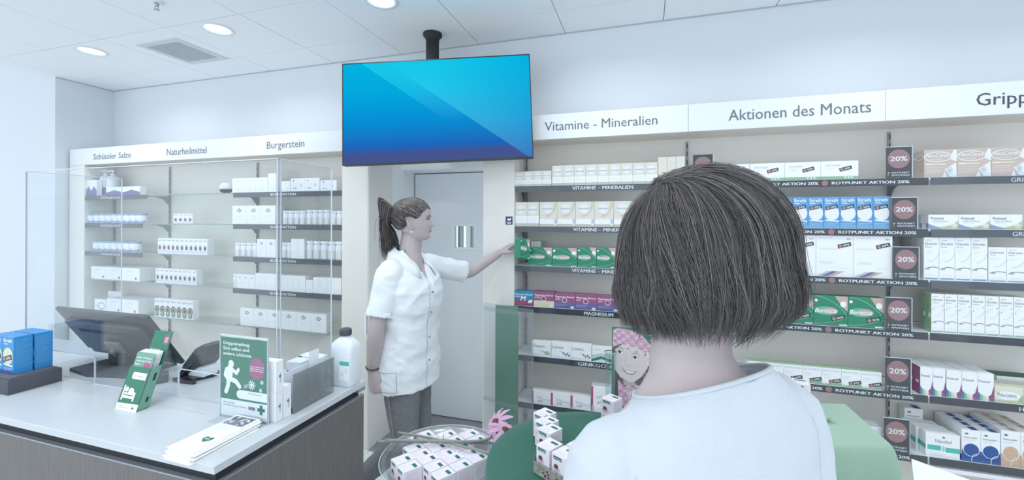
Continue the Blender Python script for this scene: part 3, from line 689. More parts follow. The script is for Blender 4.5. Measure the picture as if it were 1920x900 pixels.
def carton_meshes(kind, w, d, h):
    k = (kind, round(w, 4), round(d, 4), round(h, 4))
    if k in CACHE: return CACHE[k]
    fn, body = KIND[kind]; c = Carton(w, d, h, body); fn(c)
    b = MB(); b.box(-w / 2, w / 2, -d / 2, d / 2, 0, h, body, .0008)
    parts = []
    s = MB(); s.box(-w * .46, w * .46, -d / 2 + .001, -d / 2 + .0016, h - .0004, h + .0003, 'c_lgrey'); s.box(-w / 2 - .0002, -w / 2 + .0003, -d * .46, d * .46, h - .0035, h - .0029, 'c_lgrey'); parts.append(('tuck_flap', s.mesh('tuck_flap')))
    for n, mb in c.parts.items(): parts.append((n, mb.mesh(n)))
    CACHE[k] = (b.mesh(kind), parts); return CACHE[k]
ORD = ['first', 'second', 'third', 'fourth', 'fifth', 'sixth', 'seventh', 'eighth', 'ninth', 'tenth', 'eleventh', 'twelfth', 'thirteenth', 'fourteenth']
def carton(name, kind, w, d, h, loc, rz, label, group=None, cat='box'):
    body, parts = carton_meshes(kind, w, d, h)
    o = link(name, body, None, loc, rz); tag(o, label, cat, group)
    for n, me in parts: link(n, me, o)
    return o
def row(name, kind, n, px0, px1, topy, z, yf, d, desc, where, group, deep=1, gap=.0012, cat='box', dgap=.001, left_col=False):
    """n equal cartons side by side on the shelf at height z, fronts in the plane yf"""
    xa, xb_ = X_at(px0, yf), X_at(px1, yf); w = (xb_ - xa) / n
    h = aY((px0 + px1) / 2, topy, yf).z - z
    for j in range(deep):
        for i in range(n if j == 0 or not left_col else 1):
            if n == 1: lab = f'{desc} {where}'
            else: lab = f'{ORD[i]} {desc} from left {where}'
            if deep > 1: lab += ', ' + ('front' if j == 0 else f'{ORD[j]} row')
            carton(name, kind, w - gap, d, h, (xa + w * (i + .5), yf + d / 2 + j * (d + dgap), z), 0, lab, group, cat)
# ================================================================== GOODS ON THE SHELVES
yb = YF + .004; yl = LYF + .016
# bay of vitamins
row('vitamin_box', 'vit_small', 4, 965, 1034, 321, ZS[0], yb, .05, 'small cream vitamin box', 'on the top vitamin shelf', 'cream vitamin boxes')
row('vitamin_box', 'vit_small', 9, 1034.8, 1233, 307.5, ZS[0], yb, .06, 'taller cream vitamin box', 'on the top vitamin shelf', 'cream vitamin boxes')
row('vitamin_box', 'plain_c', 3, 1233.5, 1284, 294, ZS[0], yb, .06, 'tall pale box', 'at the right end of the top vitamin shelf', 'pale boxes above the customer')
row('vitamin_box', 'vit_small', 2, 966, 1010.5, 379, ZS[1], yb, .06, 'narrow cream vitamin box', 'on the second vitamin shelf', 'cream vitamin boxes')
row('vitamin_box', 'vit_wide', 5, 1011.5, 1188, 378, ZS[1], yb, .08, 'wide cream vitamin box', 'on the second vitamin shelf', 'cream vitamin boxes')
row('effervescent_box', 'ber', 2, 990, 1082.5, 464.5, ZS[2], yb + .005, .05, 'green effervescent tablet box', 'beside the reaching hand', 'green boxes on the vitamin shelf')
row('effervescent_box', 'ber', 3, 1083, 1192, 464.5, ZS[2], yb + .005, .05, 'narrower green tablet box', 'behind the customer on the vitamin shelf', 'green boxes on the vitamin shelf')
row('vial_box', 'green_small', 3, 996, 1014, 452, ZS[2], yb + .09, .08, 'small grey green carton', 'standing behind the green tablet boxes', 'small cartons behind')
row('magnesium_box', 'mag_teal', 1, 965, 1001, 546, ZS[3], yb, .06, 'teal and mauve magnesium box', 'at the left end of its shelf', 'magnesium boxes')
row('magnesium_box', 'mag_cream', 1, 1001.3, 1040, 547.5, ZS[3], yb, .07, 'mauve and cream magnesium box', 'next to the teal one', 'magnesium boxes')
row('magnesium_box', 'mag', 3, 1040.3, 1161.5, 553, ZS[3], yb, .06, 'mauve and purple magnesium box', 'on the magnesium shelf', 'magnesium boxes')
row('herbal_box', 'gas', 1, 998, 1034, 641, ZS[4], yb, .05, 'white herbal box with green spoon', 'on the ginkgo shelf', 'white herbal boxes')
row('herbal_box', 'las', 2, 1034.5, 1110, 644.5, ZS[4], yb, .05, 'white lavender herbal box', 'on the ginkgo shelf', 'white herbal boxes')
row('herbal_box', 'tree', 1, 1110.5, 1148, 651.5, ZS[4], yb, .05, 'white box with green hills and trees', 'on the ginkgo shelf', 'white herbal boxes')
row('vital_box', 'vita', 3, 998, 1109, 739, ZS[5] - .04, yb, .06, 'low white and pink box', 'on the bottom vitamin shelf', 'white and pink boxes')
row('vital_box', 'vita', 1, 1109.5, 1147, 726, ZS[5] - .04, yb, .07, 'taller white and pink box', 'on the bottom vitamin shelf', 'white and pink boxes')
# bay of monthly offers
row('hair_vitamin_box', 'pant', 1, 1352, 1405.5, 308, ZS[0], yb, .08, 'white hair vitamin box', 'half hidden behind the customer', 'white boxes with offer stickers')
row('hair_vitamin_box', 'pant', 3, 1406, 1609.5, 304, ZS[0], yb, .08, 'white box with green base', 'on the top offer shelf', 'white boxes with offer stickers')
row('tonic_box', 'strath', 8, 1429.5, 1669, 369.5, ZS[1], yb, .055, 'upright blue tonic box', 'on the second offer shelf', 'blue tonic boxes')
row('factor_box', 'factor', 3, 1463, 1674, 441, ZS[2], yb, .05, 'large white box with diagonal stripes', 'on the third offer shelf', 'large white boxes')
row('effervescent_box', 'ber_s', 3, 1463.5, 1658, 555, ZS[3], yb, .06, 'green tablet box with sticker', 'on the fourth offer shelf', 'green boxes with offer stickers')
row('probiotic_box', 'bio', 7, 1403, 1654.5, 687.5, ZS[4], yb, .05, 'white and pale green probiotic box', 'on the fifth offer shelf', 'probiotic boxes')
row('vital_box', 'vita', 3, 1560, 1656, 797, ZS[5], yb + .02, .08, 'white box with pink edge', 'on the lowest offer shelf', 'white boxes on the lowest offer shelf')
# bay of flu remedies
row('flu_powder_box', 'neo', 3, 1732, 1925, 278, ZS[0], yb, .075, 'dusty pink flu powder box', 'on the top flu shelf', 'dusty pink flu boxes', deep=2, left_col=True)
row('flu_tablet_box', 'pret', 3, 1740.5, 1917.5, 402.5, ZS[1], yb, .05, 'flat white and olive flu box', 'on the second flu shelf', 'flat flu boxes', deep=4, left_col=True)
row('nasal_spray_box', 'otri', 4, 1732, 1852, 445.5, ZS[2], yb, .045, 'tall white nasal spray box', 'on the third flu shelf', 'white nasal spray boxes', deep=4, left_col=True)
row('nasal_spray_box', 'otri', 2, 1853.5, 1923, 464, ZS[2], yb, .04, 'shorter white nasal spray box', 'on the third flu shelf', 'white nasal spray boxes')
row('nasal_spray_box', 'otri_g', 7, 1746.5, 1928, 554.5, ZS[3], yb, .04, 'white nasal box with green side', 'on the fourth flu shelf', 'green sided nasal boxes', deep=2)
row('flu_syrup_box', 'pret_tall', 2, 1726, 1774, 690, ZS[4], yb, .05, 'slim white and pink flu box', 'on the fifth flu shelf', 'white and pink flu boxes', deep=3)
row('flu_syrup_box', 'pret_tall', 3, 1775, 1864.5, 697.5, ZS[4], yb, .055, 'white and rainbow flu box', 'on the fifth flu shelf', 'white and pink flu boxes', deep=3)
row('lozenge_box', 'mebu', 2, 1866, 1976, 728, ZS[4], yb, .1, 'pale yellow lozenge box', 'on the fifth flu shelf', 'lozenge boxes')
for i in range(10):
    x0 = X_at(1868 + i * 8, yb + .115); zt = ZS[4]
    carton('lozenge_box', 'narrow', .0155, .085, .095, (x0 + .008 + i * .0, yb + .15, zt), 0, f'{ORD[i]} slim white box with dark green top behind the pale lozenge boxes', 'slim dark topped boxes')
row('cough_box', 'solm', 1, 1697, 1732, 766, ZS[5], yb + .165, .055, 'single white and blue cough box', 'standing behind the flat turquoise boxes', 'white and blue cough boxes')
for j, (pp, yy) in enumerate(((1737, 0), (1737, .055), (1737, .11))):
    xa = X_at(1737, yb) - j * .012; w = X_at(1801.5, yb) - X_at(1737, yb)
    carton('nasal_salve_box', 'naso', w, .05, aY(1769, 814, yb).z - ZS[5], (xa + w / 2, yb + .025 + yy, ZS[5]), 0, f'flat white and turquoise box on the lowest flu shelf, {["front", "middle", "rear"][j]} one', 'turquoise striped boxes')
row('cough_box', 'solm', 2, 1804.5, 1877.5, 809, ZS[5], yb, .05, 'white and blue cough box', 'on the lowest flu shelf', 'white and blue cough boxes', deep=4)
row('cough_box', 'solm_o', 2, 1878.5, 1952, 811, ZS[5], yb, .05, 'white and tan cough box', 'on the lowest flu shelf', 'white and tan cough boxes', deep=4)

# ---- round red-dot price cards in clear stands
def price_card(px0, px1, py0, py1, yy, label, zbase):
    xa, xb_ = X_at(px0, yy), X_at(px1, yy); z1 = aY((px0 + px1) / 2, py0, yy).z; z0 = zbase; w, h = xb_ - xa, z1 - z0
    t = empty('price_card', ((xa + xb_) / 2, yy, z0)); tag(t, label, 'sign', 'twenty percent offer cards')
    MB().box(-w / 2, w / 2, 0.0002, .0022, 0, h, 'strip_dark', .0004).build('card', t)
    m = MB(); m.box(-w / 2 - .004, w / 2 + .004, -.0025, -.001, 0, h + .004, 'acrylic'); m.build('clear_holder', t)
    e = MB(); e.box(-w / 2 - .004, w / 2 + .004, -.0025, .003, h + .001, h + .004, 'acrylic_edge'); e.box(w / 2 + .001, w / 2 + .004, -.0025, .003, 0, h + .001, 'acrylic_edge'); e.box(-w / 2 - .004, w / 2 + .004, -.004, .035, 0, .002, 'acrylic'); e.build('holder_edge', t)
    m = MB(); f = Face(m, (0, 0, 0), (1, 0, 0), (0, 0, 1), (0, -1, 0), .0001); f.disc(0, h * .62, w * .44, h * .31, 'red_dot', 0, 28); m.build('red_dot', t)
    m = MB(); f = Face(m, (0, 0, 0), (1, 0, 0), (0, 0, 1), (0, -1, 0), .0001); f.text('20%', 0, h * .55, h * .16, 'white_letter', w=w * .66, bold=.025, align='c', layer=2)
    f.text('ROTPUNKT', w * .07, h * .145, h * .055, 'white_letter', w=w * .68, bold=.015, align='c', layer=2); f.text('APOTHEKE', w * .07, h * .06, h * .055, 'white_letter', w=w * .72, bold=.015, align='c', layer=2)
    m.build('lettering', t)
    m = MB(); f = Face(m, (0, 0, 0), (1, 0, 0), (0, 0, 1), (0, -1, 0), .0001)
    f.rect(-w * .45, -w * .35, h * .15, h * .18, 'c_green_p', 2); f.rect(-w * .415, -w * .385, h * .13, h * .2, 'c_green_p', 2); f.disc(-w * .42, h * .085, w * .035, h * .03, 'red_dot', 2, 10); m.build('emblem', t)
yc = YF - .012
for li, (a, b_, c0, c1) in enumerate(((1661, 1709, 276, 331), (1672, 1719, 371, 425), (1676, 1722, 464, 518), (1662, 1709, 559, 614), (1661, 1708, 672, 730), (1659, 1706, 786, 847))):
    price_card(a, b_, c0, c1, yc, f'{ORD[li]} twenty percent card from the top at the right end of the offer shelves', ZS[li] + .0005)
price_card(1299, 1336, 290, 338, yc + .03, 'twenty percent card above the customer at the left end of the offer shelf', ZS[0] + .0005)

# ---- left shelf goods
mat('blue_lid', (150, 178, 212), .45); mat('jar_blue', (150, 172, 210), .5); mat('bottle_white', (240, 244, 248), .4); mat('grey_lid', (150, 156, 166), .5)
def jar_meshes(r, h, kind):
    k = ('jar', round(r, 4), round(h, 4), kind)
    if k in CACHE: return CACHE[k]
    b = MB()
    if kind == 'salt': b.lathe([(r * .97, 0), (r, .002), (r, h * .80), (r * .9, h * .83), (r * .9, h * .85)], 'bottle_white', seg=16)
    else: b.lathe([(r * .95, 0), (r, .003), (r, h * .70), (r * .92, h * .78), (r * .8, h * .82), (r * .8, h * .84)], 'bottle_white', seg=16)
    parts = []
    lid = MB(); lid.lathe([(r * .97, h * .835), (r * .99, h * .85), (r * .99, h * .985), (r * .95, h)], 'blue_lid' if kind == 'salt' else 'bottle_white', seg=16); parts.append(('lid', lid.mesh('lid')))
    lab = MB(); n = 12
    for q in range(n):                                         # wrapped paper label, front half
        a0, a1 = math.pi + math.pi * q / n, math.pi + math.pi * (q + 1) / n; R = r + .0003
        wav = lambda a: h * (.30 + .10 * math.sin(a * 2)) if kind == 'salt' else h * .5
        lab.add([(R * math.cos(a0), R * math.sin(a0), h * .05), (R * math.cos(a1), R * math.sin(a1), h * .05), (R * math.cos(a1), R * math.sin(a1), wav(a1)), (R * math.cos(a0), R * math.sin(a0), wav(a0))], [(0, 1, 2, 3)], 'jar_blue' if kind == 'salt' else ('c_lgrey' if q % 4 == 1 else 'c_offwhite'), True)
    parts.append(('paper_label', lab.mesh('paper_label')))
    CACHE[k] = (b.mesh('jar'), parts); return CACHE[k]
def jars(name, n, px0, px1, topy, z, yf, kind, desc, where, group):
    xa, xb_ = X_at(px0, yf), X_at(px1, yf); w = (xb_ - xa) / n; h = aY((px0 + px1) / 2, topy, yf).z - z
    for i in range(n):
        b, parts = jar_meshes(w * .48, h, kind)
        o = link(name, b, None, (xa + w * (i + .5), yf + w * .5, z)); tag(o, f'{ORD[i]} {desc} from left {where}', 'jar' if kind == 'salt' else 'bottle', group)
        for nme, me in parts: link(nme, me, o)
jars('salt_jar', 9, 160, 263, 400.5, ZSL[1], yl, 'salt', 'small white jar with blue lid', 'on the second left shelf', 'blue lidded jars')
jars('salt_jar', 7, 169, 252, 452.5, ZSL[2], yl, 'salt', 'small white jar with blue lid', 'on the third left shelf', 'blue lidded jars')
# lotion bottles with pumps
def pump_bottle(px0, px1, topy, label):
    yf = yl + .045; xa, xb_ = X_at(px0, yf), X_at(px1, yf); w = xb_ - xa; z = ZSL[0]; h = aY((px0 + px1) / 2, topy, yf).z - z; r = w / 2
    t = empty('lotion_bottle', ((xa + xb_) / 2, yf + r, z)); tag(t, label, 'bottle', 'white pump bottles')
    MB().lathe([(r * .9, 0), (r, .004), (r, h * .66), (r * .8, h * .74), (r * .35, h * .77), (r * .35, h * .80)], 'bottle_white', seg=20).build('bottle', t)
    m = MB(); m.lathe([(r * .45, h * .80), (r * .45, h * .85), (r * .15, h * .855), (r * .15, h * .93), (r * .4, h * .935), (r * .42, h * .97), (r * .2, h)], 'bottle_white', seg=14)
    m.tube([(0, 0, h * .955), (-r * .7, -r * .2, h * .955), (-r * 1.0, -r * .3, h * .93)], r * .13, 'bottle_white', 6); m.build('pump', t)
    m = MB(); n = 10
    for q in range(n):
        a0, a1 = math.pi * 1.15 + .7 * math.pi * q / n, math.pi * 1.15 + .7 * math.pi * (q + 1) / n; R = r + .0004
        m.add([(R * math.cos(a0), R * math.sin(a0), h * .05), (R * math.cos(a1), R * math.sin(a1), h * .05), (R * math.cos(a1), R * math.sin(a1), h * (.28 + .05 * (q / n))), (R * math.cos(a0), R * math.sin(a0), h * (.28 + .05 * ((q - 1) / n)))], [(0, 1, 2, 3)], 'c_purple', True)
    m.build('paper_label', t)
pump_bottle(181.5, 193.5, 317, 'left one of the two white pump bottles on the top left shelf')
pump_bottle(194.5, 207, 317.5, 'right one of the two white pump bottles on the top left shelf')
row('cream_box', 'wave', 2, 160.5, 181, 338, ZSL[0], yl, .04, 'slim upright white and purple box', 'beside the pump bottles', 'slim boxes beside the pump bottles')
jars('cream_jar', 2, 160, 179, 330, ZSL[0], yl + .055, 'salt', 'tall grey lidded jar', 'behind the slim white boxes', 'grey lidded jars')
row('cream_box', 'wave', 2, 198.5, 262, 350, ZSL[0], yl - .012, .05, 'low white box with purple wave', 'on the top left shelf', 'purple wave boxes', deep=1)
xq = X_at(262, yl)
row('remedy_box', 'pack', 4, 325, 361, 401, ZSL[1], yl, .06, 'tiny white remedy box', 'on the second glass shelf', 'small remedy boxes')
row('remedy_box', 'pack', 11, 296, 389, 447.5, ZSL[2], yl, .06, 'small white remedy box', 'on the third glass shelf', 'small remedy boxes')
row('remedy_box', 'pack', 9, 292, 369, 505, ZSL[3], yl, .05, 'small white remedy box', 'on the fourth glass shelf', 'small remedy boxes')
row('remedy_box', 'pack_g', 7, 290, 362.5, 562, ZSL[4], yl, .05, 'green fruit remedy box', 'on the lowest glass shelf', 'small remedy boxes')
row('dressing_box', 'big', 3, 171, 262, 501.5, ZSL[3], yl, .09, 'plain white carton', 'on the fourth shelf at the left', 'plain white cartons', deep=2)
row('dressing_box', 'big', 2, 200, 260, 561.5, ZSL[4], yl, .09, 'plain white carton', 'on the lowest shelf at the left', 'plain white cartons', deep=2)
# an open tray box with its lid up
xa, xb_ = X_at(178, yl), X_at(199, yl); w = xb_ - xa; h = aY(189, 561, yl).z - ZSL[4]
t = empty('open_carton', ((xa + xb_) / 2, yl + .05, ZSL[4])); tag(t, 'open white carton with raised lid at the left of the lowest shelf', 'box')
m = MB(); e = .002
m.box(-w / 2, w / 2, -.05, .05, 0, e, 'carton'); m.box(-w / 2, w / 2, -.05, -.05 + e, e, h, 'carton'); m.box(-w / 2, w / 2, .05 - e, .05, e, h, 'carton'); m.box(-w / 2, -w / 2 + e, -.05 + e, .05 - e, e, h, 'carton'); m.box(w / 2 - e, w / 2, -.05 + e, .05 - e, e, h, 'carton'); m.build('tray', t)
MB().box(-w / 2 + .004, w / 2 + .03, .046, .048, h, h + .055, 'carton', .0005).build('lid', t)
m = MB(); f = Face(m, (-w / 2, -.05, 0), (1, 0, 0), (0, 0, 1), (0, -1, 0)); f.ring(w * .6, h * .45, w * .3, h * .3, .006, 'c_grey', 0); f.rect(w * .2, w * .4, h * .3, h * .5, 'c_lgrey', 1); m.build('front_print', t)
# brand shelf right of it
W2 = 'on the top shelf left of the clear screen edge'
row('supplement_box', 'plain2', 3, 435, 501.5, 333.5, ZSL[0], yl, .06, 'white supplement box', W2, 'white supplement boxes')
row('supplement_box', 'plain2', 1, 502, 518, 325, ZSL[0], yl, .05, 'taller slim white supplement box', W2, 'white supplement boxes')
row('supplement_box', 'plain2', 2, 526, 544, 339.5, ZSL[0], yl, .05, 'very slim white supplement box', 'right of the clear screen edge', 'white supplement boxes')
row('supplement_box', 'dots', 2, 544.5, 599, 334, ZSL[0], yl, .06, 'wide white dotted supplement box', 'on the top shelf left of the screen', 'white supplement boxes')
row('supplement_box', 'dots', 1, 600, 631, 338, ZSL[0], yl, .06, 'lower white dotted supplement box', 'at the right end of the top shelf', 'white supplement boxes')
row('supplement_box', 'plain', 3, 435.5, 516.5, 385.5, ZSL[1], yl, .08, 'large white supplement box', 'on the second shelf above the counter', 'white supplement boxes')
jars('pill_bottle', 4, 527, 570.5, 395, ZSL[1], yl, 'pill', 'white pill bottle', 'on the second shelf by the clear edge', 'white pill bottles')
jars('pill_bottle', 4, 572, 616, 393.5, ZSL[1], yl, 'pill', 'taller white pill bottle', 'on the second shelf', 'white pill bottles')
jars('pill_bottle', 2, 617, 640, 395.5, ZSL[1], yl, 'pill', 'white pill bottle', 'at the right end of the second shelf', 'white pill bottles')
jars('pill_bottle', 4, 437.5, 481, 455.5, ZSL[2], yl, 'pill', 'white pill bottle', 'at the left of the third shelf', 'white pill bottles')
row('supplement_box', 'plain', 2, 481.5, 517.5, 448.5, ZSL[2], yl, .06, 'upright white supplement box', 'on the third shelf left of the clear edge', 'white supplement boxes')
jars('pill_bottle', 2, 526, 545, 455, ZSL[2], yl, 'pill', 'white pill bottle', 'on the third shelf by the clear edge', 'white pill bottles')
row('supplement_box', 'plain2', 2, 545.5, 570.5, 448, ZSL[2], yl, .06, 'upright white supplement box', 'on the third shelf right of the clear edge', 'white supplement boxes')
jars('pill_bottle', 5, 571.5, 640, 452.5, ZSL[2], yl, 'pill', 'white pill bottle', 'at the right of the third shelf', 'white pill bottles')
jars('pill_bottle', 1, 434.5, 444, 513.5, ZSL[3], yl, 'pill', 'white pill bottle', 'at the left end of the fourth shelf', 'white pill bottles')
row('supplement_box', 'plain', 3, 444.5, 478, 514.5, ZSL[3], yl, .06, 'narrow white supplement box', 'on the fourth shelf', 'white supplement boxes')
row('supplement_box', 'plain2', 2, 478.5, 518, 513, ZSL[3], yl, .07, 'wider white supplement box', 'on the fourth shelf', 'white supplement boxes')
row('supplement_box', 'plain2', 4, 526.5, 573, 517, ZSL[3], yl, .07, 'narrow white supplement box', 'on the fourth shelf right of the clear edge', 'white supplement boxes')
row('supplement_box', 'plain2', 1, 573.5, 587, 525.5, ZSL[3], yl, .06, 'lower white supplement box', 'on the fourth shelf', 'white supplement boxes')
row('supplement_box', 'plain2', 4, 587.5, 640, 521, ZSL[3], yl, .06, 'white supplement box', 'at the right of the fourth shelf', 'white supplement boxes')
row('supplement_box', 'plain', 6, 451, 612.5, 583.5, ZSL[4], yl, .06, 'white supplement box with dark emblem', 'on the lowest glass shelf', 'white supplement boxes')
# small surveillance camera between the bays
t = empty('small_camera', tuple(aY(424, 352, 2.55))); tag(t, 'small white and dark camera clipped under a glass shelf', 'camera')
MB().lathe([(.0, .05), (.03, .045), (.045, .02), (.045, 0), (.04, -.005)], 'bottle_white', seg=16).build('dome', t)
MB().lathe([(.04, -.006), (.046, -.012), (.03, -.03), (.0, -.034)], 'slot', seg=16).build('lens', t)
t.location.z = ZSL[0] + .035
# ================================================================== BLUE SCREEN ON ITS CEILING POLE
def screen_material():
    m = bpy.data.materials.new('screen_image'); m.use_nodes = True; nt = m.node_tree; N, L = nt.nodes, nt.links; N.clear()
    out = N.new('ShaderNodeOutputMaterial'); em = N.new('ShaderNodeEmission'); uv = N.new('ShaderNodeUVMap'); sep = N.new('ShaderNodeSeparateXYZ')
    L.new(uv.outputs[0], sep.inputs[0]); L.new(em.outputs[0], out.inputs[0])
    def math_(op, a, b):
        n = N.new('ShaderNodeMath'); n.operation = op
        for i, q in enumerate((a, b)):
            if isinstance(q, (int, float)): n.inputs[i].default_value = q
            else: L.new(q, n.inputs[i])
        return n.outputs[0]
    def ramp(fac, stops):
        r = N.new('ShaderNodeValToRGB'); e = r.color_ramp.elements
        while len(e) < len(stops): e.new(0.5)
        for i, (p, c) in enumerate(stops): e[i].position = p; e[i].color = (lin(c[0]), lin(c[1]), lin(c[2]), 1)
        L.new(fac, r.inputs[0]); return r.outputs[0]
    u, v = sep.outputs[0], sep.outputs[1]
    base = ramp(v, [(0.0, (70, 84, 136)), (.09, (66, 84, 142)), (.15, (30, 98, 182)), (.38, (8, 136, 206)), (.7, (2, 164, 218)), (1, (2, 176, 220))])
    light = ramp(v, [(0.0, (78, 138, 200)), (.35, (66, 176, 222)), (.7, (34, 196, 232)), (1, (22, 196, 230))])
    right = ramp(v, [(0.0, (58, 116, 190)), (.4, (24, 156, 212)), (1, (0, 172, 220))])
    # the three glossy diagonals of the picture
    d1 = math_('SUBTRACT', u, math_('ADD', math_('MULTIPLY', math_('SUBTRACT', 1.0, v), 0.745), 0.10))
    d2 = math_('SUBTRACT', u, math_('ADD', math_('MULTIPLY', math_('SUBTRACT', 1.0, v), 0.745), 0.235))
    def mix(f, a, b):
        n = N.new('ShaderNodeMix'); n.data_type = 'RGBA'; L.new(f, n.inputs[0]); L.new(a, n.inputs[6]); L.new(b, n.inputs[7]); return n.outputs[2]
    s1 = N.new('ShaderNodeMapRange'); s1.inputs['From Min'].default_value = -.002; s1.inputs['From Max'].default_value = .002; L.new(d1, s1.inputs[0])
    s2 = N.new('ShaderNodeMapRange'); s2.inputs['From Min'].default_value = -.002; s2.inputs['From Max'].default_value = .002; L.new(d2, s2.inputs[0])
    fade = N.new('ShaderNodeMapRange'); fade.inputs['From Min'].default_value = .38; fade.inputs['From Max'].default_value = 1.0; L.new(v, fade.inputs[0])
    r2 = N.new('ShaderNodeMapRange'); r2.inputs['From Min'].default_value = .45; r2.inputs['From Max'].default_value = 1.0; L.new(u, r2.inputs[0])
    c = mix(math_('MULTIPLY', s1.outputs[0], fade.outputs[0]), base, light)
    c = mix(s2.outputs[0], c, mix(math_('MULTIPLY', r2.outputs[0], 0.9), light, right))
    L.new(c, em.inputs[0]); em.inputs[1].default_value = 1.0
    MATS['screen_image'] = m
screen_material(); mat('screen_frame', (54, 58, 62), .45); mat('pole_black', (56, 57, 60), .8, bump=.9, bscale=300, var=.6, vscale=320)
TVQ = [Vector(p) for p in ((-1.84, 2.268, 2.575), (-0.689, 2.577, 2.624), (-0.649, 2.532, 1.969), (-1.80, 2.223, 1.92))]
k_ = 2.36 / 2.40
TVQ = [CAM + (q - CAM) * k_ for q in TVQ]
ctr = sum(TVQ, Vector()) / 4; tx = (TVQ[1] - TVQ[0]).normalized(); tw = (TVQ[1] - TVQ[0]).length; tz = (TVQ[0] - TVQ[3]); th = tz.length; tz = tz.normalized(); ty = tz.cross(tx).normalized()
pole_xy = Vector((ctr.x, 2.60, 0))
pole_x = aY(811, 90, pole_xy.y).x
tv = empty('ceiling_screen', (pole_x, pole_xy.y, ZC)); tag(tv, 'wide blue flat screen hanging from the ceiling on a black pole', 'screen')
TI = Matrix.Translation((-pole_x, -pole_xy.y, -ZC))
def tvp(n, m): o = m.build(n, tv); o.matrix_parent_inverse = TI; return o
m = MB(); m.obox(ctr + ty * .022, tx * tw / 2, ty * .02, tz * th / 2, 'screen_frame', .004); tvp('housing', m)
m = MB(); b = .006
m.obox(ctr + tz * (th / 2 - b / 2), tx * tw / 2, ty * .004, tz * b / 2, 'screen_frame'); m.obox(ctr - tz * (th / 2 - b / 2), tx * tw / 2, ty * .004, tz * b / 2, 'screen_frame')
m.obox(ctr + tx * (tw / 2 - b / 2), tx * b / 2, ty * .004, tz * (th / 2 - b), 'screen_frame'); m.obox(ctr - tx * (tw / 2 - b / 2), tx * b / 2, ty * .004, tz * (th / 2 - b), 'screen_frame'); tvp('bezel', m)
q = [ctr - tx * (tw / 2 - b) - tz * (th / 2 - b), ctr + tx * (tw / 2 - b) - tz * (th / 2 - b), ctr + tx * (tw / 2 - b) + tz * (th / 2 - b), ctr - tx * (tw / 2 - b) + tz * (th / 2 - b)]
m = MB(); m.add([p - ty * .001 for p in q], [(0, 1, 2, 3)], 'screen_image'); me = m.mesh('display')
uvl = me.uv_layers.new(name='UVMap')
for i, c in enumerate(((0, 0), (1, 0), (1, 1), (0, 1))): uvl.data[i].uv = c
o = link('display', me, tv); o.matrix_parent_inverse = TI
pr_ = (X_at(822, pole_xy.y, 90) - X_at(800, pole_xy.y, 90)) / 2
MB().tube([(0, 0, -.02), (0, 0, ctr.z - ZC + .05)], pr_, 'pole_black', 20).build('pole', tv)
MB().lathe([(pr_, -.05), (pr_ * 1.08, -.03), (pr_ * 1.42, -.018), (pr_ * 1.45, 0)], 'pole_black', seg=24).build('flange', tv)
m = MB(); m.obox(ctr + ty * .055, tx * .12, ty * .014, tz * .12, 'screen_frame', .003); m.tube([ctr + ty * .06, Vector((pole_x, 2.60, ctr.z + .07))], .02, 'screen_frame', 10); tvp('mount_plate', m)

# small blue pictogram sticker on the end post
sx0, sx1 = X_at(948, YF), X_at(961, YF); sz0, sz1 = aY(954, 421, YF).z, aY(954, 406, YF).z
t = MB().box(sx0, sx1, YF - .0008, YF, sz0, sz1, 'c_navy').build('wall_sticker'); tag(t, 'small navy pictogram sticker on the post right of the door', 'sticker')
m = MB(); f = Face(m, (sx0, YF - .0008, sz0), (1, 0, 0), (0, 0, 1), (0, -1, 0)); W_, H_ = sx1 - sx0, sz1 - sz0
f.poly([(W_ * .2, H_ * .55), (W_ * .35, H_ * .8), (W_ * .55, H_ * .72), (W_ * .8, H_ * .85), (W_ * .78, H_ * .55), (W_ * .5, H_ * .48)], 'white_letter'); f.rect(W_ * .15, W_ * .85, H_ * .25, H_ * .33, 'white_letter'); f.rect(W_ * .2, W_ * .8, H_ * .1, H_ * .17, 'white_letter'); m.build('pictogram', t)

# ================================================================== COUNTER
CT = .95
mat('counter_top', (204, 209, 214), .25, var=.10, vscale=520, bump=.05, bscale=300)
mat('counter_panel', (112, 109, 108), .5, var=.20, vscale=28, stretch=(14, 14, .5), bump=.25, bscale=60)
mat('metal_edge', (168, 174, 182), .35, .5)
mat('matte_dark', (86, 90, 98), .6); mat('device', (58, 58, 64), .35); mat('device_gloss', (52, 52, 58), .12, spec=.7); mat('device_grey', (128, 130, 136), .3, .3)
ctr_ = empty('sales_counter', (-2.5, 1.12, 0)); tag(ctr_, 'pale stone topped counter with dark grey wood grain front', 'counter')
CI = Matrix.Translation((2.5, -1.12, 0))
def cp(n, m): o = m.build(n, ctr_); o.matrix_parent_inverse = CI; return o
XE, YC0, YC1 = -1.046, .812, 1.432
cp('worktop', MB().box(-4.2, XE, YC0, YC1, CT - .022, CT, 'counter_top', .0015))
cp('shadow_gap', MB().box(-4.2, XE - .02, YC0 + .02, YC1 - .02, CT - .052, CT - .022, 'slot'))
cp('front_panel', MB().box(-4.2, XE - .006, YC0 + .006, YC0 + .024, 0, CT - .056, 'counter_panel', .001))
cp('end_panel', MB().box(XE - .024, XE - .006, YC0 + .0241, YC1 - .004, 0, CT - .056, 'counter_panel', .001))
cp('panel_edge', MB().box(-4.2, XE - .006, YC0 + .0055, YC0 + .02, CT - .056, CT - .052, 'metal_edge').box(XE - .02, XE - .0055, YC0 + .02, YC1 - .004, CT - .056, CT - .052, 'metal_edge'))
cp('back_panel', MB().box(-4.2, XE - .024, YC1 - .03, YC1 - .012, 0, CT - .056, 'cream'))
cp('corner_bracket', MB().box(XE - .03, XE - .002, YC1 - .04, YC1 - .001, CT - .036, CT - .0221, 'metal_edge'))

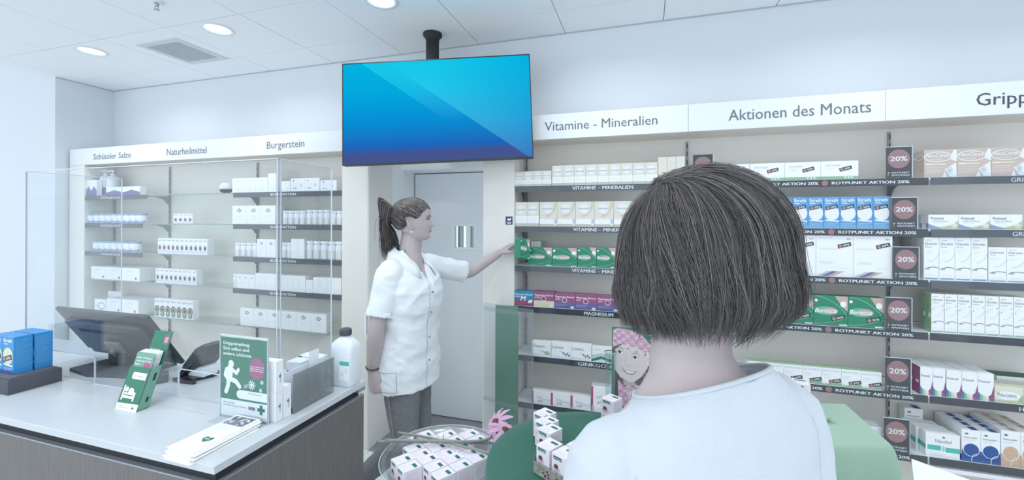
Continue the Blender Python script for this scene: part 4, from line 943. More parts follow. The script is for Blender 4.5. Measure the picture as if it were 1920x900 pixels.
# ---- clear acrylic screen: front sheet with raised lower edge, two returns
PY = 1.083; zt = aY(520, 298, PY).z; XL, XR = X_at(48, PY, 320), -1.128
sc = empty('acrylic_screen', ((XL + XR) / 2, PY, CT)); tag(sc, 'tall clear acrylic hygiene screen with side returns standing on the counter', 'screen')
SI = Matrix.Translation((-(XL + XR) / 2, -PY, -CT))
def sp_(n, m): o = m.build(n, sc); o.matrix_parent_inverse = SI; return o
xa, xb_ = X_at(177, PY, 720), X_at(333, PY, 750); zo = CT + .105; T = .005
m = MB(); m.prism([(XL, zo), (xa, zo), (xa, CT), (xb_, CT), (xb_, zo), (XR - .08, zo), (XR - .08, CT), (XR, CT), (XR, zt), (XL, zt)], PY, PY + T, 'acrylic', 'y'); sp_('front_sheet', m)
m = MB(); e = .0012
m.box(XL, XR, PY - .0005, PY + T, zt, zt + .003, 'acrylic_edge'); m.box(XL - .002, XL, PY, PY + T, CT, zt, 'acrylic_edge'); m.box(xa - .002, xa, PY - .0005, PY + T, CT, zo, 'acrylic_edge'); m.box(xb_, xb_ + .002, PY - .0005, PY + T, CT, zo, 'acrylic_edge')
m.box(xb_, XR - .08, PY - .0005, PY + T, zo - .0015, zo, 'acrylic_edge'); m.box(XL, xa, PY - .0005, PY + T, zo - .0015, zo, 'acrylic_edge'); m.box(xa, xb_, PY - .0005, PY + T, CT, CT + .0015, 'acrylic_edge'); sp_('sheet_edge', m)
yr = aX(668, 705, XR).y; yr = min(yr, 1.335)
sp_('side_return', MB().box(XR - T, XR, PY + T, yr, CT, zt, 'acrylic')); sp_('side_return', MB().box(XL, XL + T, PY + T, 1.42, CT, zt, 'acrylic'))
sp_('sheet_edge', MB().box(XR - T, XR, PY + T, yr, zt, zt + .003, 'acrylic_edge').box(XR - T, XR, yr, yr + .0015, CT, zt, 'acrylic_edge')); sp_('sheet_edge', MB().box(XL, XL + T, PY + T, 1.42, zt, zt + .003, 'acrylic_edge').box(XL, XL + T, 1.42, 1.422, CT, zt, 'acrylic_edge'))
m = MB(); m.tube([(XR - .004, PY + .008, CT), (XR - .004, PY + .008, zt)], .008, 'acrylic', 10); sp_('corner_joint', m)
m = MB(); m.box(XR - .0005, XR + .002, PY - .001, PY + .001, CT, zt, 'acrylic_edge'); m.box(XR + .002, XR + .0035, PY + .011, PY + .014, CT, zt, 'acrylic_edge'); sp_('corner_edge', m)

# ---- dark plinth with four blue tonic cartons
zp = 1.003; px_ = -2.165
t = empty('display_plinth', (px_ - .2, .99, CT)); tag(t, 'low dark grey display plinth at the left end of the counter', 'plinth')
MB().box(-.2, .2, -.074, .075, 0, zp - CT, 'matte_dark', .001).build('plinth', t)
mat('mat_grey', (104, 108, 114), .8, var=.2, vscale=300); MB().box(-.19, .19, -.066, .066, zp - CT, zp - CT + .004, 'mat_grey').build('top_mat', t)
bw, bd, bh = .066, .053, .138
for i in range(2):
    for j in range(2):
        carton('tonic_box', 'strath_big', bw - .001, bd - .001, bh, (-2.211 - bw / 2 - i * (bw + .001), .962 + bd / 2 - .012 + j * (bd + .004), zp + .004), 0, f'large bright blue tonic carton on the dark plinth, {["front", "back"][j]} {["right", "left"][i]}', 'blue tonic cartons on the plinth')
# ---- till monitor seen from behind, leaning back on its stand
TLm, TRm, BLm, BRm = Vector((-2.395, 1.15, 1.199)), Vector((-1.84, 1.15, 1.199)), Vector((-2.395, 1.29, .972)), Vector((-1.86, 1.29, .972))
# keep clear of the acrylic sheet
t = empty('till_monitor', (-2.1, 1.26, CT)); tag(t, 'dark till monitor seen from behind leaning over its stand on the counter', 'monitor')
TI2 = Matrix.Translation((2.1, -1.26, -CT))
def mp_(n, m): o = m.build(n, t); o.matrix_parent_inverse = TI2; return o
cm = (TLm + TRm + BLm + BRm) / 4; ux = (TRm - TLm) / 2; uz = (TLm - BLm) / 2; uy = ux.cross(uz).normalized() * -1
if uy.y > 0: uy = -uy
m = MB(); m.obox(cm - uy * .012, ux, uy * -.008, uz, 'device', .003); mp_('screen_panel', m)
m = MB(); m.obox(cm - uy * -.006 + uz * .02, ux * .84, uy * .012, uz * .62, 'device', .006); mp_('rear_cover', m)
m = MB(); m.obox(cm - uy * -.019 + uz * .30, ux * .60, uy * .001, uz * .05, 'slot'); mp_('vent_slot', m)
m = MB(); m.obox(cm - uy * .0215, ux * .96, uy * .001, uz * .93, 'device_gloss'); mp_('display', m)
m = MB(); base = Vector((-2.1, 1.27, CT))
m.obox(cm + uy * .026 - uz * .25, ux * .16, uy * .006, uz * .22, 'device_grey', .003)
m.tube([cm + uy * .03 - uz * .3, Vector((-2.12, 1.20, 1.03)), Vector((-2.12, 1.24, .985))], .010, 'device_grey', 8); m.box(-2.17, -2.07, 1.215, 1.275, CT + .02, CT + .065, 'device', .004); mp_('tilt_arm', m)
m = MB(); m.prism([(-2.27, 1.14), (-2.13, 1.12), (-1.93, 1.16), (-1.93, 1.33), (-2.26, 1.33)], CT, CT + .014, 'matte_dark'); mp_('stand_base', m)
MB().prism([(-1.9, 1.13), (-1.78, 1.145), (-1.76, 1.18), (-1.80, 1.21), (-1.92, 1.19)], CT, CT + .03, 'matte_dark').build('scanner_pad'); tag(bpy.data.objects['scanner_pad'], 'low dark pad device lying behind the leaflet holder', 'device')
# ---- card terminal on a white foot
t = empty('card_terminal', (-1.70, 1.245, CT)); tag(t, 'glossy dark card terminal tilted on a stand behind the clear screen', 'terminal')
MB().prism([(-.04, -.05), (.02, -.055), (.055, .03), (.04, .07), (-.05, .06)], 0, .012, 'device', 'z').build('foot', t)
m = MB(); m.prism([(-.03, -.01), (.05, -.01), (.05, .05), (-.03, .05)], .012, .05, 'bottle_white'); m.build('cradle', t)
prof = [(-.075, .012), (-.06, .004), (.03, .05), (.065, .09), (.075, .115), (.07, .135), (.045, .138), (.01, .12), (-.055, .05)]
m = MB(); m.prism(prof, -.012, .062, 'device', 'y')
dev = m.build('terminal_body', t); 
m = MB(); m.add([(.046, -.004, .1395), (.046, .054, .1395), (.012, .054, .1225), (.012, -.004, .1225)], [(0, 1, 2, 3)], 'c_lgrey'); m.add([(.008, -.004, .1205), (.008, .054, .1205), (-.05, .054, .057), (-.05, -.004, .057)], [(0, 1, 2, 3)], 'device_gloss'); m.build('display', dev)
m = MB(); m.prism([(-.05, -.055), (-.01, -.06), (.055, -.055), (.06, -.045), (-.03, -.03)], .0, .014, 'device_gloss'); m.tube([(-.04, -.03, .012), (-.02, -.01, .05), (0, .0, .07)], .008, 'device', 6); m.build('stand', t)
m = MB(); pts = [Vector((-2.30, 1.40, CT + .003)), Vector((-2.24, 1.385, CT + .003)), Vector((-2.17, 1.36, CT + .003)), Vector((-2.12, 1.335, CT + .003))]; m.tube(pts, .003, 'bottle_white', 6); o = m.build('cable'); tag(o, 'white cable lying behind the till monitor', 'cable')

# ---- leaflet holder with bed pictogram
mat('apo_green', (58, 126, 100), .45); mat('apo_green_pale', (120, 166, 146), .45); mat('plum', (172, 98, 138), .5)
LX0, LX1, LY0 = -1.681, -1.581, .962; lean = .044 / .128; Hh = .128
t = empty('leaflet_holder', ((LX0 + LX1) / 2, LY0 + .02, CT)); tag(t, 'green cardboard leaflet holder with white bed pictogram on the counter', 'leaflet holder')
w = LX1 - LX0; d = .034; y0 = -.02
def LPt(x, y, z): return Vector((x, y0 + y + z * lean, z))
def shell(name, pts4, m_, thick=.0012):
    a = [LPt(*p) for p in pts4]; n = (a[1] - a[0]).cross(a[3] - a[0]).normalized() * thick; mb = MB()
    mb.add(a + [p - n for p in a], [(0, 1, 2, 3), (7, 6, 5, 4), (0, 4, 5, 1), (1, 5, 6, 2), (2, 6, 7, 3), (3, 7, 4, 0)], m_); return mb.build(name, t)
fr = shell('front_panel', [(-w / 2, 0, 0), (w / 2, 0, 0), (w / 2, 0, Hh), (-w / 2, 0, Hh)], 'apo_green'); sd = shell('side_panel', [(w / 2, 0, 0), (w / 2, d, 0), (w / 2, d, Hh + .004), (w / 2, 0, Hh)], 'apo_green_pale'); shell('side_panel', [(-w / 2, d, 0), (-w / 2, 0, 0), (-w / 2, 0, Hh), (-w / 2, d, Hh + .004)], 'apo_green_pale')
bk = shell('back_card', [(-w / 2 + .012, d, 0), (w / 2, d, 0), (w / 2, d, .235), (-w / 2 + .012, d, .235)], 'apo_green'); shell('bottom', [(-w / 2, 0, .002), (-w / 2, d, .002), (w / 2, d, .002), (w / 2, 0, .002)], 'carton')
U_, W_, N_ = Vector((1, 0, 0)), (LPt(0, 0, 1) - LPt(0, 0, 0)).normalized(), None; N_ = Vector((0, -1, lean)).normalized(); FL = (LPt(0, 0, Hh) - LPt(0, 0, 0)).length
m = MB(); f = Face(m, LPt(-w / 2, 0, 0), U_, W_, N_, .0002); f.poly([(0, 0), (w, 0), (w, FL * .17), (0, FL * .15)], 'carton'); f.text('Ihre Apotheke', w * .1, FL * .08, .003, 'c_grey', layer=1); f.text('Der direkte Weg zur Gesundheit', w * .1, FL * .05, .003, 'c_grey', layer=1, w=w * .45)
f.rect(w * .72, w * .84, FL * .065, FL * .085, 'apo_green', 1); f.rect(w * .765, w * .795, FL * .035, FL * .115, 'apo_green', 1); m.build('printed_base', fr)
m = MB(); f = Face(m, LPt(-w / 2, 0, 0), U_, W_, N_, .0002)
f.rect(w * .08, w * .15, FL * .22, FL * .56, 'white_letter'); f.rect(w * .62, w * .69, FL * .22, FL * .42, 'white_letter'); f.rect(w * .1, w * .68, FL * .27, FL * .33, 'white_letter'); f.disc(w * .24, FL * .47, w * .075, FL * .06, 'white_letter'); f.rect(w * .17, w * .32, FL * .35, FL * .40, 'white_letter')
f.poly([(w * .33, FL * .35), (w * .61, FL * .35), (w * .61, FL * .42), (w * .55, FL * .50), (w * .42, FL * .52), (w * .35, FL * .48)], 'white_letter'); m.build('bed_pictogram', fr)
m = MB(); f = Face(m, LPt(-w / 2, 0, 0), U_, W_, N_, .0002); f.rect(w * .32, w * .92, FL * .72, FL * .88, 'white_letter'); f.disc(w * .32, FL * .80, w * .06, FL * .08, 'white_letter'); f.text('Im Wartebereich', w * .38, FL * .78, .005, 'c_grey', w=w * .45, layer=1); m.build('printed_tag', fr)
m = MB(); f = Face(m, LPt(w / 2, 0, 0), (0, 1, 0), W_, (1, 0, 0), .0003); f.rect(.018, .026, FL * .18, FL * .3, 'slot'); f.rect(.018, .026, FL * .68, FL * .86, 'slot'); m.build('slots', sd)
m = MB(); f = Face(m, LPt(-w / 2 + .012, d - .0002, 0), U_, W_, N_, .0002); f.text('Gut gewappnet', w * .06, .183, .0065, 'white_letter', w=w * .5, bold=.02); f.text('für die Grippesaison.', w * .06, .172, .0065, 'white_letter', w=w * .66, bold=.02); m.build('lettering', bk)
m = MB(); f = Face(m, LPt(-w / 2 + .012, d - .0002, 0), U_, W_, N_, .0002); f.disc(w * .7, .220, .013, .018, 'plum', 0, 20)
for k in range(3): f.rect(w * .62, w * (.78 - .03 * (k % 2)), .212 + k * .006, .2145 + k * .006, 'white_letter', 1)
m.build('round_badge', bk)
for k in range(5):                                            # the leaflets standing in it
    yy = .004 + k * .0055; hh = .172 + k * .001
    lf = shell('leaflet', [(-w / 2 + .006, yy, .004), (w / 2 - .006, yy, .004), (w / 2 - .006, yy, hh), (-w / 2 + .006, yy, hh)], 'apo_green_pale' if k == 0 else 'carton', .0008)
    if k == 0:
        m = MB(); f = Face(m, LPt(-w / 2 + .006, yy, .004), U_, W_, N_, .0002)
        for q, s_ in enumerate(('Lieber 10 Minuten', 'testen, als 14 Tage', 'liegen.')): f.text(s_, w * .08, .158 - q * .0105, .006, 'white_letter', bold=.02, w=w * (.7 if q < 2 else .26))
        f.disc(w * .66, .137, .016, .014, 'plum', 0, 20); m.build('lettering', lf)
# ---- flu jab poster in an acrylic stand
PX0, PX1, PYs = -1.300, -1.104, 1.03
t = empty('poster_stand', ((PX0 + PX1) / 2, PYs, CT)); tag(t, 'green flu vaccination poster with running figure in a clear stand', 'poster')
w = PX1 - PX0; h = aY(411, 627, PYs).z - CT - .006
MB().box(-w / 2 + .003, w / 2 - .003, -.0006, .0006, .006, h + .004, 'carton').build('poster_sheet', t)
sh_ = t.children[0]
MB().box(-w / 2, w / 2, -.0035, -.0012, 0, h + .006, 'acrylic').build('clear_front', t)
MB().box(-w / 2, w / 2, -.0035, .002, h + .006, h + .009, 'acrylic_edge').box(-w / 2, -w / 2 + .002, -.0035, .002, 0, h + .006, 'acrylic_edge').box(w / 2 - .002, w / 2, -.0035, .002, 0, h + .006, 'acrylic_edge').build('clear_edge', t)
MB().box(-w / 2, w / 2, -.045, .03, 0, .002, 'acrylic').build('clear_foot', t)
m = MB(); f = Face(m, (-w / 2 + .003, -.0007, .006), (1, 0, 0), (0, 0, 1), (0, -1, 0), .0001); w2, h2 = w - .006, h - .002
f.rect(.0, w2, h2 * .21, h2 * .99, 'apo_green'); m.build('green_field', sh_)
m = MB(); f = Face(m, (-w / 2 + .003, -.0007, .006), (1, 0, 0), (0, 0, 1), (0, -1, 0), .0001)
for q, (s_, ww) in enumerate((('Grippeimpfung:', .58), ('Sich selbst und', .56), ('andere schützen.', .62))): f.text(s_, w2 * .05, h2 * (.895 - q * .066), h2 * .043, 'white_letter', w=w2 * ww, bold=.022, layer=2)
m.build('headline', sh_)
m = MB(); f = Face(m, (-w / 2 + .003, -.0007, .006), (1, 0, 0), (0, 0, 1), (0, -1, 0), .0001)
hx = lambda a: w2 * a; hy = lambda b: h2 * b
f.disc(hx(.225), hy(.655), .011, .0125, 'white_letter', 2, 18)
def limb(pts, r):
    f.line([(hx(a), hy(b)) for a, b in pts], r * 2, 'white_letter', 2)
    for a, b in pts: f.disc(hx(a), hy(b), r, r, 'white_letter', 2, 12)
limb([(.20, .59), (.18, .47)], .013); limb([(.12, .585), (.09, .51), (.13, .475)], .0055); limb([(.25, .59), (.34, .545), (.385, .595)], .0055); limb([(.17, .46), (.16, .38), (.115, .30)], .0075); limb([(.22, .465), (.33, .445), (.41, .385)], .0075); m.build('running_figure', sh_)
m = MB(); f = Face(m, (-w / 2 + .003, -.0007, .006), (1, 0, 0), (0, 0, 1), (0, -1, 0), .0001)
f.disc(hx(.78), hy(.635), .031, .034, 'plum', 2, 26)
for q, s_ in enumerate(('Jetzt schnell und', 'unkompliziert in', 'Ihrer Apotheke.')): f.text(s_, hx(.64), hy(.648 - q * .025), .0042, 'white_letter', w=hx(.28), bold=.02, layer=3)
m.build('round_badge', sh_)
m = MB(); f = Face(m, (-w / 2 + .003, -.0007, .006), (1, 0, 0), (0, 0, 1), (0, -1, 0), .0001)
for (a, b, r) in ((.67, .425, .0105), (.885, .475, .005), (.86, .375, .005)):
    f.ring(hx(a), hy(b), r, r, r * .25, 'white_letter', 2, 16); f.disc(hx(a), hy(b), r * .55, r * .55, 'white_letter', 2, 10)
    for k in range(10):
        an = 2 * math.pi * k / 10; f.line([(hx(a) + r * math.cos(an), hy(b) + r * math.sin(an)), (hx(a) + r * 1.5 * math.cos(an), hy(b) + r * 1.5 * math.sin(an))], r * .22, 'white_letter', 2)
for q in range(3): f.line([(hx(.5), hy(.405 - q * .016)), (hx(.585), hy(.425 - q * .016))], .0014, 'white_letter', 2)
m.build('virus_symbols', sh_)
m = MB(); f = Face(m, (-w / 2 + .003, -.0007, .006), (1, 0, 0), (0, 0, 1), (0, -1, 0), .0001)
f.rect(hx(.42), hx(1), hy(.235), hy(.345), 'white_letter', 2); f.disc(hx(.42), hy(.29), hy(.055), hy(.055), 'white_letter', 2); f.text('Wettbewerb', hx(.6), hy(.305), .006, 'c_grey', layer=3, w=hx(.28)); lines(f, hx(.6), hx(.9), hy(.285), 3, hy(.018)); m.build('white_tag', sh_)
m = MB(); f = Face(m, (-w / 2 + .003, -.0007, .006), (1, 0, 0), (0, 0, 1), (0, -1, 0), .0001)
f.text('Ihre Apotheke.', hx(.06), hy(.16), .0055, 'c_grey', w=hx(.25)); f.text('Der direkte Weg zur Gesundheit.', hx(.06), hy(.125), .0055, 'c_grey', w=hx(.5)); f.rect(hx(.60), hx(.74), hy(.115), hy(.155), 'c_grey')
f.rect(hx(.79), hx(.95), hy(.115), hy(.155), 'apo_green', 1); f.rect(hx(.84), hx(.90), hy(.075), hy(.195), 'apo_green', 1); m.build('footer_print', sh_)
# ---- fanned pile of leaflets
t = empty('leaflet_pile', (-1.165, .92, CT)); tag(t, 'fanned pile of narrow white leaflets near the counter corner', 'leaflets')
random.seed(3)
lm = MB().box(-.048, .048, -.102, .102, 0, .0016, 'paper', .0003).mesh('leaflet')
for k in range(9):
    o = link('leaflet', lm, t, (-.012 * (1 - k / 8) * -1 - .006 * (k % 3), -.022 + .0028 * k, .0019 * k), (.05 - .016 * k) if k < 6 else -.02 * (k - 7)); o.rotation_euler[2] = -.03 + .012 * ((k * 5) % 4)
top = t.children[-1]
m = MB(); f = Face(m, (-.048, -.102, .0016), (1, 0, 0), (0, 1, 0), (0, 0, 1), .0002)
f.rect(.008, .088, .148, .198, 'c_grey'); random.seed(5)
for k in range(22): f.disc(random.uniform(.014, .082), random.uniform(.152, .193), .004, .005, random.choice(['c_lgrey', 'c_offwhite', 'c_black', 'c_dgrey']), 1, 8)
m.build('photo_print', top)
m = MB(); f = Face(m, (-.048, -.102, .0016), (1, 0, 0), (0, 1, 0), (0, 0, 1), .0002); lines(f, .012, .08, .138, 4, .008, 'c_lgrey'); lines(f, .012, .05, .10, 2, .008, 'c_lgrey')
f.poly([(.062, .05), (.078, .064), (.078, .074), (.070, .078), (.062, .072), (.054, .078), (.046, .074), (.046, .064)], 'apo_green', 1); f.text('RPA', .054, .063, .006, 'white_letter', w=.016, bold=.02, layer=2); m.build('heart_print', top)
# ---- white cartons by the poster
mat('seam', (210, 216, 224), .6)
def white_box(x0, x1, y0_, y1_, z0, h, label):
    t = MB().box(x0 - (x0 + x1) / 2, x1 - (x0 + x1) / 2, y0_ - (y0_ + y1_) / 2, y1_ - (y0_ + y1_) / 2, 0, h, 'carton', .0008).build('white_carton', None, ((x0 + x1) / 2, (y0_ + y1_) / 2, z0)); tag(t, label, 'box', 'white cartons beside the poster')
    w, d = x1 - x0, y1_ - y0_; m = MB(); f = Face(m, (-w / 2, -d / 2, 0), (1, 0, 0), (0, 0, 1), (0, -1, 0), .0002); f.line([(w * .35, h), (w * .9, h * .55)], .0007, 'seam'); m.build('flap_seam', t)
    m = MB(); f = Face(m, (w / 2, -d / 2, 0), (0, 1, 0), (0, 0, 1), (1, 0, 0), .0002); f.text('PHARMA', d * .72, h * .3, d * .22, 'c_grey', w=h * .3, rot=math.pi / 2); f.rect(d * .4, d * .7, h * .46, h * .54, 'c_grey'); f.line([(d * .2, 0), (d * .2, h)], .0006, 'seam'); m.build('side_print', t)
white_box(-1.158, -1.092, 1.045, 1.0735, CT, .091, 'lower white carton beside the green poster'); white_box(-1.157, -1.091, 1.046, 1.0735, CT + .0911, .098, 'upper white carton stacked beside the green poster'); white_box(-1.124, -1.089, 1.076, 1.104, CT, .102, 'narrow white carton behind the stacked white cartons')
# ---- grey acrylic rack with cards, small boxes behind
mat('smoke', (206, 210, 214), .25, alpha=.22)
t = empty('card_rack', (-1.085, 1.19, CT)); tag(t, 'smoky acrylic card rack along the counter edge', 'rack')
m = MB(); m.prism([(-.082, 0), (.105, 0), (.105, .128), (-.082, .128)], -.0015, .0015, 'smoke', 'x'); m.build('front_sheet', t)
MB().box(-.0395, -.0035, -.08, .10, 0, .004, 'smoke').build('bottom_sheet', t); MB().box(-.0385, -.0355, -.08, .10, .004, .13, 'bottle_white').build('back_sheet', t)
m = MB(); f = Face(m, (.0016, -.08, 0), (0, 1, 0), (0, 0, 1), (1, 0, 0), .0002); f.rect(.145, .165, .055, .075, 'c_grey'); f.disc(.03, .117, .002, .002, 'c_grey', 0, 8); f.disc(.11, .117, .002, .002, 'c_grey', 0, 8); m.build('sticker', t)
o = MB().box(-.001, .001, -.022, .022, 0, .17, 'bottle_white', .0004).build('price_flag', None, (-1.105, 1.22, CT + .004)); tag(o, 'upright translucent white card standing in the acrylic rack', 'card')
def small_box(name, loc, w, d, h, body, label, deco):
    t = MB().box(-w / 2, w / 2, -d / 2, d / 2, 0, h, body, .0008).build(name, None, loc); tag(t, label, 'box'); m = MB(); f = Face(m, (-w / 2, -d / 2, 0), (1, 0, 0), (0, 0, 1), (0, -1, 0), .0002); deco(f, w, h); m.build('front_print', t)
def deco_a(f, w, h): f.rect(0, w, 0, h * .75, 'c_purple'); f.disc(w * .8, h * .4, w * .22, h * .35, 'carton', 1); f.disc(w * .25, h * .6, w * .06, h * .08, 'white_letter', 1); f.disc(w * .42, h * .6, w * .06, h * .08, 'white_letter', 1); lines(f, w * .1, w * .5, h * .35, 2, h * .12, 'c_ltblue')
def deco_b(f, w, h): f.rect(0, w * .18, 0, h, 'apo_green'); lines(f, w * .28, w * .8, h * .65, 2, h * .15, 'c_grey')
small_box('mask_box', (-1.19, 1.24, CT), .06, .05, .125, 'carton', 'white and purple box behind the acrylic card rack', deco_a)
small_box('test_box', (-1.195, 1.315, CT), .095, .045, .12, 'carton', 'white and green box between card rack and bottle', deco_b)
# ---- disinfectant bottle
t = empty('disinfectant_bottle', (-1.1, 1.380, CT)); tag(t, 'square white plastic bottle with dark cap at the counter end', 'bottle')
mat('hdpe', (236, 242, 247), .4); mat('cap_dark', (84, 88, 98), .5)
def rrect(hw, hd, r, z, n=5):
    p = []
    for cx, cy, a0 in ((hw - r, hd - r, 0), (-hw + r, hd - r, 90), (-hw + r, -hd + r, 180), (hw - r, -hd + r, 270)):
        for k in range(n + 1): a = math.radians(a0 + 90 * k / n); p.append((cx + r * math.cos(a), cy + r * math.sin(a), z))
    return p
def loft_rings(mb, rings, m, smooth=True):
    n = len(rings[0]); vs = [p for r in rings for p in r]
    fs = [(i * n + k, i * n + (k + 1) % n, (i + 1) * n + (k + 1) % n, (i + 1) * n + k) for i in range(len(rings) - 1) for k in range(n)]
    fs += [tuple(range(n))[::-1], tuple(range((len(rings) - 1) * n, len(rings) * n))]; mb.add(vs, fs, m, smooth)
m = MB(); hw, hd = .048, .036
loft_rings(m, [rrect(hw - .003, hd - .003, .012, 0), rrect(hw, hd, .014, .004), rrect(hw, hd, .014, .14), rrect(hw - .002, hd - .002, .016, .155), rrect(hw - .012, hd - .010, .018, .168), rrect(.026, .022, .018, .176), rrect(.018, .018, .0175, .181), rrect(.0175, .0175, .017, .19)], 'hdpe'); m.build('bottle', t)
m = MB(); m.lathe([(.021, .187), (.0215, .189), (.0215, .208), (.0195, .212), (0.0, .212)], 'cap_dark', seg=28)
for k in range(28): a = 2 * math.pi * k / 28; m.box(.0215 * math.cos(a) - .0007, .0215 * math.cos(a) + .0007, .0215 * math.sin(a) - .0007, .0215 * math.sin(a) + .0007, .189, .207, 'cap_dark')
cpo = m.build('cap', t); 
m = MB(); f = Face(m, (-.028, -hd - .0003, 0), (1, 0, 0), (0, 0, 1), (0, -1, 0), .0003); f.rect(.028, .075, .025, .13, 'carton'); f.rect(.03, .072, .082, .098, 'c_turq', 1); lines(f, .032, .068, .122, 3, .008, 'c_lgrey'); f.ring(.06, .062, .007, .009, .001, 'c_grey', 1, 4); f.ring(.042, .05, .005, .006, .001, 'c_grey', 1, 4); m.build('paper_label', t)
# ================================================================== PEOPLE: TOOLS
mat('skin', (192, 179, 179), .55, var=.03, vscale=30, bump=.06, bscale=420)
mat('lip', (176, 142, 146), .45); mat('eye_white', (226, 226, 228), .3); mat('eye_dark', (48, 46, 50), .3); mat('brow', (104, 96, 96), .8)
for i, c in enumerate(((70, 67, 69), (92, 88, 89), (114, 109, 109), (134, 129, 129))): mat('hair_dark%d' % i, c, .48, spec=.45)
for i, c in enumerate(((72, 67, 66), (92, 86, 84), (116, 109, 106), (148, 140, 136))): mat('hair_brown%d' % i, c, .5, spec=.4)
mat('shirt_white', (240, 244, 248), .8, bump=.10, bscale=900); mat('knit_white', (206, 213, 222), .9, bump=.6, bscale=700, var=.012, vscale=300, sheen=.2)
mat('denim', (124, 127, 133), .85, bump=.4, bscale=900, var=.12, vscale=60); mat('trouser_dark', (70, 74, 82), .85, bump=.2, bscale=700); mat('seam_thread', (168, 170, 174), .8); mat('shoe', (66, 68, 74), .5); mat('pearl', (244, 246, 248), .2); mat('band', (58, 56, 60), .6)

def ring_pts(c, sx, sy, a, b, n=24, e=2.0):
    out = []
    for k in range(n):
        t = 2 * math.pi * k / n; co, si = math.cos(t), math.sin(t)
        out.append(c + sx * (a * math.copysign(abs(co) ** (2 / e), co)) + sy * (b * math.copysign(abs(si) ** (2 / e), si)))
    return out
def loft(mb, rings, m='skin', close=True):
    n = len(rings[0]); vs = [p for r in rings for p in r]; L = len(rings)
    fs = [(i * n + k, i * n + (k + 1) % n, (i + 1) * n + (k + 1) % n, (i + 1) * n + k) for i in range(L - 1) for k in range(n)]
    if close: fs += [tuple(range(n))[::-1], tuple(range((L - 1) * n, L * n))]
    mb.add(vs, fs, m, True)
def limb3(mb, pts, rad, m='skin', side=Vector((1, 0, 0)), n=18, cap0=True, cap1=True, sub=4, cup=0.0):
    """rounded, tapering limb through joints; rad = r or (r_side, r_other); Catmull-Rom between the joints"""
    P = [Vector(p) for p in pts]; R = [(r, r) if not hasattr(r, '__len__') else r for r in rad]
    PP, RR = [], []
    for i in range(len(P) - 1):
        p0, p1, p2, p3 = P[max(i - 1, 0)], P[i], P[i + 1], P[min(i + 2, len(P) - 1)]
        for k in range(sub):
            t = k / sub
            PP.append(0.5 * ((2 * p1) + (p2 - p0) * t + (2 * p0 - 5 * p1 + 4 * p2 - p3) * t * t + (3 * p1 - p0 - 3 * p2 + p3) * t ** 3))
            RR.append((R[i][0] + (R[i + 1][0] - R[i][0]) * t, R[i][1] + (R[i + 1][1] - R[i][1]) * t))
    PP.append(P[-1]); RR.append(R[-1]); rings = []
    t0 = (PP[1] - PP[0]).normalized(); sx = (side - t0 * side.dot(t0)).normalized()
    fr = []
    for i in range(len(PP)):
        t = (PP[min(i + 1, len(PP) - 1)] - PP[max(i - 1, 0)]).normalized(); sx = (sx - t * sx.dot(t)).normalized(); fr.append((t, sx, t.cross(sx)))
    if cap0:
        t, s, u = fr[0]
        for q in (80, 55, 28): a = math.radians(q); rings.append(ring_pts(PP[0] - t * (max(RR[0]) * math.sin(a) * .8), s, u, RR[0][0] * math.cos(a), RR[0][1] * math.cos(a), n))
    for i in range(len(PP)): rings.append(ring_pts(PP[i], fr[i][1], fr[i][2], RR[i][0], RR[i][1], n))
    t, s, u = fr[-1]
    if cup:
        rings.append(ring_pts(PP[-1], s, u, RR[-1][0] - .005, RR[-1][1] - .005, n)); rings.append(ring_pts(PP[-1] - t * cup, s, u, RR[-1][0] - .006, RR[-1][1] - .006, n))
    elif cap1:
        for q in (28, 55, 80): a = math.radians(q); rings.append(ring_pts(PP[-1] + t * (max(RR[-1]) * math.sin(a) * .8), s, u, RR[-1][0] * math.cos(a), RR[-1][1] * math.cos(a), n))
    loft(mb, rings, m)
def fused(mb, name, voxel, parent=None, smooth=2, mtl=None):
    """one continuous surface out of overlapping closed shapes"""
    o = mb.build(name); md = o.modifiers.new('r', 'REMESH'); md.mode = 'VOXEL'; md.voxel_size = voxel; md.use_smooth_shade = True
    if smooth:
        ms = o.modifiers.new('s', 'SMOOTH'); ms.factor = .5; ms.iterations = smooth
    dg = bpy.context.evaluated_depsgraph_get(); me = bpy.data.meshes.new_from_object(o.evaluated_get(dg)); bpy.data.objects.remove(o)
    me.name = name; me.materials.clear(); me.materials.append(MATS[mtl or 'skin'])
    me.polygons.foreach_set('material_index', [0] * len(me.polygons)); me.polygons.foreach_set('use_smooth', [True] * len(me.polygons)); me.update()
    return link(name, me, parent)
def smoothstep(a, b, x):
    t = max(0.0, min(1.0, (x - a) / (b - a))); return t * t * (3 - 2 * t)
def lerp_tab(tab, z):
    if z <= tab[0][0]: return tab[0][1]
    for (a, b), (c, d) in zip(tab[:-1], tab[1:]):
        if z <= c: t = (z - a) / (c - a); t = t * t * (3 - 2 * t) * .5 + t * .5; return b + (d - b) * t
    return tab[-1][1]
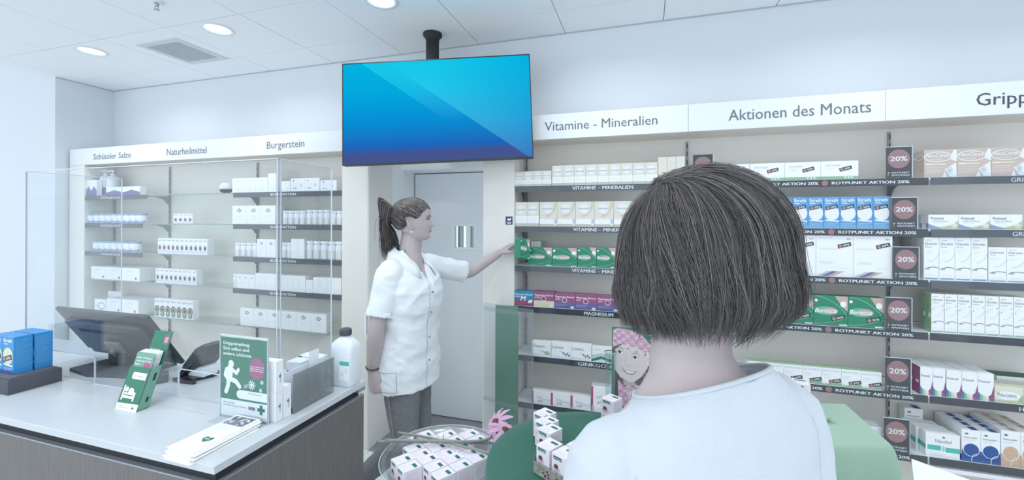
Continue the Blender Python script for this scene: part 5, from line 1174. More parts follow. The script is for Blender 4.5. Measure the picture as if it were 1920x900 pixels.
def head_solid(mb, chin, H, fwd, tilt=0.0, n=56, L=60):
    """head lofted slice by slice, chin point on the neck axis at height 0, H = chin to crown; fwd = facing direction"""
    up = (UP * math.cos(tilt) - fwd * math.sin(tilt)).normalized(); fw = (fwd * math.cos(tilt) + UP * math.sin(tilt)).normalized(); lf = up.cross(fw)
    fx = [(0, .25), (.03, .335), (.08, .365), (.15, .355), (.22, .375), (.30, .385), (.40, .395), (.50, .39), (.58, .41), (.68, .415), (.78, .39), (.87, .325), (.94, .23), (.98, .13), (1, .02)]
    bx = [(0, .02), (.06, -.06), (.15, -.14), (.25, -.30), (.35, -.41), (.5, -.475), (.65, -.49), (.78, -.45), (.88, -.36), (.95, -.23), (.985, -.12), (1, -.02)]
    wy = [(0, .10), (.04, .175), (.12, .235), (.22, .275), (.35, .31), (.5, .335), (.62, .345), (.75, .325), (.86, .265), (.94, .18), (.98, .10), (1, .015)]
    add = [(.02, 0), (.06, .022), (.11, .018), (.145, -.004), (.175, .026), (.205, .028), (.222, .012), (.245, .036), (.275, .03), (.30, .03), (.325, .085), (.35, .135), (.375, .12), (.43, .078), (.49, .03), (.53, .008), (.58, .012), (.64, 0)]
    wid = [(.0, .11), (.10, .10), (.16, .11), (.25, .10), (.30, .06), (.34, .075), (.38, .055), (.5, .04), (.56, .12)]
    rings = []
    for i in range(L + 1):
        z = (1 - math.cos(math.pi * i / L)) / 2 if i in (0, L) else .004 + .992 * (i / L); F, B, W = lerp_tab(fx, z), lerp_tab(bx, z), lerp_tab(wy, z); A = lerp_tab(add, z) if .02 < z < .64 else 0; G = lerp_tab(wid, z); r = []
        for k in range(n):
            a = 2 * math.pi * k / n; co, si = math.cos(a), math.sin(a); e = 2.25
            x = (F if co > 0 else -B) * math.copysign(abs(co) ** (2 / e), co); y = W * math.copysign(abs(si) ** (2 / e), si)
            if co > 0:
                x += A * math.exp(-(y / G) ** 2)
                ey = math.exp(-((abs(y) - .155) / .075) ** 2 - ((z - .485) / .045) ** 2); x -= .035 * ey
                ck = math.exp(-((abs(y) - .19) / .09) ** 2 - ((z - .36) / .07) ** 2); x += .014 * ck
                x -= .02 * math.exp(-((abs(y) - .27) / .05) ** 2 - ((z - .24) / .09) ** 2)
            r.append(chin + fw * (x * H) + lf * (y * H) + up * (z * H))
        rings.append(r)
    loft(mb, rings)
    for s in (1, -1):                                          # ears
        c = chin + fw * (-.06 * H) + lf * (s * .345 * H) + up * (.42 * H); ax = (up * .93 - fw * .3).normalized(); o2 = (lf * s * .9 - fw * .45).normalized(); th = ax.cross(o2).normalized()
        pts = [(c + ax * (.155 * H * math.sin(t)) + o2 * (.05 * H + .075 * H * math.cos(t) * (1 if math.sin(t) > -.5 else .6))) for t in [math.radians(q) for q in range(-110, 131, 24)]]
        limb3(mb, pts, [.027 * H] * len(pts), n=8, sub=2, side=lf); limb3(mb, [c - ax * .08 * H, c + o2 * .02 * H, c + ax * .09 * H], [(.07 * H, .022 * H)] * 3, n=10, side=o2)
    return fw, lf, up
def hand_solid(mb, wrist, d, nrm, thumb_side, size=1.0, curl=(35, 40, 30), spread=.06, thumb=(25, 20), tdir=.75):
    """palm, four unequal fingers with knuckle bends and a thumb from the side of the palm; d = wrist to knuckles, nrm = back of the hand"""
    d = d.normalized(); nrm = (nrm - d * nrm.dot(d)).normalized(); sd = thumb_side; sd = (sd - d * sd.dot(d) - nrm * sd.dot(nrm)).normalized(); S = size
    PL = .088 * S
    limb3(mb, [wrist - d * .02 * S, wrist + d * .02 * S, wrist + d * PL * .6, wrist + d * PL], [(.024 * S, .018 * S), (.030 * S, .016 * S), (.040 * S, .014 * S), (.040 * S, .012 * S)], n=16, side=sd)
    for i, (off, ln, r) in enumerate(((.030, .072, .0085), (.010, .080, .0088), (-.010, .074, .0083), (-.029, .058, .0074))):
        p = wrist + d * (PL - (.006 if i == 3 else 0)) + sd * off * S; dv = (d + sd * (off * spread / .03)).normalized(); nv = nrm; pts = [p - dv * .015 * S, p]; c = (curl[0] + i * 4, curl[1] + i * 3, curl[2])
        for j, fr in enumerate((.46, .30, .24)):
            a = math.radians(c[j]); dv, nv = (dv * math.cos(a) - nv * math.sin(a)).normalized(), (nv * math.cos(a) + dv * math.sin(a)).normalized(); p = p + dv * ln * fr * S; pts.append(p)
        limb3(mb, pts, [r * S * 1.08, r * S * 1.08, r * S * 1.0, r * S * .92, r * S * .78], n=10, sub=2, side=sd)
    p = wrist + d * .018 * S + sd * .022 * S - nrm * .004 * S; dv = (d * tdir + sd * .75 - nrm * .35).normalized(); pts = [p, p + dv * .038 * S]; q = pts[-1]
    for j, ln in enumerate((.030, .024)):
        a = math.radians(thumb[j]); dv = (dv * math.cos(a) + (d * .8 - nrm * .7 - sd * .3).normalized() * math.sin(a)).normalized(); q = q + dv * ln * S; pts.append(q)
    limb3(mb, pts, [.013 * S, .0115 * S, .0095 * S, .0078 * S], n=10, sub=3, side=nrm)
def strand(mb, pts, r, m, seg=3):
    n = len(pts); mb.tube(pts, [r * (0.75 if i == 0 else (1.0 if i < n - 3 else (.75 if i == n - 3 else (.5 if i == n - 2 else .12)))) for i in range(n)], m, seg, cap=False)
def wrinkle(o, fn):
    me = o.data; me.update(); nr = [Vector(v.normal) for v in me.vertices]
    for v, n_ in zip(me.vertices, nr): v.co += n_ * fn(v.co, n_)
    me.update()

# ================================================================== PHARMACIST REACHING TO THE SHELF
PO = Vector((-1.15, 1.93, 0)); PF0 = Vector((.98, .19, 0)).normalized(); PL0 = Vector((-PF0.y, PF0.x, 0)); PF = Vector((.995, -.10, 0)).normalized(); PLf = Vector((-PF.y, PF.x, 0))
def pqo(f_, l_, z_): return PO + PF0 * f_ + PL0 * l_ + UP * z_
def pq(f_, l_, z_): return PO + PF * f_ + PLf * l_ + UP * z_
ph = empty('person', tuple(PO)); tag(ph, 'person in white tunic and grey jeans reaching for a green box', 'person')
PI_ = Matrix.Translation(-PO)
def pp(o, name=None): o.parent = ph; o.matrix_parent_inverse = PI_; return o
HF = Vector((.875, .485, 0)).normalized()
body = MB()
chin0 = pq(.030, .0, 1.476); PH = .212
hfw, hlf, hup = head_solid(body, chin0, PH, HF, .05)
limb3(body, [pq(-.005, 0, 1.33), pq(.005, 0, 1.42), pq(.012, .002, 1.50), pq(.02, .004, 1.56)], [(.085, .075), (.056, .055), (.051, .052), (.055, .055)], side=PF)
tor = [(.74, -.01, .12, .17), (.82, -.012, .115, .172), (.95, -.005, .10, .145), (1.05, 0, .098, .138), (1.18, .008, .115, .155), (1.24, .006, .12, .165), (1.30, -.004, .098, .158), (1.345, -.01, .078, .125), (1.39, -.006, .062, .082)]
loft(body, [ring_pts(pq(fo, 0, z), PF, PLf, a, b, 28, 2.3) for z, fo, a, b in tor])
RS, RE, RW = pq(.0, -.158, 1.322), pqo(-.085, -.20, 1.075), pqo(-.118, -.175, .868)
limb3(body, [pq(-.02, -.10, 1.33), RS, RS.lerp(RE, .5), RE, RE.lerp(RW, .35), RW], [.05, .050, .044, .038, .040, (.026, .022)], side=PF)
hand_solid(body, RW, Vector((.03, .01, -1)) + PF * .12, PLf * -1 - PF * .15, PF, .96, curl=(30, 42, 35), thumb=(18, 14), tdir=1.3)
LS, LE, LW = pq(.02, .165, 1.335), pqo(.225, .375, 1.272), pqo(.39, .545, 1.375)
limb3(body, [pq(-.0, .09, 1.335), LS, LS.lerp(LE, .5), LE, LE.lerp(LW, .35), LW], [.05, .048, .041, .035, .036, (.024, .020)], side=UP)
ld_ = (LW - LE).normalized()
hand_solid(body, LW, ld_ + UP * .25 + PF * .25, (UP * .75 - PF * .3 - PLf * .35), PF * 1 - PLf * .3 - UP * .3, .95, curl=(28, 38, 28), spread=.10, thumb=(14, 10))
RH, RK, RA = pqo(-.012, -.082, .80), pqo(.012, -.085, .475), pqo(-.02, -.085, .085)
LH, LK, LA = pqo(-.0, .082, .80), pqo(.015, .09, .475), pqo(-.31, .092, .17)
limb3(body, [RH, RH.lerp(RK, .5), RK, RK.lerp(RA, .35), RA], [.085, .068, .052, .05, .034], side=PF)
limb3(body, [LH, LH.lerp(LK, .5), LK, LK.lerp(LA, .35), LA], [.085, .068, .052, .05, .034], side=PF)
limb3(body, [RA - UP * .035, RA - UP * .05 + PF * .07, RA - UP * .055 + PF * .15], [.032, .032, .026], side=PLf); limb3(body, [LA, LA - UP * .05 + PF * .04, LA - UP * .12 + PF * .06], [.032, .032, .026], side=PLf)
pp(fused(body, 'body', .0042, smooth=1))
# shoes
for A_, dd, uu in ((RA, PF, UP), (LA, (PF * .45 - UP * .9).normalized(), (UP * .45 + PF * .9).normalized())):
    sh = MB(); b0 = A_ - uu * .045 - dd * .03
    limb3(sh, [b0, b0 + dd * .08 - uu * .005, b0 + dd * .20 - uu * .012], [(.040, .036), (.044, .034), (.036, .024)], 'shoe', side=PLf, n=16); pp(fused(sh, 'shoe', .006, mtl='shoe'))
# jeans
je = MB()
loft(je, [ring_pts(pq(fo, 0, z), PF, PLf, a, b, 28, 2.3) for z, fo, a, b in ((.70, -.005, .075, .13), (.75, -.012, .112, .160), (.82, -.014, .114, .168), (.90, -.008, .108, .155), (.97, -.003, .100, .142))])
limb3(je, [pq(-.012, -.082, .82), RH.lerp(RK, .12), RH.lerp(RK, .55), RK, RK.lerp(RA, .4), RA + UP * .03], [(.098, .082), (.100, .082), (.082, .072), (.062, .060), (.058, .056), (.046, .044)], side=PF)
limb3(je, [pq(-.0, .082, .82), LH.lerp(LK, .12), LH.lerp(LK, .55), LK, LK.lerp(LA, .35), LA.lerp(LK, .06)], [(.098, .082), (.100, .082), (.082, .072), (.066, .062), (.066, .062), (.05, .048)], side=PF)
jo = fused(je, 'jeans', .006, mtl='denim', smooth=2)
wrinkle(jo, lambda c, n_: .0022 * noise.noise(Vector((c.x * 14, c.y * 14, c.z * 40))) + .0012 * noise.noise(c * 60)); pp(jo)
m = MB(); pts = []
for k in range(15):                                           # outer side seam with its stitching
    t = k / 14; c = RH.lerp(RK, .05 + .9 * t); r = .088 + (.062 - .088) * t; pts.append(c - PLf * (r + .0015) - PF * .012)
m.tube(pts, .0018, 'seam_thread', 5); so = m.build('side_seam', jo)
# tunic
tu = MB()
tun = [(.752, -.018, .146, .198), (.78, -.018, .146, .199), (.86, -.012, .140, .196), (.96, -.004, .130, .182), (1.06, .002, .126, .175), (1.16, .008, .136, .182), (1.23, .010, .140, .186), (1.29, .002, .122, .180), (1.335, -.008, .098, .150), (1.375, -.012, .080, .112), (1.408, -.010, .070, .080), (1.430, -.006, .064, .067)]
rg = [ring_pts(pq(fo, 0, z), PF, PLf, a, b, 36, 2.35) for z, fo, a, b in tun]
rg = [ring_pts(pq(-.018, 0, .79), PF, PLf, .138, .190, 36, 2.35), ring_pts(pq(-.018, 0, .752), PF, PLf, .139, .191, 36, 2.35)] + rg
loft(tu, rg)
SR = RS.lerp(RE, .80)
limb3(tu, [pq(-.015, -.09, 1.335), RS + UP * .002, RS.lerp(RE, .4), SR], [(.056, .056), (.062, .060), (.063, .058), (.066, .058)], side=PF, cup=.03, n=22)
SL = LS.lerp(LE, .86)
limb3(tu, [pq(-.005, .09, 1.338), LS + UP * .002, LS.lerp(LE, .45), SL], [(.056, .056), (.061, .058), (.060, .056), (.064, .055)], side=UP, cup=.03, n=22)
to = fused(tu, 'tunic', .0055, mtl='shirt_white', smooth=2)
def tunic_fold(c, n_):
    q = c - PO; f_, l_, z_ = q.dot(PF), q.dot(PLf), c.z; w = 0
    w += .013 * (.28 - abs(noise.noise(Vector((f_ * 6 + z_ * 5, l_ * 6, z_ * 12 - f_ * 9))))) + .005 * (.25 - abs(noise.noise(Vector((f_ * 17 + 4, l_ * 17, z_ * 22 + f_ * 12)))))
    w += .004 * math.sin(z_ * 42 + f_ * 26 + 3 * noise.noise(c * 6)) * smoothstep(.82, 1.0, z_) * smoothstep(1.22, 1.08, z_)
    return w
wrinkle(to, tunic_fold)
for v in to.data.vertices:                                     # open neckline: the cloth falls away inside a V on the chest, and side vents at the hem
    q = v.co - PO; f_, l_, z_ = q.dot(PF), q.dot(PLf), v.co.z
    if f_ > .02 and z_ > 1.24 and abs(l_) < (z_ - 1.245) * .40 + .002: v.co -= PF * (.034 * smoothstep(.0, .014, (z_ - 1.245) * .40 + .002 - abs(l_)))
to.data.update(); pp(to)
# collar
def tp(a, r, z, fo=-.004): return pq(fo, 0, 0) + PF * (r * math.cos(a)) + PLf * (r * math.sin(a)) + UP * z
for s in (1, -1):
    m = MB(); rows = []
    for k in range(13):
        t = k / 12; a = s * math.radians(180 - 152 * t); top = tp(a, .067 + .012 * t, 1.456 - .085 * t ** 1.8); out = tp(a - s * .02 * t, .100 + .040 * t, 1.412 - .115 * t ** 1.5)
        rows.append((top, (top + out) / 2 + (tp(a, 1, 0) - tp(a, 0, 0)).normalized() * .010 + UP * .006, out))
    vs = [p for r in rows for p in r] + [p - (PF * math.cos(s * math.radians(180 - 150 * k / 12)) + PLf * math.sin(s * math.radians(180 - 150 * k / 12))) * .004 - UP * .002 for k, r in enumerate(rows) for p in r]; n3 = 39; fs = []
    for k in range(12):
        for j in range(2): a_, b_, c_, d_ = 3 * k + j, 3 * k + j + 1, 3 * k + j + 4, 3 * k + j + 3; fs += [(a_, b_, c_, d_), (n3 + d_, n3 + c_, n3 + b_, n3 + a_)]
        fs += [(3 * k, 3 * k + 3, n3 + 3 * k + 3, n3 + 3 * k), (3 * k + 2, n3 + 3 * k + 2, n3 + 3 * k + 5, 3 * k + 5)]
    fs += [(36, 37, n3 + 37, n3 + 36), (37, 38, n3 + 38, n3 + 37)]
    m.add(vs, fs, 'shirt_white', True); m.build('collar', to)
# surface finder for small things on the tunic front
from mathutils.bvhtree import BVHTree
def bvh_of(o): return BVHTree.FromPolygons([v.co.copy() for v in o.data.vertices], [p.vertices[:] for p in o.data.polygons])
tb = bvh_of(to)
for z in (1.225, 1.125, 1.00, .885):
    h = tb.ray_cast(pq(.5, -.012, z), -PF)
    if h[0]:
        m = MB(); nrm = h[1]; m.tube([h[0] - nrm * .001, h[0] + nrm * .002], .0055, 'chrome', 14, smooth=False); m.build('button', to)
m = MB(); pts = []
for k in range(40):
    h = tb.ray_cast(pq(.5, -.030, 1.25 - k * .0125), -PF)
    if h[0]: pts.append(h[0] + h[1] * .0008)
m.tube(pts, .0012, 'seam_thread', 4); m.build('placket_seam', to)
m = MB(); pk = []
for (f0, z0) in ((-.06, .855), (.06, .865), (.06, .74 + .03), (-.06, .77), (-.06, .855)):
    pk.append((f0, z0))
pts = []
for (a, b), (c, d) in zip(pk[:-1], pk[1:]):
    for k in range(8):
        t = k / 8; h = tb.ray_cast(pq(a + (c - a) * t, -.6, b + (d - b) * t), PLf)
        if h[0]: pts.append(h[0] + h[1] * .001)
m.tube(pts, .0013, 'seam_thread', 4); m.build('pocket_seam', to)
# rolled-up cuff strap hanging from the near sleeve
m = MB(); b0 = SR - PF * .062 - PLf * .02; m.obox(b0 - UP * .035, PF * .005, PLf * .006, UP * .05, 'shirt_white', .001); m.build('sleeve_tab', to)
# wrist band
m = MB(); wv = (RW - RE).normalized(); s1 = wv.cross(PLf).normalized(); s2 = wv.cross(s1); cW = RE.lerp(RW, .93)
m.tube([cW + s1 * (.0305 * math.cos(2 * math.pi * k / 20)) + s2 * (.030 * math.sin(2 * math.pi * k / 20)) for k in range(21)], .0028, 'band', 6); pp(m.build('wristband'))
# face details
def hp(x, y, z): return chin0 + hfw * (x * PH) + hlf * (y * PH) + hup * (z * PH)
bo = [c for c in ph.children if c.name.startswith('body')][0]; bb = bvh_of(bo)
for s in (1, -1):
    h = bb.ray_cast(hp(1.0, s * .155, .488), -hfw); c = (h[0] or hp(.37, s * .155, .488)) - hfw * .0035
    e = MB(); loft(e, [ring_pts(c + hlf * (s * x), hfw, hup, r * .55, r * .62, 12) for x, r in ((-.0125, .001), (-.009, .006), (-.003, .0085), (.004, .0085), (.010, .006), (.013, .001))], 'eye_white'); eo = e.build('eye'); pp(eo)
    e = MB(); e.lathe([(.0, .0), (.0046, .0)], 'eye_dark', seg=14); vs = [c + hfw * .0052 + hlf * (x) + hup * (y) for x, y, _ in e.v]; e2 = MB(); e2.add([c + hfw * .0053 + hlf * (.0044 * math.cos(a)) + hup * (.0044 * math.sin(a)) for a in [2 * math.pi * k / 14 for k in range(14)]], [tuple(range(14))], 'eye_dark'); e2.build('iris', eo)
    def on(y, z, o_=.0012):
        h = bb.ray_cast(hp(1.0, y, z), -hfw); return (h[0] or hp(.38, y, z)) + hfw * o_
    m = MB(); m.tube([on(s * .085, .505, .002), on(s * .13, .520, .0028), on(s * .18, .517, .0028), on(s * .225, .498, .002)], [.0008, .0017, .0018, .001], 'eye_dark', 6); m.build('upper_lid', eo)
    m = MB(); m.tube([on(s * .07, .565), on(s * .12, .585), on(s * .18, .588), on(s * .235, .562)], [.0016, .0026, .0024, .001], 'brow', 6); pp(m.build('eyebrow'))
m = MB(); m.tube([on(y, .232 + .02 * abs(y), -.0002) for y in (-.12, -.06, 0, .06, .12)], [.0008, .0032, .0036, .0032, .0008], 'lip', 8); m.tube([on(y, .200 + .04 * abs(y), -.0004) for y in (-.10, -.05, 0, .05, .10)], [.0008, .0034, .0040, .0034, .0008], 'lip', 8); pp(m.build('lips'))
for s in (1, -1):
    m = MB(); c = hp(-.045, s * .40, .275); m.lathe([(0, -.0048), (.0036, -.0034), (.0048, 0), (.0036, .0034), (0, .0048)], 'pearl', (c.x, c.y, c.z - .010), 12); m.tube([c + UP * .002, c - UP * .006], .0008, 'chrome', 5); pp(m.build('earring'))
# hair pulled back into a ponytail
random.seed(21)
hc = hp(-.03, 0, .60); tie = hp(-.44, 0.0, .82)
def skull(dv):                                                 # outward point just above the skull along a direction
    h = bb.ray_cast(hc + dv * .3, -dv)
    return (h[0] if h[0] else hc + dv * .1)
hb = MB(); hm = ['hair_brown0', 'hair_brown1', 'hair_brown1', 'hair_brown2', 'hair_brown0', 'hair_brown3']
dtie = (tie - hc).normalized()
def dirv(az, el): return (hfw * (math.cos(az) * math.cos(el)) + hlf * (math.sin(az) * math.cos(el)) + hup * math.sin(el)).normalized()
base = []                                                      # cap under the strands
roots = []
for k in range(1500):
    az = random.uniform(-math.pi, math.pi); a = abs(az)
    el0 = lerp_tab([(0, .48), (.5, .40), (.85, .16), (1.1, -.12), (1.28, -.22), (1.42, -.02), (1.75, -.02), (1.92, -.60), (2.3, -.76), (3.15, -.80)], a)
    roots.append((az, el0 + random.uniform(0, .12)))
for k in range(700): roots.append((random.uniform(-math.pi, math.pi), random.uniform(.3, 1.4)))
for az, el in roots:
    d0 = dirv(az, el); ang = d0.angle(dtie)
    if ang < .12: continue
    pts = []
    for j in range(9):
        t = j / 8; d = d0.slerp(dtie, t * .96) if ang < 3.0 else d0; p = skull(d); pts.append(p + d * (.002 + .010 * math.sin(min(1, t * 1.3) * 1.5) + random.uniform(-.001, .0015)))
    strand(hb, pts, random.uniform(.0013, .0022), random.choice(hm), 3)
ho = hb.build('hair'); pp(ho)
tl = MB(); tail_end = pqo(-.098, -.02, 1.405)
for k in range(650):
    a = random.uniform(0, 6.28); r = random.random() ** .5; spread_ = .042 * r; side = hlf * (math.cos(a) * spread_) + (-hfw * .6 + hup * .8) * (math.sin(a) * spread_ * .8)
    e = tail_end + Vector((random.gauss(0, .020), random.gauss(0, .022), random.uniform(-.03, .07)))
    p0 = tie + side * .25; p1 = tie - hfw * (.034 + .016 * math.sin(a)) + hup * (.016 + .014 * math.sin(a)) + side; p2 = tie - hfw * (.046) - hup * .055 + side * 1.35; p3 = e.lerp(tie - hfw * .04, .45) + side * 1.1
    ctl = [p0, p1, p2, p3, e]; pts = []
    for i in range(4):
        q0, q1, q2, q3 = ctl[max(i - 1, 0)], ctl[i], ctl[i + 1], ctl[min(i + 2, 4)]
        for j in range(4): t = j / 4; pts.append(0.5 * ((2 * q1) + (q2 - q0) * t + (2 * q0 - 5 * q1 + 4 * q2 - q3) * t * t + (3 * q1 - q0 - 3 * q2 + q3) * t ** 3))
    pts.append(e); strand(tl, pts, random.uniform(.0010, .0018), random.choice(hm), 3)
tl.build('ponytail', ho)
m = MB(); nn = (tie - hc).normalized(); s1 = nn.cross(hup).normalized(); s2 = nn.cross(s1)
m.tube([tie - nn * .002 + s1 * (.017 * math.cos(2 * math.pi * k / 16)) + s2 * (.017 * math.sin(2 * math.pi * k / 16)) for k in range(17)], .005, 'hair_brown3', 6); m.build('hair_tie', ho)
# the green box in her hand
gb = (X_at(993, 2.545) - X_at(968, 2.545)); held = carton('effervescent_box', 'ber', .085, .05, .125, (0, 0, 0), 0, 'green tablet box held in the reaching hand by the shelf', 'green boxes on the vitamin shelf')
hc_ = aY(979, 467, 2.525); held.rotation_euler = (math.radians(-10), math.radians(10), math.radians(62)); held.location = hc_ - UP * .062
# ================================================================== CUSTOMER SEEN FROM BEHIND
def cf(lat, dep, z): return Vector((0, 0, z)) + AX * dep + RX * lat
CO = cf(.300, .685, 0); CO.z = 0; DZ = -.045
TA = YAW + math.radians(14); TF = Vector((-math.sin(TA), math.cos(TA), 0)); TL = Vector((-TF.y, TF.x, 0))
def cq(f_, l_, z_): return CO + TF * f_ + TL * l_ + UP * (z_ + DZ * smoothstep(.5, 1.1, z_) - .17 * l_ * smoothstep(1.0, 1.25, z_))
cu = empty('person', tuple(CO)); tag(cu, 'person in a white sweater seen from behind in the foreground', 'person')
CI_ = Matrix.Translation(-CO)
def cpn(o): o.parent = cu; o.matrix_parent_inverse = CI_; return o
HA = math.radians(60); CF = Vector((-math.sin(HA), math.cos(HA), 0))
CH = .206; cchin = aD(1288, 560, .70); cchin.z = 1.443
body = MB(); cfw, clf, cup_ = head_solid(body, cchin, CH, CF, -.02)
nb = cq(.0, 0, 1.34)
limb3(body, [nb - TF * .01, cq(.012, .006, 1.41), (cchin - CF * .015) + UP * .0, (cchin - CF * .02) + UP * .075], [(.078, .082), (.060, .064), (.055, .058), (.056, .060)], side=TF, n=28)
tor = [(.86, 0, .105, .165), (1.0, 0, .095, .145), (1.15, .008, .11, .155), (1.22, .002, .112, .165), (1.275, -.004, .10, .158), (1.315, -.006, .084, .130), (1.35, -.004, .072, .098), (1.385, .0, .062, .072)]
loft(body, [ring_pts(cq(fo, 0, z), TF, TL, a, b, 30, 2.3) for z, fo, a, b in tor])
arms = {}
for s in (1, -1):
    S_, E_, W_ = cq(-.002, s * .158, 1.272), cq(-.035, s * .200, 1.03), cq(.04, s * .20, .84); arms[s] = (S_, E_, W_)
    limb3(body, [cq(0, s * .09, 1.29), S_, S_.lerp(E_, .5), E_, E_.lerp(W_, .35), W_], [.05, .049, .044, .038, .039, (.026, .022)], side=TF)
    hand_solid(body, W_, (W_ - E_).normalized(), TL * s, TF, .95, curl=(25, 32, 25))
legs = {}
for s in (1, -1):
    h, k, a = cq(0, s * .085, .82), cq(.015, s * .09, .47), cq(-.01, s * .09, .08); legs[s] = (h, k, a)
    limb3(body, [h, h.lerp(k, .5), k, k.lerp(a, .35), a], [.085, .068, .052, .05, .034], side=TF); limb3(body, [a - UP * .035, a - UP * .045 + TF * .08, a - UP * .05 + TF * .15], [.032, .032, .026], side=TL)
cb = cpn(fused(body, 'body', .0048, smooth=3))
je = MB(); loft(je, [ring_pts(cq(0, 0, z), TF, TL, a, b, 28, 2.3) for z, a, b in ((.72, .08, .13), (.78, .12, .172), (.86, .118, .175), (.95, .108, .158), (1.0, .104, .15))])
for s in (1, -1):
    h, k, a = legs[s]; limb3(je, [h, h.lerp(k, .5), k, k.lerp(a, .4), a + UP * .02], [(.105, .088), (.085, .076), (.066, .064), (.06, .058), (.052, .05)], side=TF)
    sh = MB(); b0 = a - UP * .045 - TF * .03; limb3(sh, [b0, b0 + TF * .08 - UP * .004, b0 + TF * .2 - UP * .01], [(.040, .034), (.044, .033), (.036, .024)], 'shoe', side=TL, n=16); cpn(fused(sh, 'shoe', .007, mtl='shoe'))
cpn(fused(je, 'trousers', .008, mtl='trouser_dark'))
sw = MB()
def tilt_rings(rs):
    out = []
    for r in rs:
        c = sum(r, Vector()) / len(r); out.append([p - UP * (.17 * (p - c).dot(TL) * smoothstep(1.0, 1.22, c.z) + .36 * (p - c).dot(TF) * smoothstep(1.20, 1.31, c.z)) for p in r])
    return out
swr = [(.80, 0, .135, .192), (.90, 0, .132, .188), (1.02, .0, .122, .174), (1.13, .006, .126, .178), (1.22, .0, .128, .186), (1.275, -.004, .118, .180), (1.31, -.006, .107, .160), (1.337, -.006, .097, .136), (1.358, -.005, .090, .116), (1.370, -.004, .0855, .104)]
rg = [ring_pts(cq(0, 0, .84), TF, TL, .127, .184, 40, 2.3), ring_pts(cq(0, 0, .80), TF, TL, .128, .185, 40, 2.3)] + [ring_pts(cq(fo, 0, z), TF, TL, a, b, 40, 2.3) for z, fo, a, b in swr] + [ring_pts(cq(-.004, 0, 1.369), TF, TL, .079, .097, 40, 2.3), ring_pts(cq(-.004, 0, 1.335), TF, TL, .072, .091, 40, 2.3)]
loft(sw, tilt_rings(rg))
for s in (1, -1):
    S_, E_, W_ = arms[s]; limb3(sw, [cq(0, s * .10, 1.290), S_ + UP * .002, S_.lerp(E_, .5), E_, E_.lerp(W_, .5), W_.lerp(E_, .08)], [(.055, .055), (.066, .064), (.060, .058), (.054, .052), (.048, .046), (.042, .040)], side=TF, cup=.02, n=24)
so = fused(sw, 'sweater', .0055, mtl='knit_white', smooth=4)
wrinkle(so, lambda c, n_: .0035 * noise.noise(Vector((c.x * 9, c.y * 9, c.z * 14))) + .0016 * noise.noise(c * 26) + .003 * smoothstep(.19, .16, abs((c - CO).dot(TL))) * math.sin(((c - CO).dot(TL)) * 30 + c.z * 22) * smoothstep(1.29, 1.16, c.z))
cpn(so)
sbv = bvh_of(so)
m = MB(); pts = []
for k in range(49):
    a = 2 * math.pi * k / 48; pts.append(tilt_rings([ring_pts(cq(-.004, 0, 1.3695), TF, TL, .0835, .1015, 48, 2.3)])[0][k % 48])
m.tube(pts, .0038, 'knit_white', 8, cap=False); m.build('neck_hem', so)
for s in (1, -1):                                              # armhole seams
    m = MB(); pts = []
    for k in range(16):
        z = 1.30 - k * .018; l = s * (.150 + .012 * (k / 15)); h = sbv.ray_cast(cq(-.6, l, z), TF)
        if h[0]: pts.append(h[0] + h[1] * .0006)
    if len(pts) > 3: m.tube(pts, .0013, 'knit_white', 5); m.build('armhole_seam', so)
# ---- bobbed hair: a dark under-shape and locks flowing from the crown
random.seed(11)
HC = aD(1319, 457, .70); vr = Vector((HC.x, HC.y, 0)).normalized(); rt = Vector((vr.y, -vr.x, 0))     # away from and right of the viewer
def hdir(az, el): return (-vr * (math.cos(az) * math.cos(el)) + rt * (math.sin(az) * math.cos(el)) + UP * math.sin(el))
az_face = math.atan2(CF.dot(rt), -CF.dot(vr))
def surf(d, lift=0.0):
    """bob surface: rounded on top, hanging straight with the ends turned in"""
    hx, hy, hz = d.dot(rt), d.dot(vr), d.z
    ch = math.hypot(hx, hy) or 1e-6; ux, uy = hx / ch, hy / ch
    rad = 1 / math.sqrt((ux / (.125 if ux > 0 else .130)) ** 2 + (uy / .112) ** 2)
    el = math.atan2(hz, ch)
    if el >= 0:
        k = 1 / math.sqrt((math.cos(el) / rad) ** 2 + (math.sin(el) / .122) ** 2); return d * (k + lift)
    z = max(-.145, math.tan(el) * rad); w = rad * (1 + .035 * math.sin(min(1, -z / .085) * math.pi / 2 * 1.0)) - (.024 + .030 * max(0, ux)) * smoothstep(-.070, -.145, z) ** 1.3 + lift
    return rt * (ux * w) + vr * (uy * w) + UP * z
cap_ = MB(); rings = []
for i in range(22):
    el = math.radians(88 - i * 6.4); r = []
    for k in range(48):
        az = 2 * math.pi * k / 48; d = hdir(az, el); df = abs((az - az_face + math.pi) % (2 * math.pi) - math.pi); p = surf(d, -.010)
        if df < .55 and el < .45: p = p * (.62 if el < .3 else .8)
        r.append(HC + p)
    rings.append(r)
loft(cap_, rings, 'hair_dark0'); hcap = cap_.build('hair')
cpn(hcap)
hs = MB(); KD = (rt * -.50 - vr * .42 + UP * .78).normalized(); tones = ['hair_dark0', 'hair_dark0', 'hair_dark1', 'hair_dark1', 'hair_dark1', 'hair_dark2', 'hair_dark2', 'hair_dark3', 'hair_dark3']
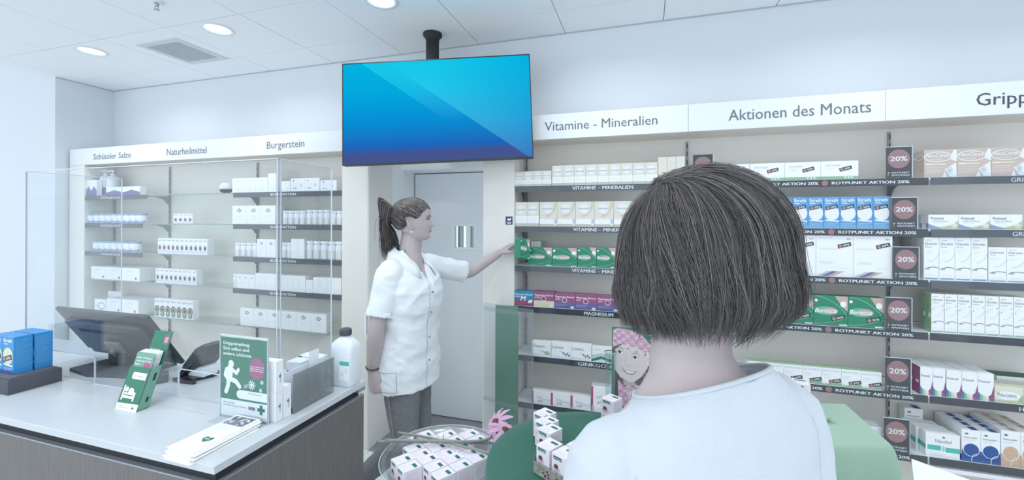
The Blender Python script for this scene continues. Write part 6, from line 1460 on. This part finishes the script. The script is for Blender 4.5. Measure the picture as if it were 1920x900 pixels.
def lock(az, el_end, k0, n_str, spread, lift, tone):
    E = hdir(az, math.radians(el_end))
    K = (k0 + Vector((random.gauss(0, .03), random.gauss(0, .03), random.gauss(0, .02)))).normalized()
    drift = random.gauss(0, .10); wob = random.uniform(.5, 1.5); ph_ = random.uniform(0, 6.28)
    for s_ in range(n_str):
        da = random.gauss(0, spread); dl = random.gauss(0, .0022); de = random.gauss(0, 3.0); m_ = tone if random.random() < .78 else random.choice(tones)
        E2 = hdir(az + da * .6, math.radians(el_end + de)); pts = []; N_ = 17; far = K.angle(E2) > 1.9; Md = hdir(az, math.radians(48)); t0 = random.uniform(0, .10)
        for j in range(N_):
            t = t0 + (1 - t0) * j / (N_ - 1); d = K.slerp(E2, t) if not far else K.slerp(Md, t).slerp(Md.slerp(E2, t), t)
            a2 = drift * math.sin(t * 3.1) + .012 * math.sin(t * 9 * wob + ph_) + da * .5 * (1 - t) * t * 3
            d = Matrix.Rotation(a2, 3, 'Z') @ d
            pts.append(HC + surf(d, lift * math.sin(min(1, t * 1.6) * 1.57) + dl + .0015 + (.010 * max(0, t - .80) / .20 * math.sin(ph_))) + rt * (.006 * max(0, t - .8) / .2 * math.cos(ph_ * 3)))
        strand(hs, pts, random.uniform(.00026, .00052), m_)
for k in range(900):
    az = az_face + math.radians(random.uniform(26, 334)); azn = (az + math.pi) % (2 * math.pi) - math.pi
    # lower ends at the back and the left, turning up a little towards the right
    e_end = -48.0 + random.gauss(0, 1.8) + 5.0 * max(0, math.sin(azn))
    lock(azn, e_end, KD, 8, .035, random.uniform(.000, .007), random.choice(tones))
for k in range(60):                                            # finer front layer sweeping right from the parting
    az = math.radians(random.uniform(5, 115)); lock(az, random.uniform(-48, -42), KD, 6, .03, random.uniform(.004, .010), random.choice(['hair_dark2', 'hair_dark1', 'hair_dark3']))
for k in range(70):                                            # loose ends
    az = az_face + math.radians(random.uniform(40, 320)); lock((az + math.pi) % (2 * math.pi) - math.pi, random.uniform(-50, -44), KD, 2, .10, random.uniform(.002, .008), random.choice(tones))
for k in range(260):                                           # short nape hair under the bob
    az = math.radians(random.uniform(-75, 80)); d = hdir(az, math.radians(-38)); p0 = HC + surf(d, -.02); p3 = HC + surf(hdir(az + random.gauss(0, .1), math.radians(-49)), -.016 + random.gauss(0, .006)) - UP * random.uniform(0, .02)
    strand(hs, [p0, p0.lerp(p3, .35), p0.lerp(p3, .7) - vr * random.gauss(0, .004), p3 + rt * random.gauss(0, .006)], .0008, random.choice(tones[:5]))
hst = hs.build('strands', hcap); hst['kind'] = 'stuff'
# ================================================================== TABLES, BASKET AND GOODS IN THE FOREGROUND
mat('cloth_green', (46, 100, 86), .85, bump=.12, bscale=800, sheen=.15); mat('felt_green', (154, 184, 163), .95, bump=.5, bscale=420, sheen=.3, var=.03, vscale=120)
TZ = .95; TC = Vector((-.114, 1.137, TZ)); TR = .292
t = empty('round_table', (TC.x, TC.y, 0)); tag(t, 'round display table under a dark green cloth', 'table')
MB().lathe([(TR - .008, TZ - .028), (TR - .004, TZ - .024), (TR - .004, TZ - .006), (TR - .008, TZ - .004)], 'lacquer', seg=48).build('tabletop', t)
MB().lathe([(.035, .02), (.035, TZ - .03)], 'steel_grey', seg=16).build('column', t); MB().lathe([(.2, 0), (.2, .012), (.04, .02)], 'steel_grey', seg=32).build('foot', t)
def round_cloth(c, R, z, zb, m):
    vs, fs = [], []; n = 120; prof = []
    for i in range(9): prof.append((R * i / 8 * .985, 0))
    prof += [(R * 1.0, -.003), (R * 1.012, -.012), (R * 1.018, -.03)]
    for i in range(1, 13): prof.append((R * (1.018 + .09 * (i / 12) ** 1.2), -.03 - (z - zb - .03) * i / 12))
    for r, dz in prof:
        for k in range(n):
            a = 2 * math.pi * k / n; q = smoothstep(.02, .35, -dz); w = 1 + q * (.055 * math.sin(a * 9 + .7 * math.sin(a * 2)) + .03 * math.sin(a * 17 + 1)) 
            wz = .0016 * noise.noise(Vector((math.cos(a) * r * 14, math.sin(a) * r * 14, 3))) if dz == 0 else 0
            if dz == 0 and r > .02: wz += .0030 * math.exp(-((math.sin(a + .9) * r - .03) / .012) ** 2) * smoothstep(.05, .15, r)
            vs.append((c.x + r * w * math.cos(a), c.y + r * w * math.sin(a), z + dz + wz))
    for i in range(len(prof) - 1):
        for k in range(n): fs.append((i * n + k, i * n + (k + 1) % n, (i + 1) * n + (k + 1) % n, (i + 1) * n + k))
    mb = MB(); mb.add(vs, [f[::-1] for f in fs], m, True); return mb
o = round_cloth(TC, TR, TZ, .24, 'cloth_green').build('tablecloth'); tag(o, 'dark green cloth draped over the round display table', 'tablecloth')
ZT = TZ + .003
BW, BD, BH = .046, .050, .069; RZ = math.radians(-30); ux = Vector((math.cos(RZ), math.sin(RZ), 0)); uy = Vector((-math.sin(RZ), math.cos(RZ), 0))
def echi(corner, z, label, group, w=BW, d=BD, h=BH, rz=RZ):
    u_, v_ = Vector((math.cos(rz), math.sin(rz), 0)), Vector((-math.sin(rz), math.cos(rz), 0)); c = corner - u_ * w / 2 + v_ * d / 2
    return carton('herbal_drop_box', 'echi', w, d, h, (c.x, c.y, z), rz, label, group)
for i, (a, b_) in enumerate(((1031, 864), (1025.5, 846), (1021.5, 828.5))):
    echi(aZ(a, b_, ZT), ZT, f'small white coneflower box on the green cloth, {["nearest", "middle", "rear"][i]} of the three in line', 'coneflower boxes on the green table')
# printed tray
mat('tray_green', (104, 148, 118), .5); mat('tray_print', (150, 150, 138), .5, var=.5, vscale=70)
tc = aZ(1000, 886, ZT); t = empty('display_tray', (tc.x, tc.y, ZT), RZ); tag(t, 'printed cardboard tray with green inside holding coneflower boxes', 'tray')
TW, TD, TH, e = .150, .115, .030, .0018
MB().box(0, TW, 0, TD, 0, e, 'tray_green').build('base', t)
fw_ = MB().box(0, TW, 0, e, e, TH, 'tray_print').build('front_wall', t); bwl = MB().box(0, TW, TD - e, TD, e, TH, 'tray_green').build('back_wall', t); MB().box(0, e, e, TD - e, e, TH + .012, 'tray_green').build('side_wall', t); MB().box(TW - e, TW, e, TD - e, e, TH, 'tray_green').build('side_wall', t)
m = MB(); f = Face(m, (0, 0, 0), (1, 0, 0), (0, 0, 1), (0, -1, 0)); random.seed(4)
for k in range(14):
    x, y = random.uniform(.008, TW - .008), random.uniform(.006, TH - .006)
    for q in range(7): a = q * .9; f.poly([(x, y), (x + .008 * math.cos(a), y + .006 * math.sin(a)), (x + .008 * math.cos(a + .35), y + .006 * math.sin(a + .35))], random.choice(['c_petal', 'c_rose', 'c_green_p']), 0)
    f.disc(x, y, .0035, .003, 'c_brown', 1, 8)
m.build('flower_print', fw_)
for i, (fx_, fy_) in enumerate(((.005, .060), (.005, .006), (.056, .006), (.056, .060), (.104, .006), (.104, .060))):
    c0 = tc + ux * (fx_ + BW - .003) + uy * fy_
    if i == 0: continue
    echi(c0 - ux * .0, ZT + e, f'small white coneflower box in the tray, {["", "left front", "middle front", "left rear", "right front", "right rear"][i]}', 'coneflower boxes in the tray', BW - .002)
echi(aZ(1150, 796, ZT), ZT, 'single white coneflower box standing by the foot of the poster', 'coneflower boxes on the green table')
# glass tube and the poster of a woman in a knitted hat
t = empty('glass_vase', tuple(aZ(1144, 771, ZT))); tag(t, 'slim clear glass vase left of the portrait poster', 'vase')
MB().lathe([(.013, 0), (.015, .004), (.018, .19), (.0195, .195), (.0185, .195), (.0165, .18), (.013, .008), (0, .006)], 'glass', seg=20).build('glass', t); MB().lathe([(.0185, .193), (.0205, .195), (.0185, .197)], 'glass_edge', seg=20, cap=False).build('rim', t)
pL = aZ(1147, 768, ZT); pw, ph_ = .205, .275
t = empty('portrait_poster', (pL.x, pL.y, ZT), YAW * .4); tag(t, 'green portrait poster showing a pink knitted hat and scarf', 'poster')
ca = MB().box(0, pw, 0, .003, 0, ph_, 'apo_green', .0004).build('card', t); MB().prism([(.003, 0), (.09, 0), (.003, .17)], pw * .5, pw * .5 + .003, 'carton', 'x').build('strut', t)
mat('ph_skin', (214, 204, 202), .6); mat('ph_skin_d', (186, 172, 172), .6); mat('ph_hair', (110, 103, 102), .6); mat('ph_hair_l', (150, 142, 138), .6); mat('ph_knit', (206, 168, 188), .8, var=.25, vscale=260, bump=.3, bscale=260); mat('ph_knit_d', (172, 128, 152), .8); mat('ph_white', (242, 242, 244), .6); mat('ph_dark', (70, 66, 68), .6)
m = MB(); f = Face(m, (0, 0, 0), (1, 0, 0), (0, 0, 1), (0, -1, 0), .00012); X = lambda a: (a - 1147) * 1.42 / 798 * 1.04; Z = lambda b: (768 - b) * ph_ / 153
PP2 = lambda L_: [(X(a), Z(b)) for a, b in L_]
f.poly(PP2([(1148, 650), (1150, 766), (1200, 766), (1222, 745), (1219, 700), (1212, 680), (1205, 650)]), 'ph_hair', 0)
for k in range(26):
    a0 = 1200 + random.uniform(0, 14); f.line(PP2([(a0 - 4, 670), (a0 + 2 + random.uniform(-3, 4), 705), (a0 + random.uniform(-4, 8), 750)]), .0012, random.choice(['ph_hair_l', 'ph_dark', 'ph_hair_l']), 1)
for k in range(12):
    a0 = 1150 + random.uniform(0, 9); f.line(PP2([(a0, 665), (a0 + 2, 700), (a0 + random.uniform(0, 6), 760)]), .0012, random.choice(['ph_hair_l', 'ph_dark']), 1)
m.build('printed_hair', ca)
m = MB(); f = Face(m, (0, -.0004, 0), (1, 0, 0), (0, 0, 1), (0, -1, 0), .00012)
f.poly(PP2([(1153, 655), (1150, 672), (1152, 692), (1161, 706), (1176, 715), (1186, 714), (1198, 704), (1208, 688), (1213, 668), (1207, 656), (1185, 648), (1165, 646)]), 'ph_skin', 1); f.poly(PP2([(1176, 715), (1186, 714), (1194, 724), (1180, 728), (1168, 720), (1166, 711)]), 'ph_skin_d', 0)
for (a, b) in ((1160.5, 660), (1187, 669)):
    f.disc(X(a), Z(b), .0085, .005, 'ph_white', 2); f.disc(X(a), Z(b), .0046, .0046, 'ph_dark', 3, 14); f.line(PP2([(a - 5.5, b + .5), (a - 1, b - 3.2), (a + 5, b)]), .0014, 'ph_dark', 3); f.line(PP2([(a - 5, b - 6), (a + 1, b - 8.5), (a + 7, b - 5)]), .0016, 'ph_hair', 3)
f.line(PP2([(1173, 662), (1169, 678), (1172, 684), (1179, 684)]), .0012, 'ph_skin_d', 2)
f.poly(PP2([(1162, 686), (1170, 692), (1180, 695), (1191, 694), (1184, 701), (1176, 701), (1168, 696)]), 'lip', 2); f.poly(PP2([(1164, 688), (1171, 693), (1180, 696), (1188, 695), (1182, 698.5), (1175, 698)]), 'ph_white', 3); m.build('printed_face', ca)
m = MB(); f = Face(m, (0, -.0009, 0), (1, 0, 0), (0, 0, 1), (0, -1, 0), .00012)
f.poly(PP2([(1148, 652), (1149, 620), (1156, 616), (1180, 619), (1200, 628), (1214, 645), (1222, 668), (1220, 684), (1212, 668), (1200, 655), (1180, 647), (1160, 646)]), 'ph_knit', 2)
for k in range(9):
    for j in range(5): a = 1152 + k * 7.5; b = 622 + j * 6 + k * 2.2 * (j / 5 + .3); f.disc(X(a), Z(b), .004, .0022, 'ph_knit_d' if (k + j) % 2 else 'c_pink', 3, 8)
f.poly(PP2([(1157, 710), (1168, 722), (1184, 726), (1196, 718), (1204, 735), (1206, 766), (1170, 766), (1158, 745)]), 'ph_knit', 2)
for k in range(6):
    for j in range(6): a = 1161 + k * 7.5 + j; b = 725 + j * 7 - k * 1.0; f.disc(X(a), Z(b), .0045, .0024, 'ph_knit_d' if (k + j) % 2 else 'c_pink', 3, 8)
m.build('printed_knitwear', ca)
m = MB(); f = Face(m, (0, -.0014, 0), (1, 0, 0), (0, 0, 1), (0, -1, 0), .00012)
f.text('Häufig', X(1208), Z(668), .021, 'white_letter', layer=3); f.text('erkältet?', X(1208), Z(683), .021, 'white_letter', layer=3); f.text('Jetzt stärken:', X(1172), Z(735), .014, 'white_letter', layer=3, slant=.2, rot=-.1); f.text('Immunsystem', X(1175), Z(745), .014, 'white_letter', layer=3, slant=.2, rot=-.1); m.build('lettering', ca)

# ---- pale green felt table right of the customer
NR, FR_, FL_, NL_ = Vector((.669, 1.462)), Vector((.668, 1.752)), Vector((.44, 1.685)), Vector((.44, 1.395))
t = empty('side_table', (.55, 1.57, 0)); tag(t, 'square display table hidden under the pale green felt', 'table')
MB().prism([(p.x - .55, p.y - 1.57) for p in (NL_ * .98 + Vector((.01, .03)), NR * .985 + Vector((0, .02)), FR_ * .985 + Vector((0, .01)), FL_ * .985 + Vector((.012, .01)))], .90, .945, 'lacquer').build('tabletop', t)
for p in (NL_, NR, FR_, FL_):
    q = (p - Vector((.55, 1.57))) * .86; MB().box(q.x - .015, q.x + .015, q.y - .015, q.y + .015, 0, .90, 'lacquer').build('leg', t)
def felt():
    corners = [NL_, NR, FR_, FL_]; out = []; n = 22
    for i in range(4):
        a, b = corners[i], corners[(i + 1) % 4]
        for k in range(n): out.append(a.lerp(b, k / n))
    c = sum(corners, Vector((0, 0))) / 4; N_ = len(out); vs, fs = [], []; rows_ = [(0.02, .953, 0), (.25, .954, 0), (.5, .953, 0), (.75, .953, 0), (.93, .953, 0), (.985, .951, 0), (1.0, .944, .003), (1.01, .930, .008)]
    for j in range(1, 11): rows_.append((1.01 + .02 * j, .930 - .085 * j, .008 + .010 * j))
    for s, z, o_ in rows_:
        for k, p in enumerate(out):
            d = (p - c); dn = d.normalized(); w = 0
            if z < .93:
                q = smoothstep(.93, .6, z); w = q * (.020 * math.sin(k * .62 + 1.0) + .012 * math.sin(k * 1.31)); ce = min(k % n, n - k % n) / n; w += q * .035 * math.exp(-(ce / .08) ** 2)
            pt = c + d * s + dn * (o_ + w); vs.append((pt.x, pt.y, z + (.0015 * noise.noise(Vector((pt.x * 20, pt.y * 20, 0))) if z > .95 else 0)))
    for i in range(len(rows_) - 1):
        for k in range(N_): fs.append((i * N_ + k, i * N_ + (k + 1) % N_, (i + 1) * N_ + (k + 1) % N_, (i + 1) * N_ + k))
    fs.append(tuple(range(N_))); mb = MB(); mb.add(vs, [f[::-1] for f in fs], 'felt_green', True); return mb
o = felt().build('tablecloth'); tag(o, 'pale green felt cloth over the table right of the customer', 'tablecloth')
c0 = aZ(1524, 776, .955); pk = carton('herbal_box', 'echi', .07, .05, .095, (c0.x - .04, c0.y + .02, .9555), math.radians(-8), 'pale pink box on the green felt behind the customer shoulder')
# ---- white table corner at the lower right
WZ = 1.0; a_ = aZ(1709, 860, WZ); e1 = aZ(1822, 901, WZ) - a_; e2 = aZ(1717, 930, WZ) - a_; e1.normalize(); e2.normalize()
t = empty('white_table', (a_.x, a_.y, 0)); tag(t, 'white display table cut off at the lower right corner', 'table')
pl_ = [Vector((0, 0, 0)), e1 * .55, e1 * .55 + e2 * .38, e2 * .38]
MB().prism([(p.x, p.y) for p in pl_], WZ - .03, WZ, 'lacquer').build('tabletop', t)
for p in pl_:
    q = p + ((pl_[0] + pl_[2]) / 2 - p) * .16; MB().box(q.x - .018, q.x + .018, q.y - .018, q.y + .018, 0, WZ - .03, 'lacquer').build('leg', t)

# ---- clear bowl of coneflower boxes on a pedestal
BC = Vector((-.632, 1.282, 0)); RIM = .80; BR = .185
t = empty('acrylic_bowl', tuple(BC)); tag(t, 'round clear acrylic bowl on a pedestal before the pharmacist', 'bowl')
mat('bowl_acrylic', (236, 240, 242), .25, alpha=.20)
pf = [(.05, RIM - .20), (.11, RIM - .19), (.155, RIM - .14), (.175, RIM - .07), (BR, RIM - .004), (BR + .022, RIM + .001), (BR + .021, RIM + .004), (BR - .004, RIM), (.168, RIM - .07), (.149, RIM - .137), (.105, RIM - .184), (0, RIM - .192)]
MB().lathe(pf, 'bowl_acrylic', seg=56).build('bowl', t); MB().lathe([(BR + .0195, RIM + .003), (BR + .0215, RIM + .0048), (BR + .0225, RIM + .0035), (BR + .021, RIM + .002)], 'acrylic_edge', seg=56, cap=False).build('rim', t)
MB().lathe([(.12, 0), (.12, .012), (.03, .02), (.028, RIM - .20), (.05, RIM - .199)], 'acrylic_edge', seg=24).build('pedestal', t)
random.seed(9); cnt = 0
gw, gd, gh = .046, .062, .075; rb = math.radians(-33); gu, gv = Vector((math.cos(rb), math.sin(rb), 0)), Vector((-math.sin(rb), math.cos(rb), 0))
pos = []
for i in range(-4, 5):
    for j in range(-3, 4):
        c = gu * (i * (gw + .0015)) + gv * (j * (gd + .0015)) + gu * .008
        if c.length + .030 < .166: pos.append((c, i, j))
pos.sort(key=lambda q: (-q[2], q[1]))
zb1 = RIM - .062
for k, (c, i, j) in enumerate(pos):
    zz = zb1 + .0 + (.0018 * ((i * 7 + j * 5) % 4))
    lab = f'white coneflower box in the clear bowl, row {ORD[3 - j] if False else ["", "", ""][0]}' if False else f'white coneflower box packed in the clear bowl, {ORD[max(i for i in [3 - j])]} row from the back, {ORD[i + 4]} column'
    carton('herbal_drop_box', 'echi', gw, gd, gh, (BC.x + c.x, BC.y + c.y, zz), rb, lab, 'coneflower boxes in the clear bowl')
for k in range(3):
    c = gu * ((k - 1.6) * (gw + .002)) - gv * .045
    carton('herbal_drop_box', 'echi', gw, gd, gh - .004, (BC.x + c.x, BC.y + c.y, zb1 - gh + .001), rb, f'white coneflower box in the lower layer of the bowl, {["left", "middle", "right"][k]}', 'coneflower boxes in the clear bowl')
# crumpled green tissue
m = MB(); vs, fs = [], []; random.seed(2); base_ = BC + Vector((-.105, -.045, RIM - .11)); n = 9
for i in range(n):
    for j in range(n):
        u_, v_ = i / (n - 1) - .5, j / (n - 1) - .5; vs.append(base_ + Vector((u_ * .055, v_ * .12, .035 * noise.noise(Vector((i * .9, j * .9, 1))) + .01 * random.random() + .02 * (1 - abs(v_) * 2))))
for i in range(n - 1):
    for j in range(n - 1): fs.append((i * n + j, (i + 1) * n + j, (i + 1) * n + j + 1, i * n + j + 1))
m.add(vs, fs, 'cloth_green', False); o = m.build('tissue_paper'); tag(o, 'crumpled dark green tissue at the left inside the clear bowl', 'paper')
# ---- artificial coneflowers lying across the bowl, tied with white ribbon
mat('stem', (140, 146, 138), .6); mat('petal_pink', (202, 160, 188), .6); mat('ribbon', (236, 238, 240), .6)
def st(px, py, z): return aZ(px, py, z)
zs = RIM + .022
stems = [[(706, 827.5), (790, 827), (828, 826), (880, 829), (932, 831)], [(746, 811), (790, 818), (828, 826), (872, 838), (930, 852)], [(722, 825), (800, 826), (860, 828), (912, 824), (940, 806)]]
heads = [(948, 806, .875), (None, None, None), (930, 792, .885)]
for i, s_ in enumerate(stems):
    t = empty('artificial_flower', tuple(st(*s_[2], zs))); tag(t, ['flower stem with blunt end lying lowest across the clear bowl', 'flower stem slanting down to the right across the bowl', 'flower stem curving up to the pink petals by the green cloth'][i], 'flower', 'artificial flowers on the bowl')
    T_ = Matrix.Translation(-t.location); pts = [st(a, b_, zs + .006 * i + (.03 if i == 2 and q == 4 else 0)) for q, (a, b_) in enumerate(s_)]
    ctl = pts; cur = []
    for q in range(4):
        q0, q1, q2, q3 = ctl[max(q - 1, 0)], ctl[q], ctl[q + 1], ctl[min(q + 2, 4)]
        for j in range(5): tt = j / 5; cur.append(0.5 * ((2 * q1) + (q2 - q0) * tt + (2 * q0 - 5 * q1 + 4 * q2 - q3) * tt * tt + (3 * q1 - q0 - 3 * q2 + q3) * tt ** 3))
    cur.append(ctl[-1]); m = MB(); m.tube(cur, .0045, 'stem', 8); o = m.build('stem', t); o.matrix_parent_inverse = T_
    if i != 1:
        hd_ = aZ(heads[i][0], heads[i][1], heads[i][2]); m = MB(); m.tube([cur[-1], cur[-1].lerp(hd_, .6) + UP * .0, hd_], .0042, 'stem', 8); o = m.build('stem', t); o.matrix_parent_inverse = T_
        ax = (RX * .35 + UP * .7 - AX * .2).normalized() if i == 0 else (UP * .5 - RX * .5 - AX * .3).normalized(); s1 = ax.orthogonal().normalized(); s2 = ax.cross(s1)
        for k in range(10):
            a = 2 * math.pi * k / 10; d = (s1 * math.cos(a) + s2 * math.sin(a)); sdv = (-s1 * math.sin(a) + s2 * math.cos(a)); vs = []
            for q, (r, w_, dz) in enumerate(((.008, .004, 0), (.025, .008, .002), (.045, .0085, -.006), (.062, .002, -.02))): c = hd_ + d * r + ax * dz; vs += [c - sdv * w_, c + ax * .0015, c + sdv * w_]
            m = MB(); m.add(vs, [(3 * q + p_, 3 * q + p_ + 1, 3 * q + p_ + 4, 3 * q + p_ + 3) for q in range(3) for p_ in range(2)], 'petal_pink', True); o = m.build('petal', t); o.matrix_parent_inverse = T_
        m = MB(); m.lathe([(.012, -.004), (.014, .002), (.010, .010), (0, .014)], 'c_brown', seg=14); o = m.build('cone', t); o.location = hd_ - t.location
t = empty('ribbon', tuple(st(828, 826, zs))); tag(t, 'white ribbon tied around the flower stems on the bowl', 'ribbon')
cR = Vector((0, 0, .006)); sd_ = (st(880, 829, zs) - st(790, 827, zs)).normalized(); u1 = sd_.cross(UP).normalized(); m = MB()
for k in range(-1, 2): m.tube([cR + sd_ * (k * .004) + u1 * (.010 * math.cos(2 * math.pi * q / 16)) + UP * (.0155 * math.sin(2 * math.pi * q / 16)) for q in range(17)], .0024, 'ribbon', 6)
m.build('loop', t); m = MB(); m.tube([cR + u1 * .01, cR + u1 * .02 - sd_ * .02 + UP * .004, cR + u1 * .022 - sd_ * .045 - UP * .004], .0012, 'ribbon', 5); m.build('tail', t)

# ---- green display board with a clear sheet in front, by the end post
yq = 2.50; gx0, gx1 = X_at(929.5, yq), X_at(971, yq); gz1 = aY(950, 574, yq).z
t = empty('display_board', ((gx0 + gx1) / 2, yq, 0)); tag(t, 'narrow green display board behind a clear sheet left of the vitamin shelf', 'display board')
mat('board_green', (58, 128, 98), .6); w_ = gx1 - gx0
MB().box(-w_ / 2, w_ / 2, 0, .02, 0, gz1, 'board_green', .001).build('green_panel', t)
mat('ghost_sheet', (244, 247, 250), .45, alpha=.09)
sA, sB = aD(907, 750, 2.34), aD(999, 790, 2.16); sA.z = sB.z = 0; T3 = Matrix.Translation(-t.location)
dv = (sB - sA); ln = dv.length; dv.normalize(); zt0, zb0 = 1.13, .61; cm = (sA + sB) / 2; nq = Vector((-dv.y, dv.x, 0))
m = MB(); m.obox(Vector((cm.x, cm.y, (zt0 + .0) / 2)), dv * ln / 2, nq * .0018, UP * (zt0 / 2), 'ghost_sheet'); o = m.build('clear_sheet', t); o.matrix_parent_inverse = T3
mat('bar_white', (214, 222, 230), .4)
for z_, h_ in ((zt0 - .03, .011), (zb0, .011)):
    m = MB(); m.obox(Vector((cm.x, cm.y, z_)) - nq * .004, dv * ln / 2, nq * .0012, UP * h_, 'ghost_sheet'); o = m.build('cross_bar', t); o.matrix_parent_inverse = T3
m = MB(); m.obox(Vector((sB.x, sB.y, zt0 / 2)), dv * .002, nq * .003, UP * (zt0 / 2), 'ghost_sheet'); o = m.build('sheet_edge', t); o.matrix_parent_inverse = T3
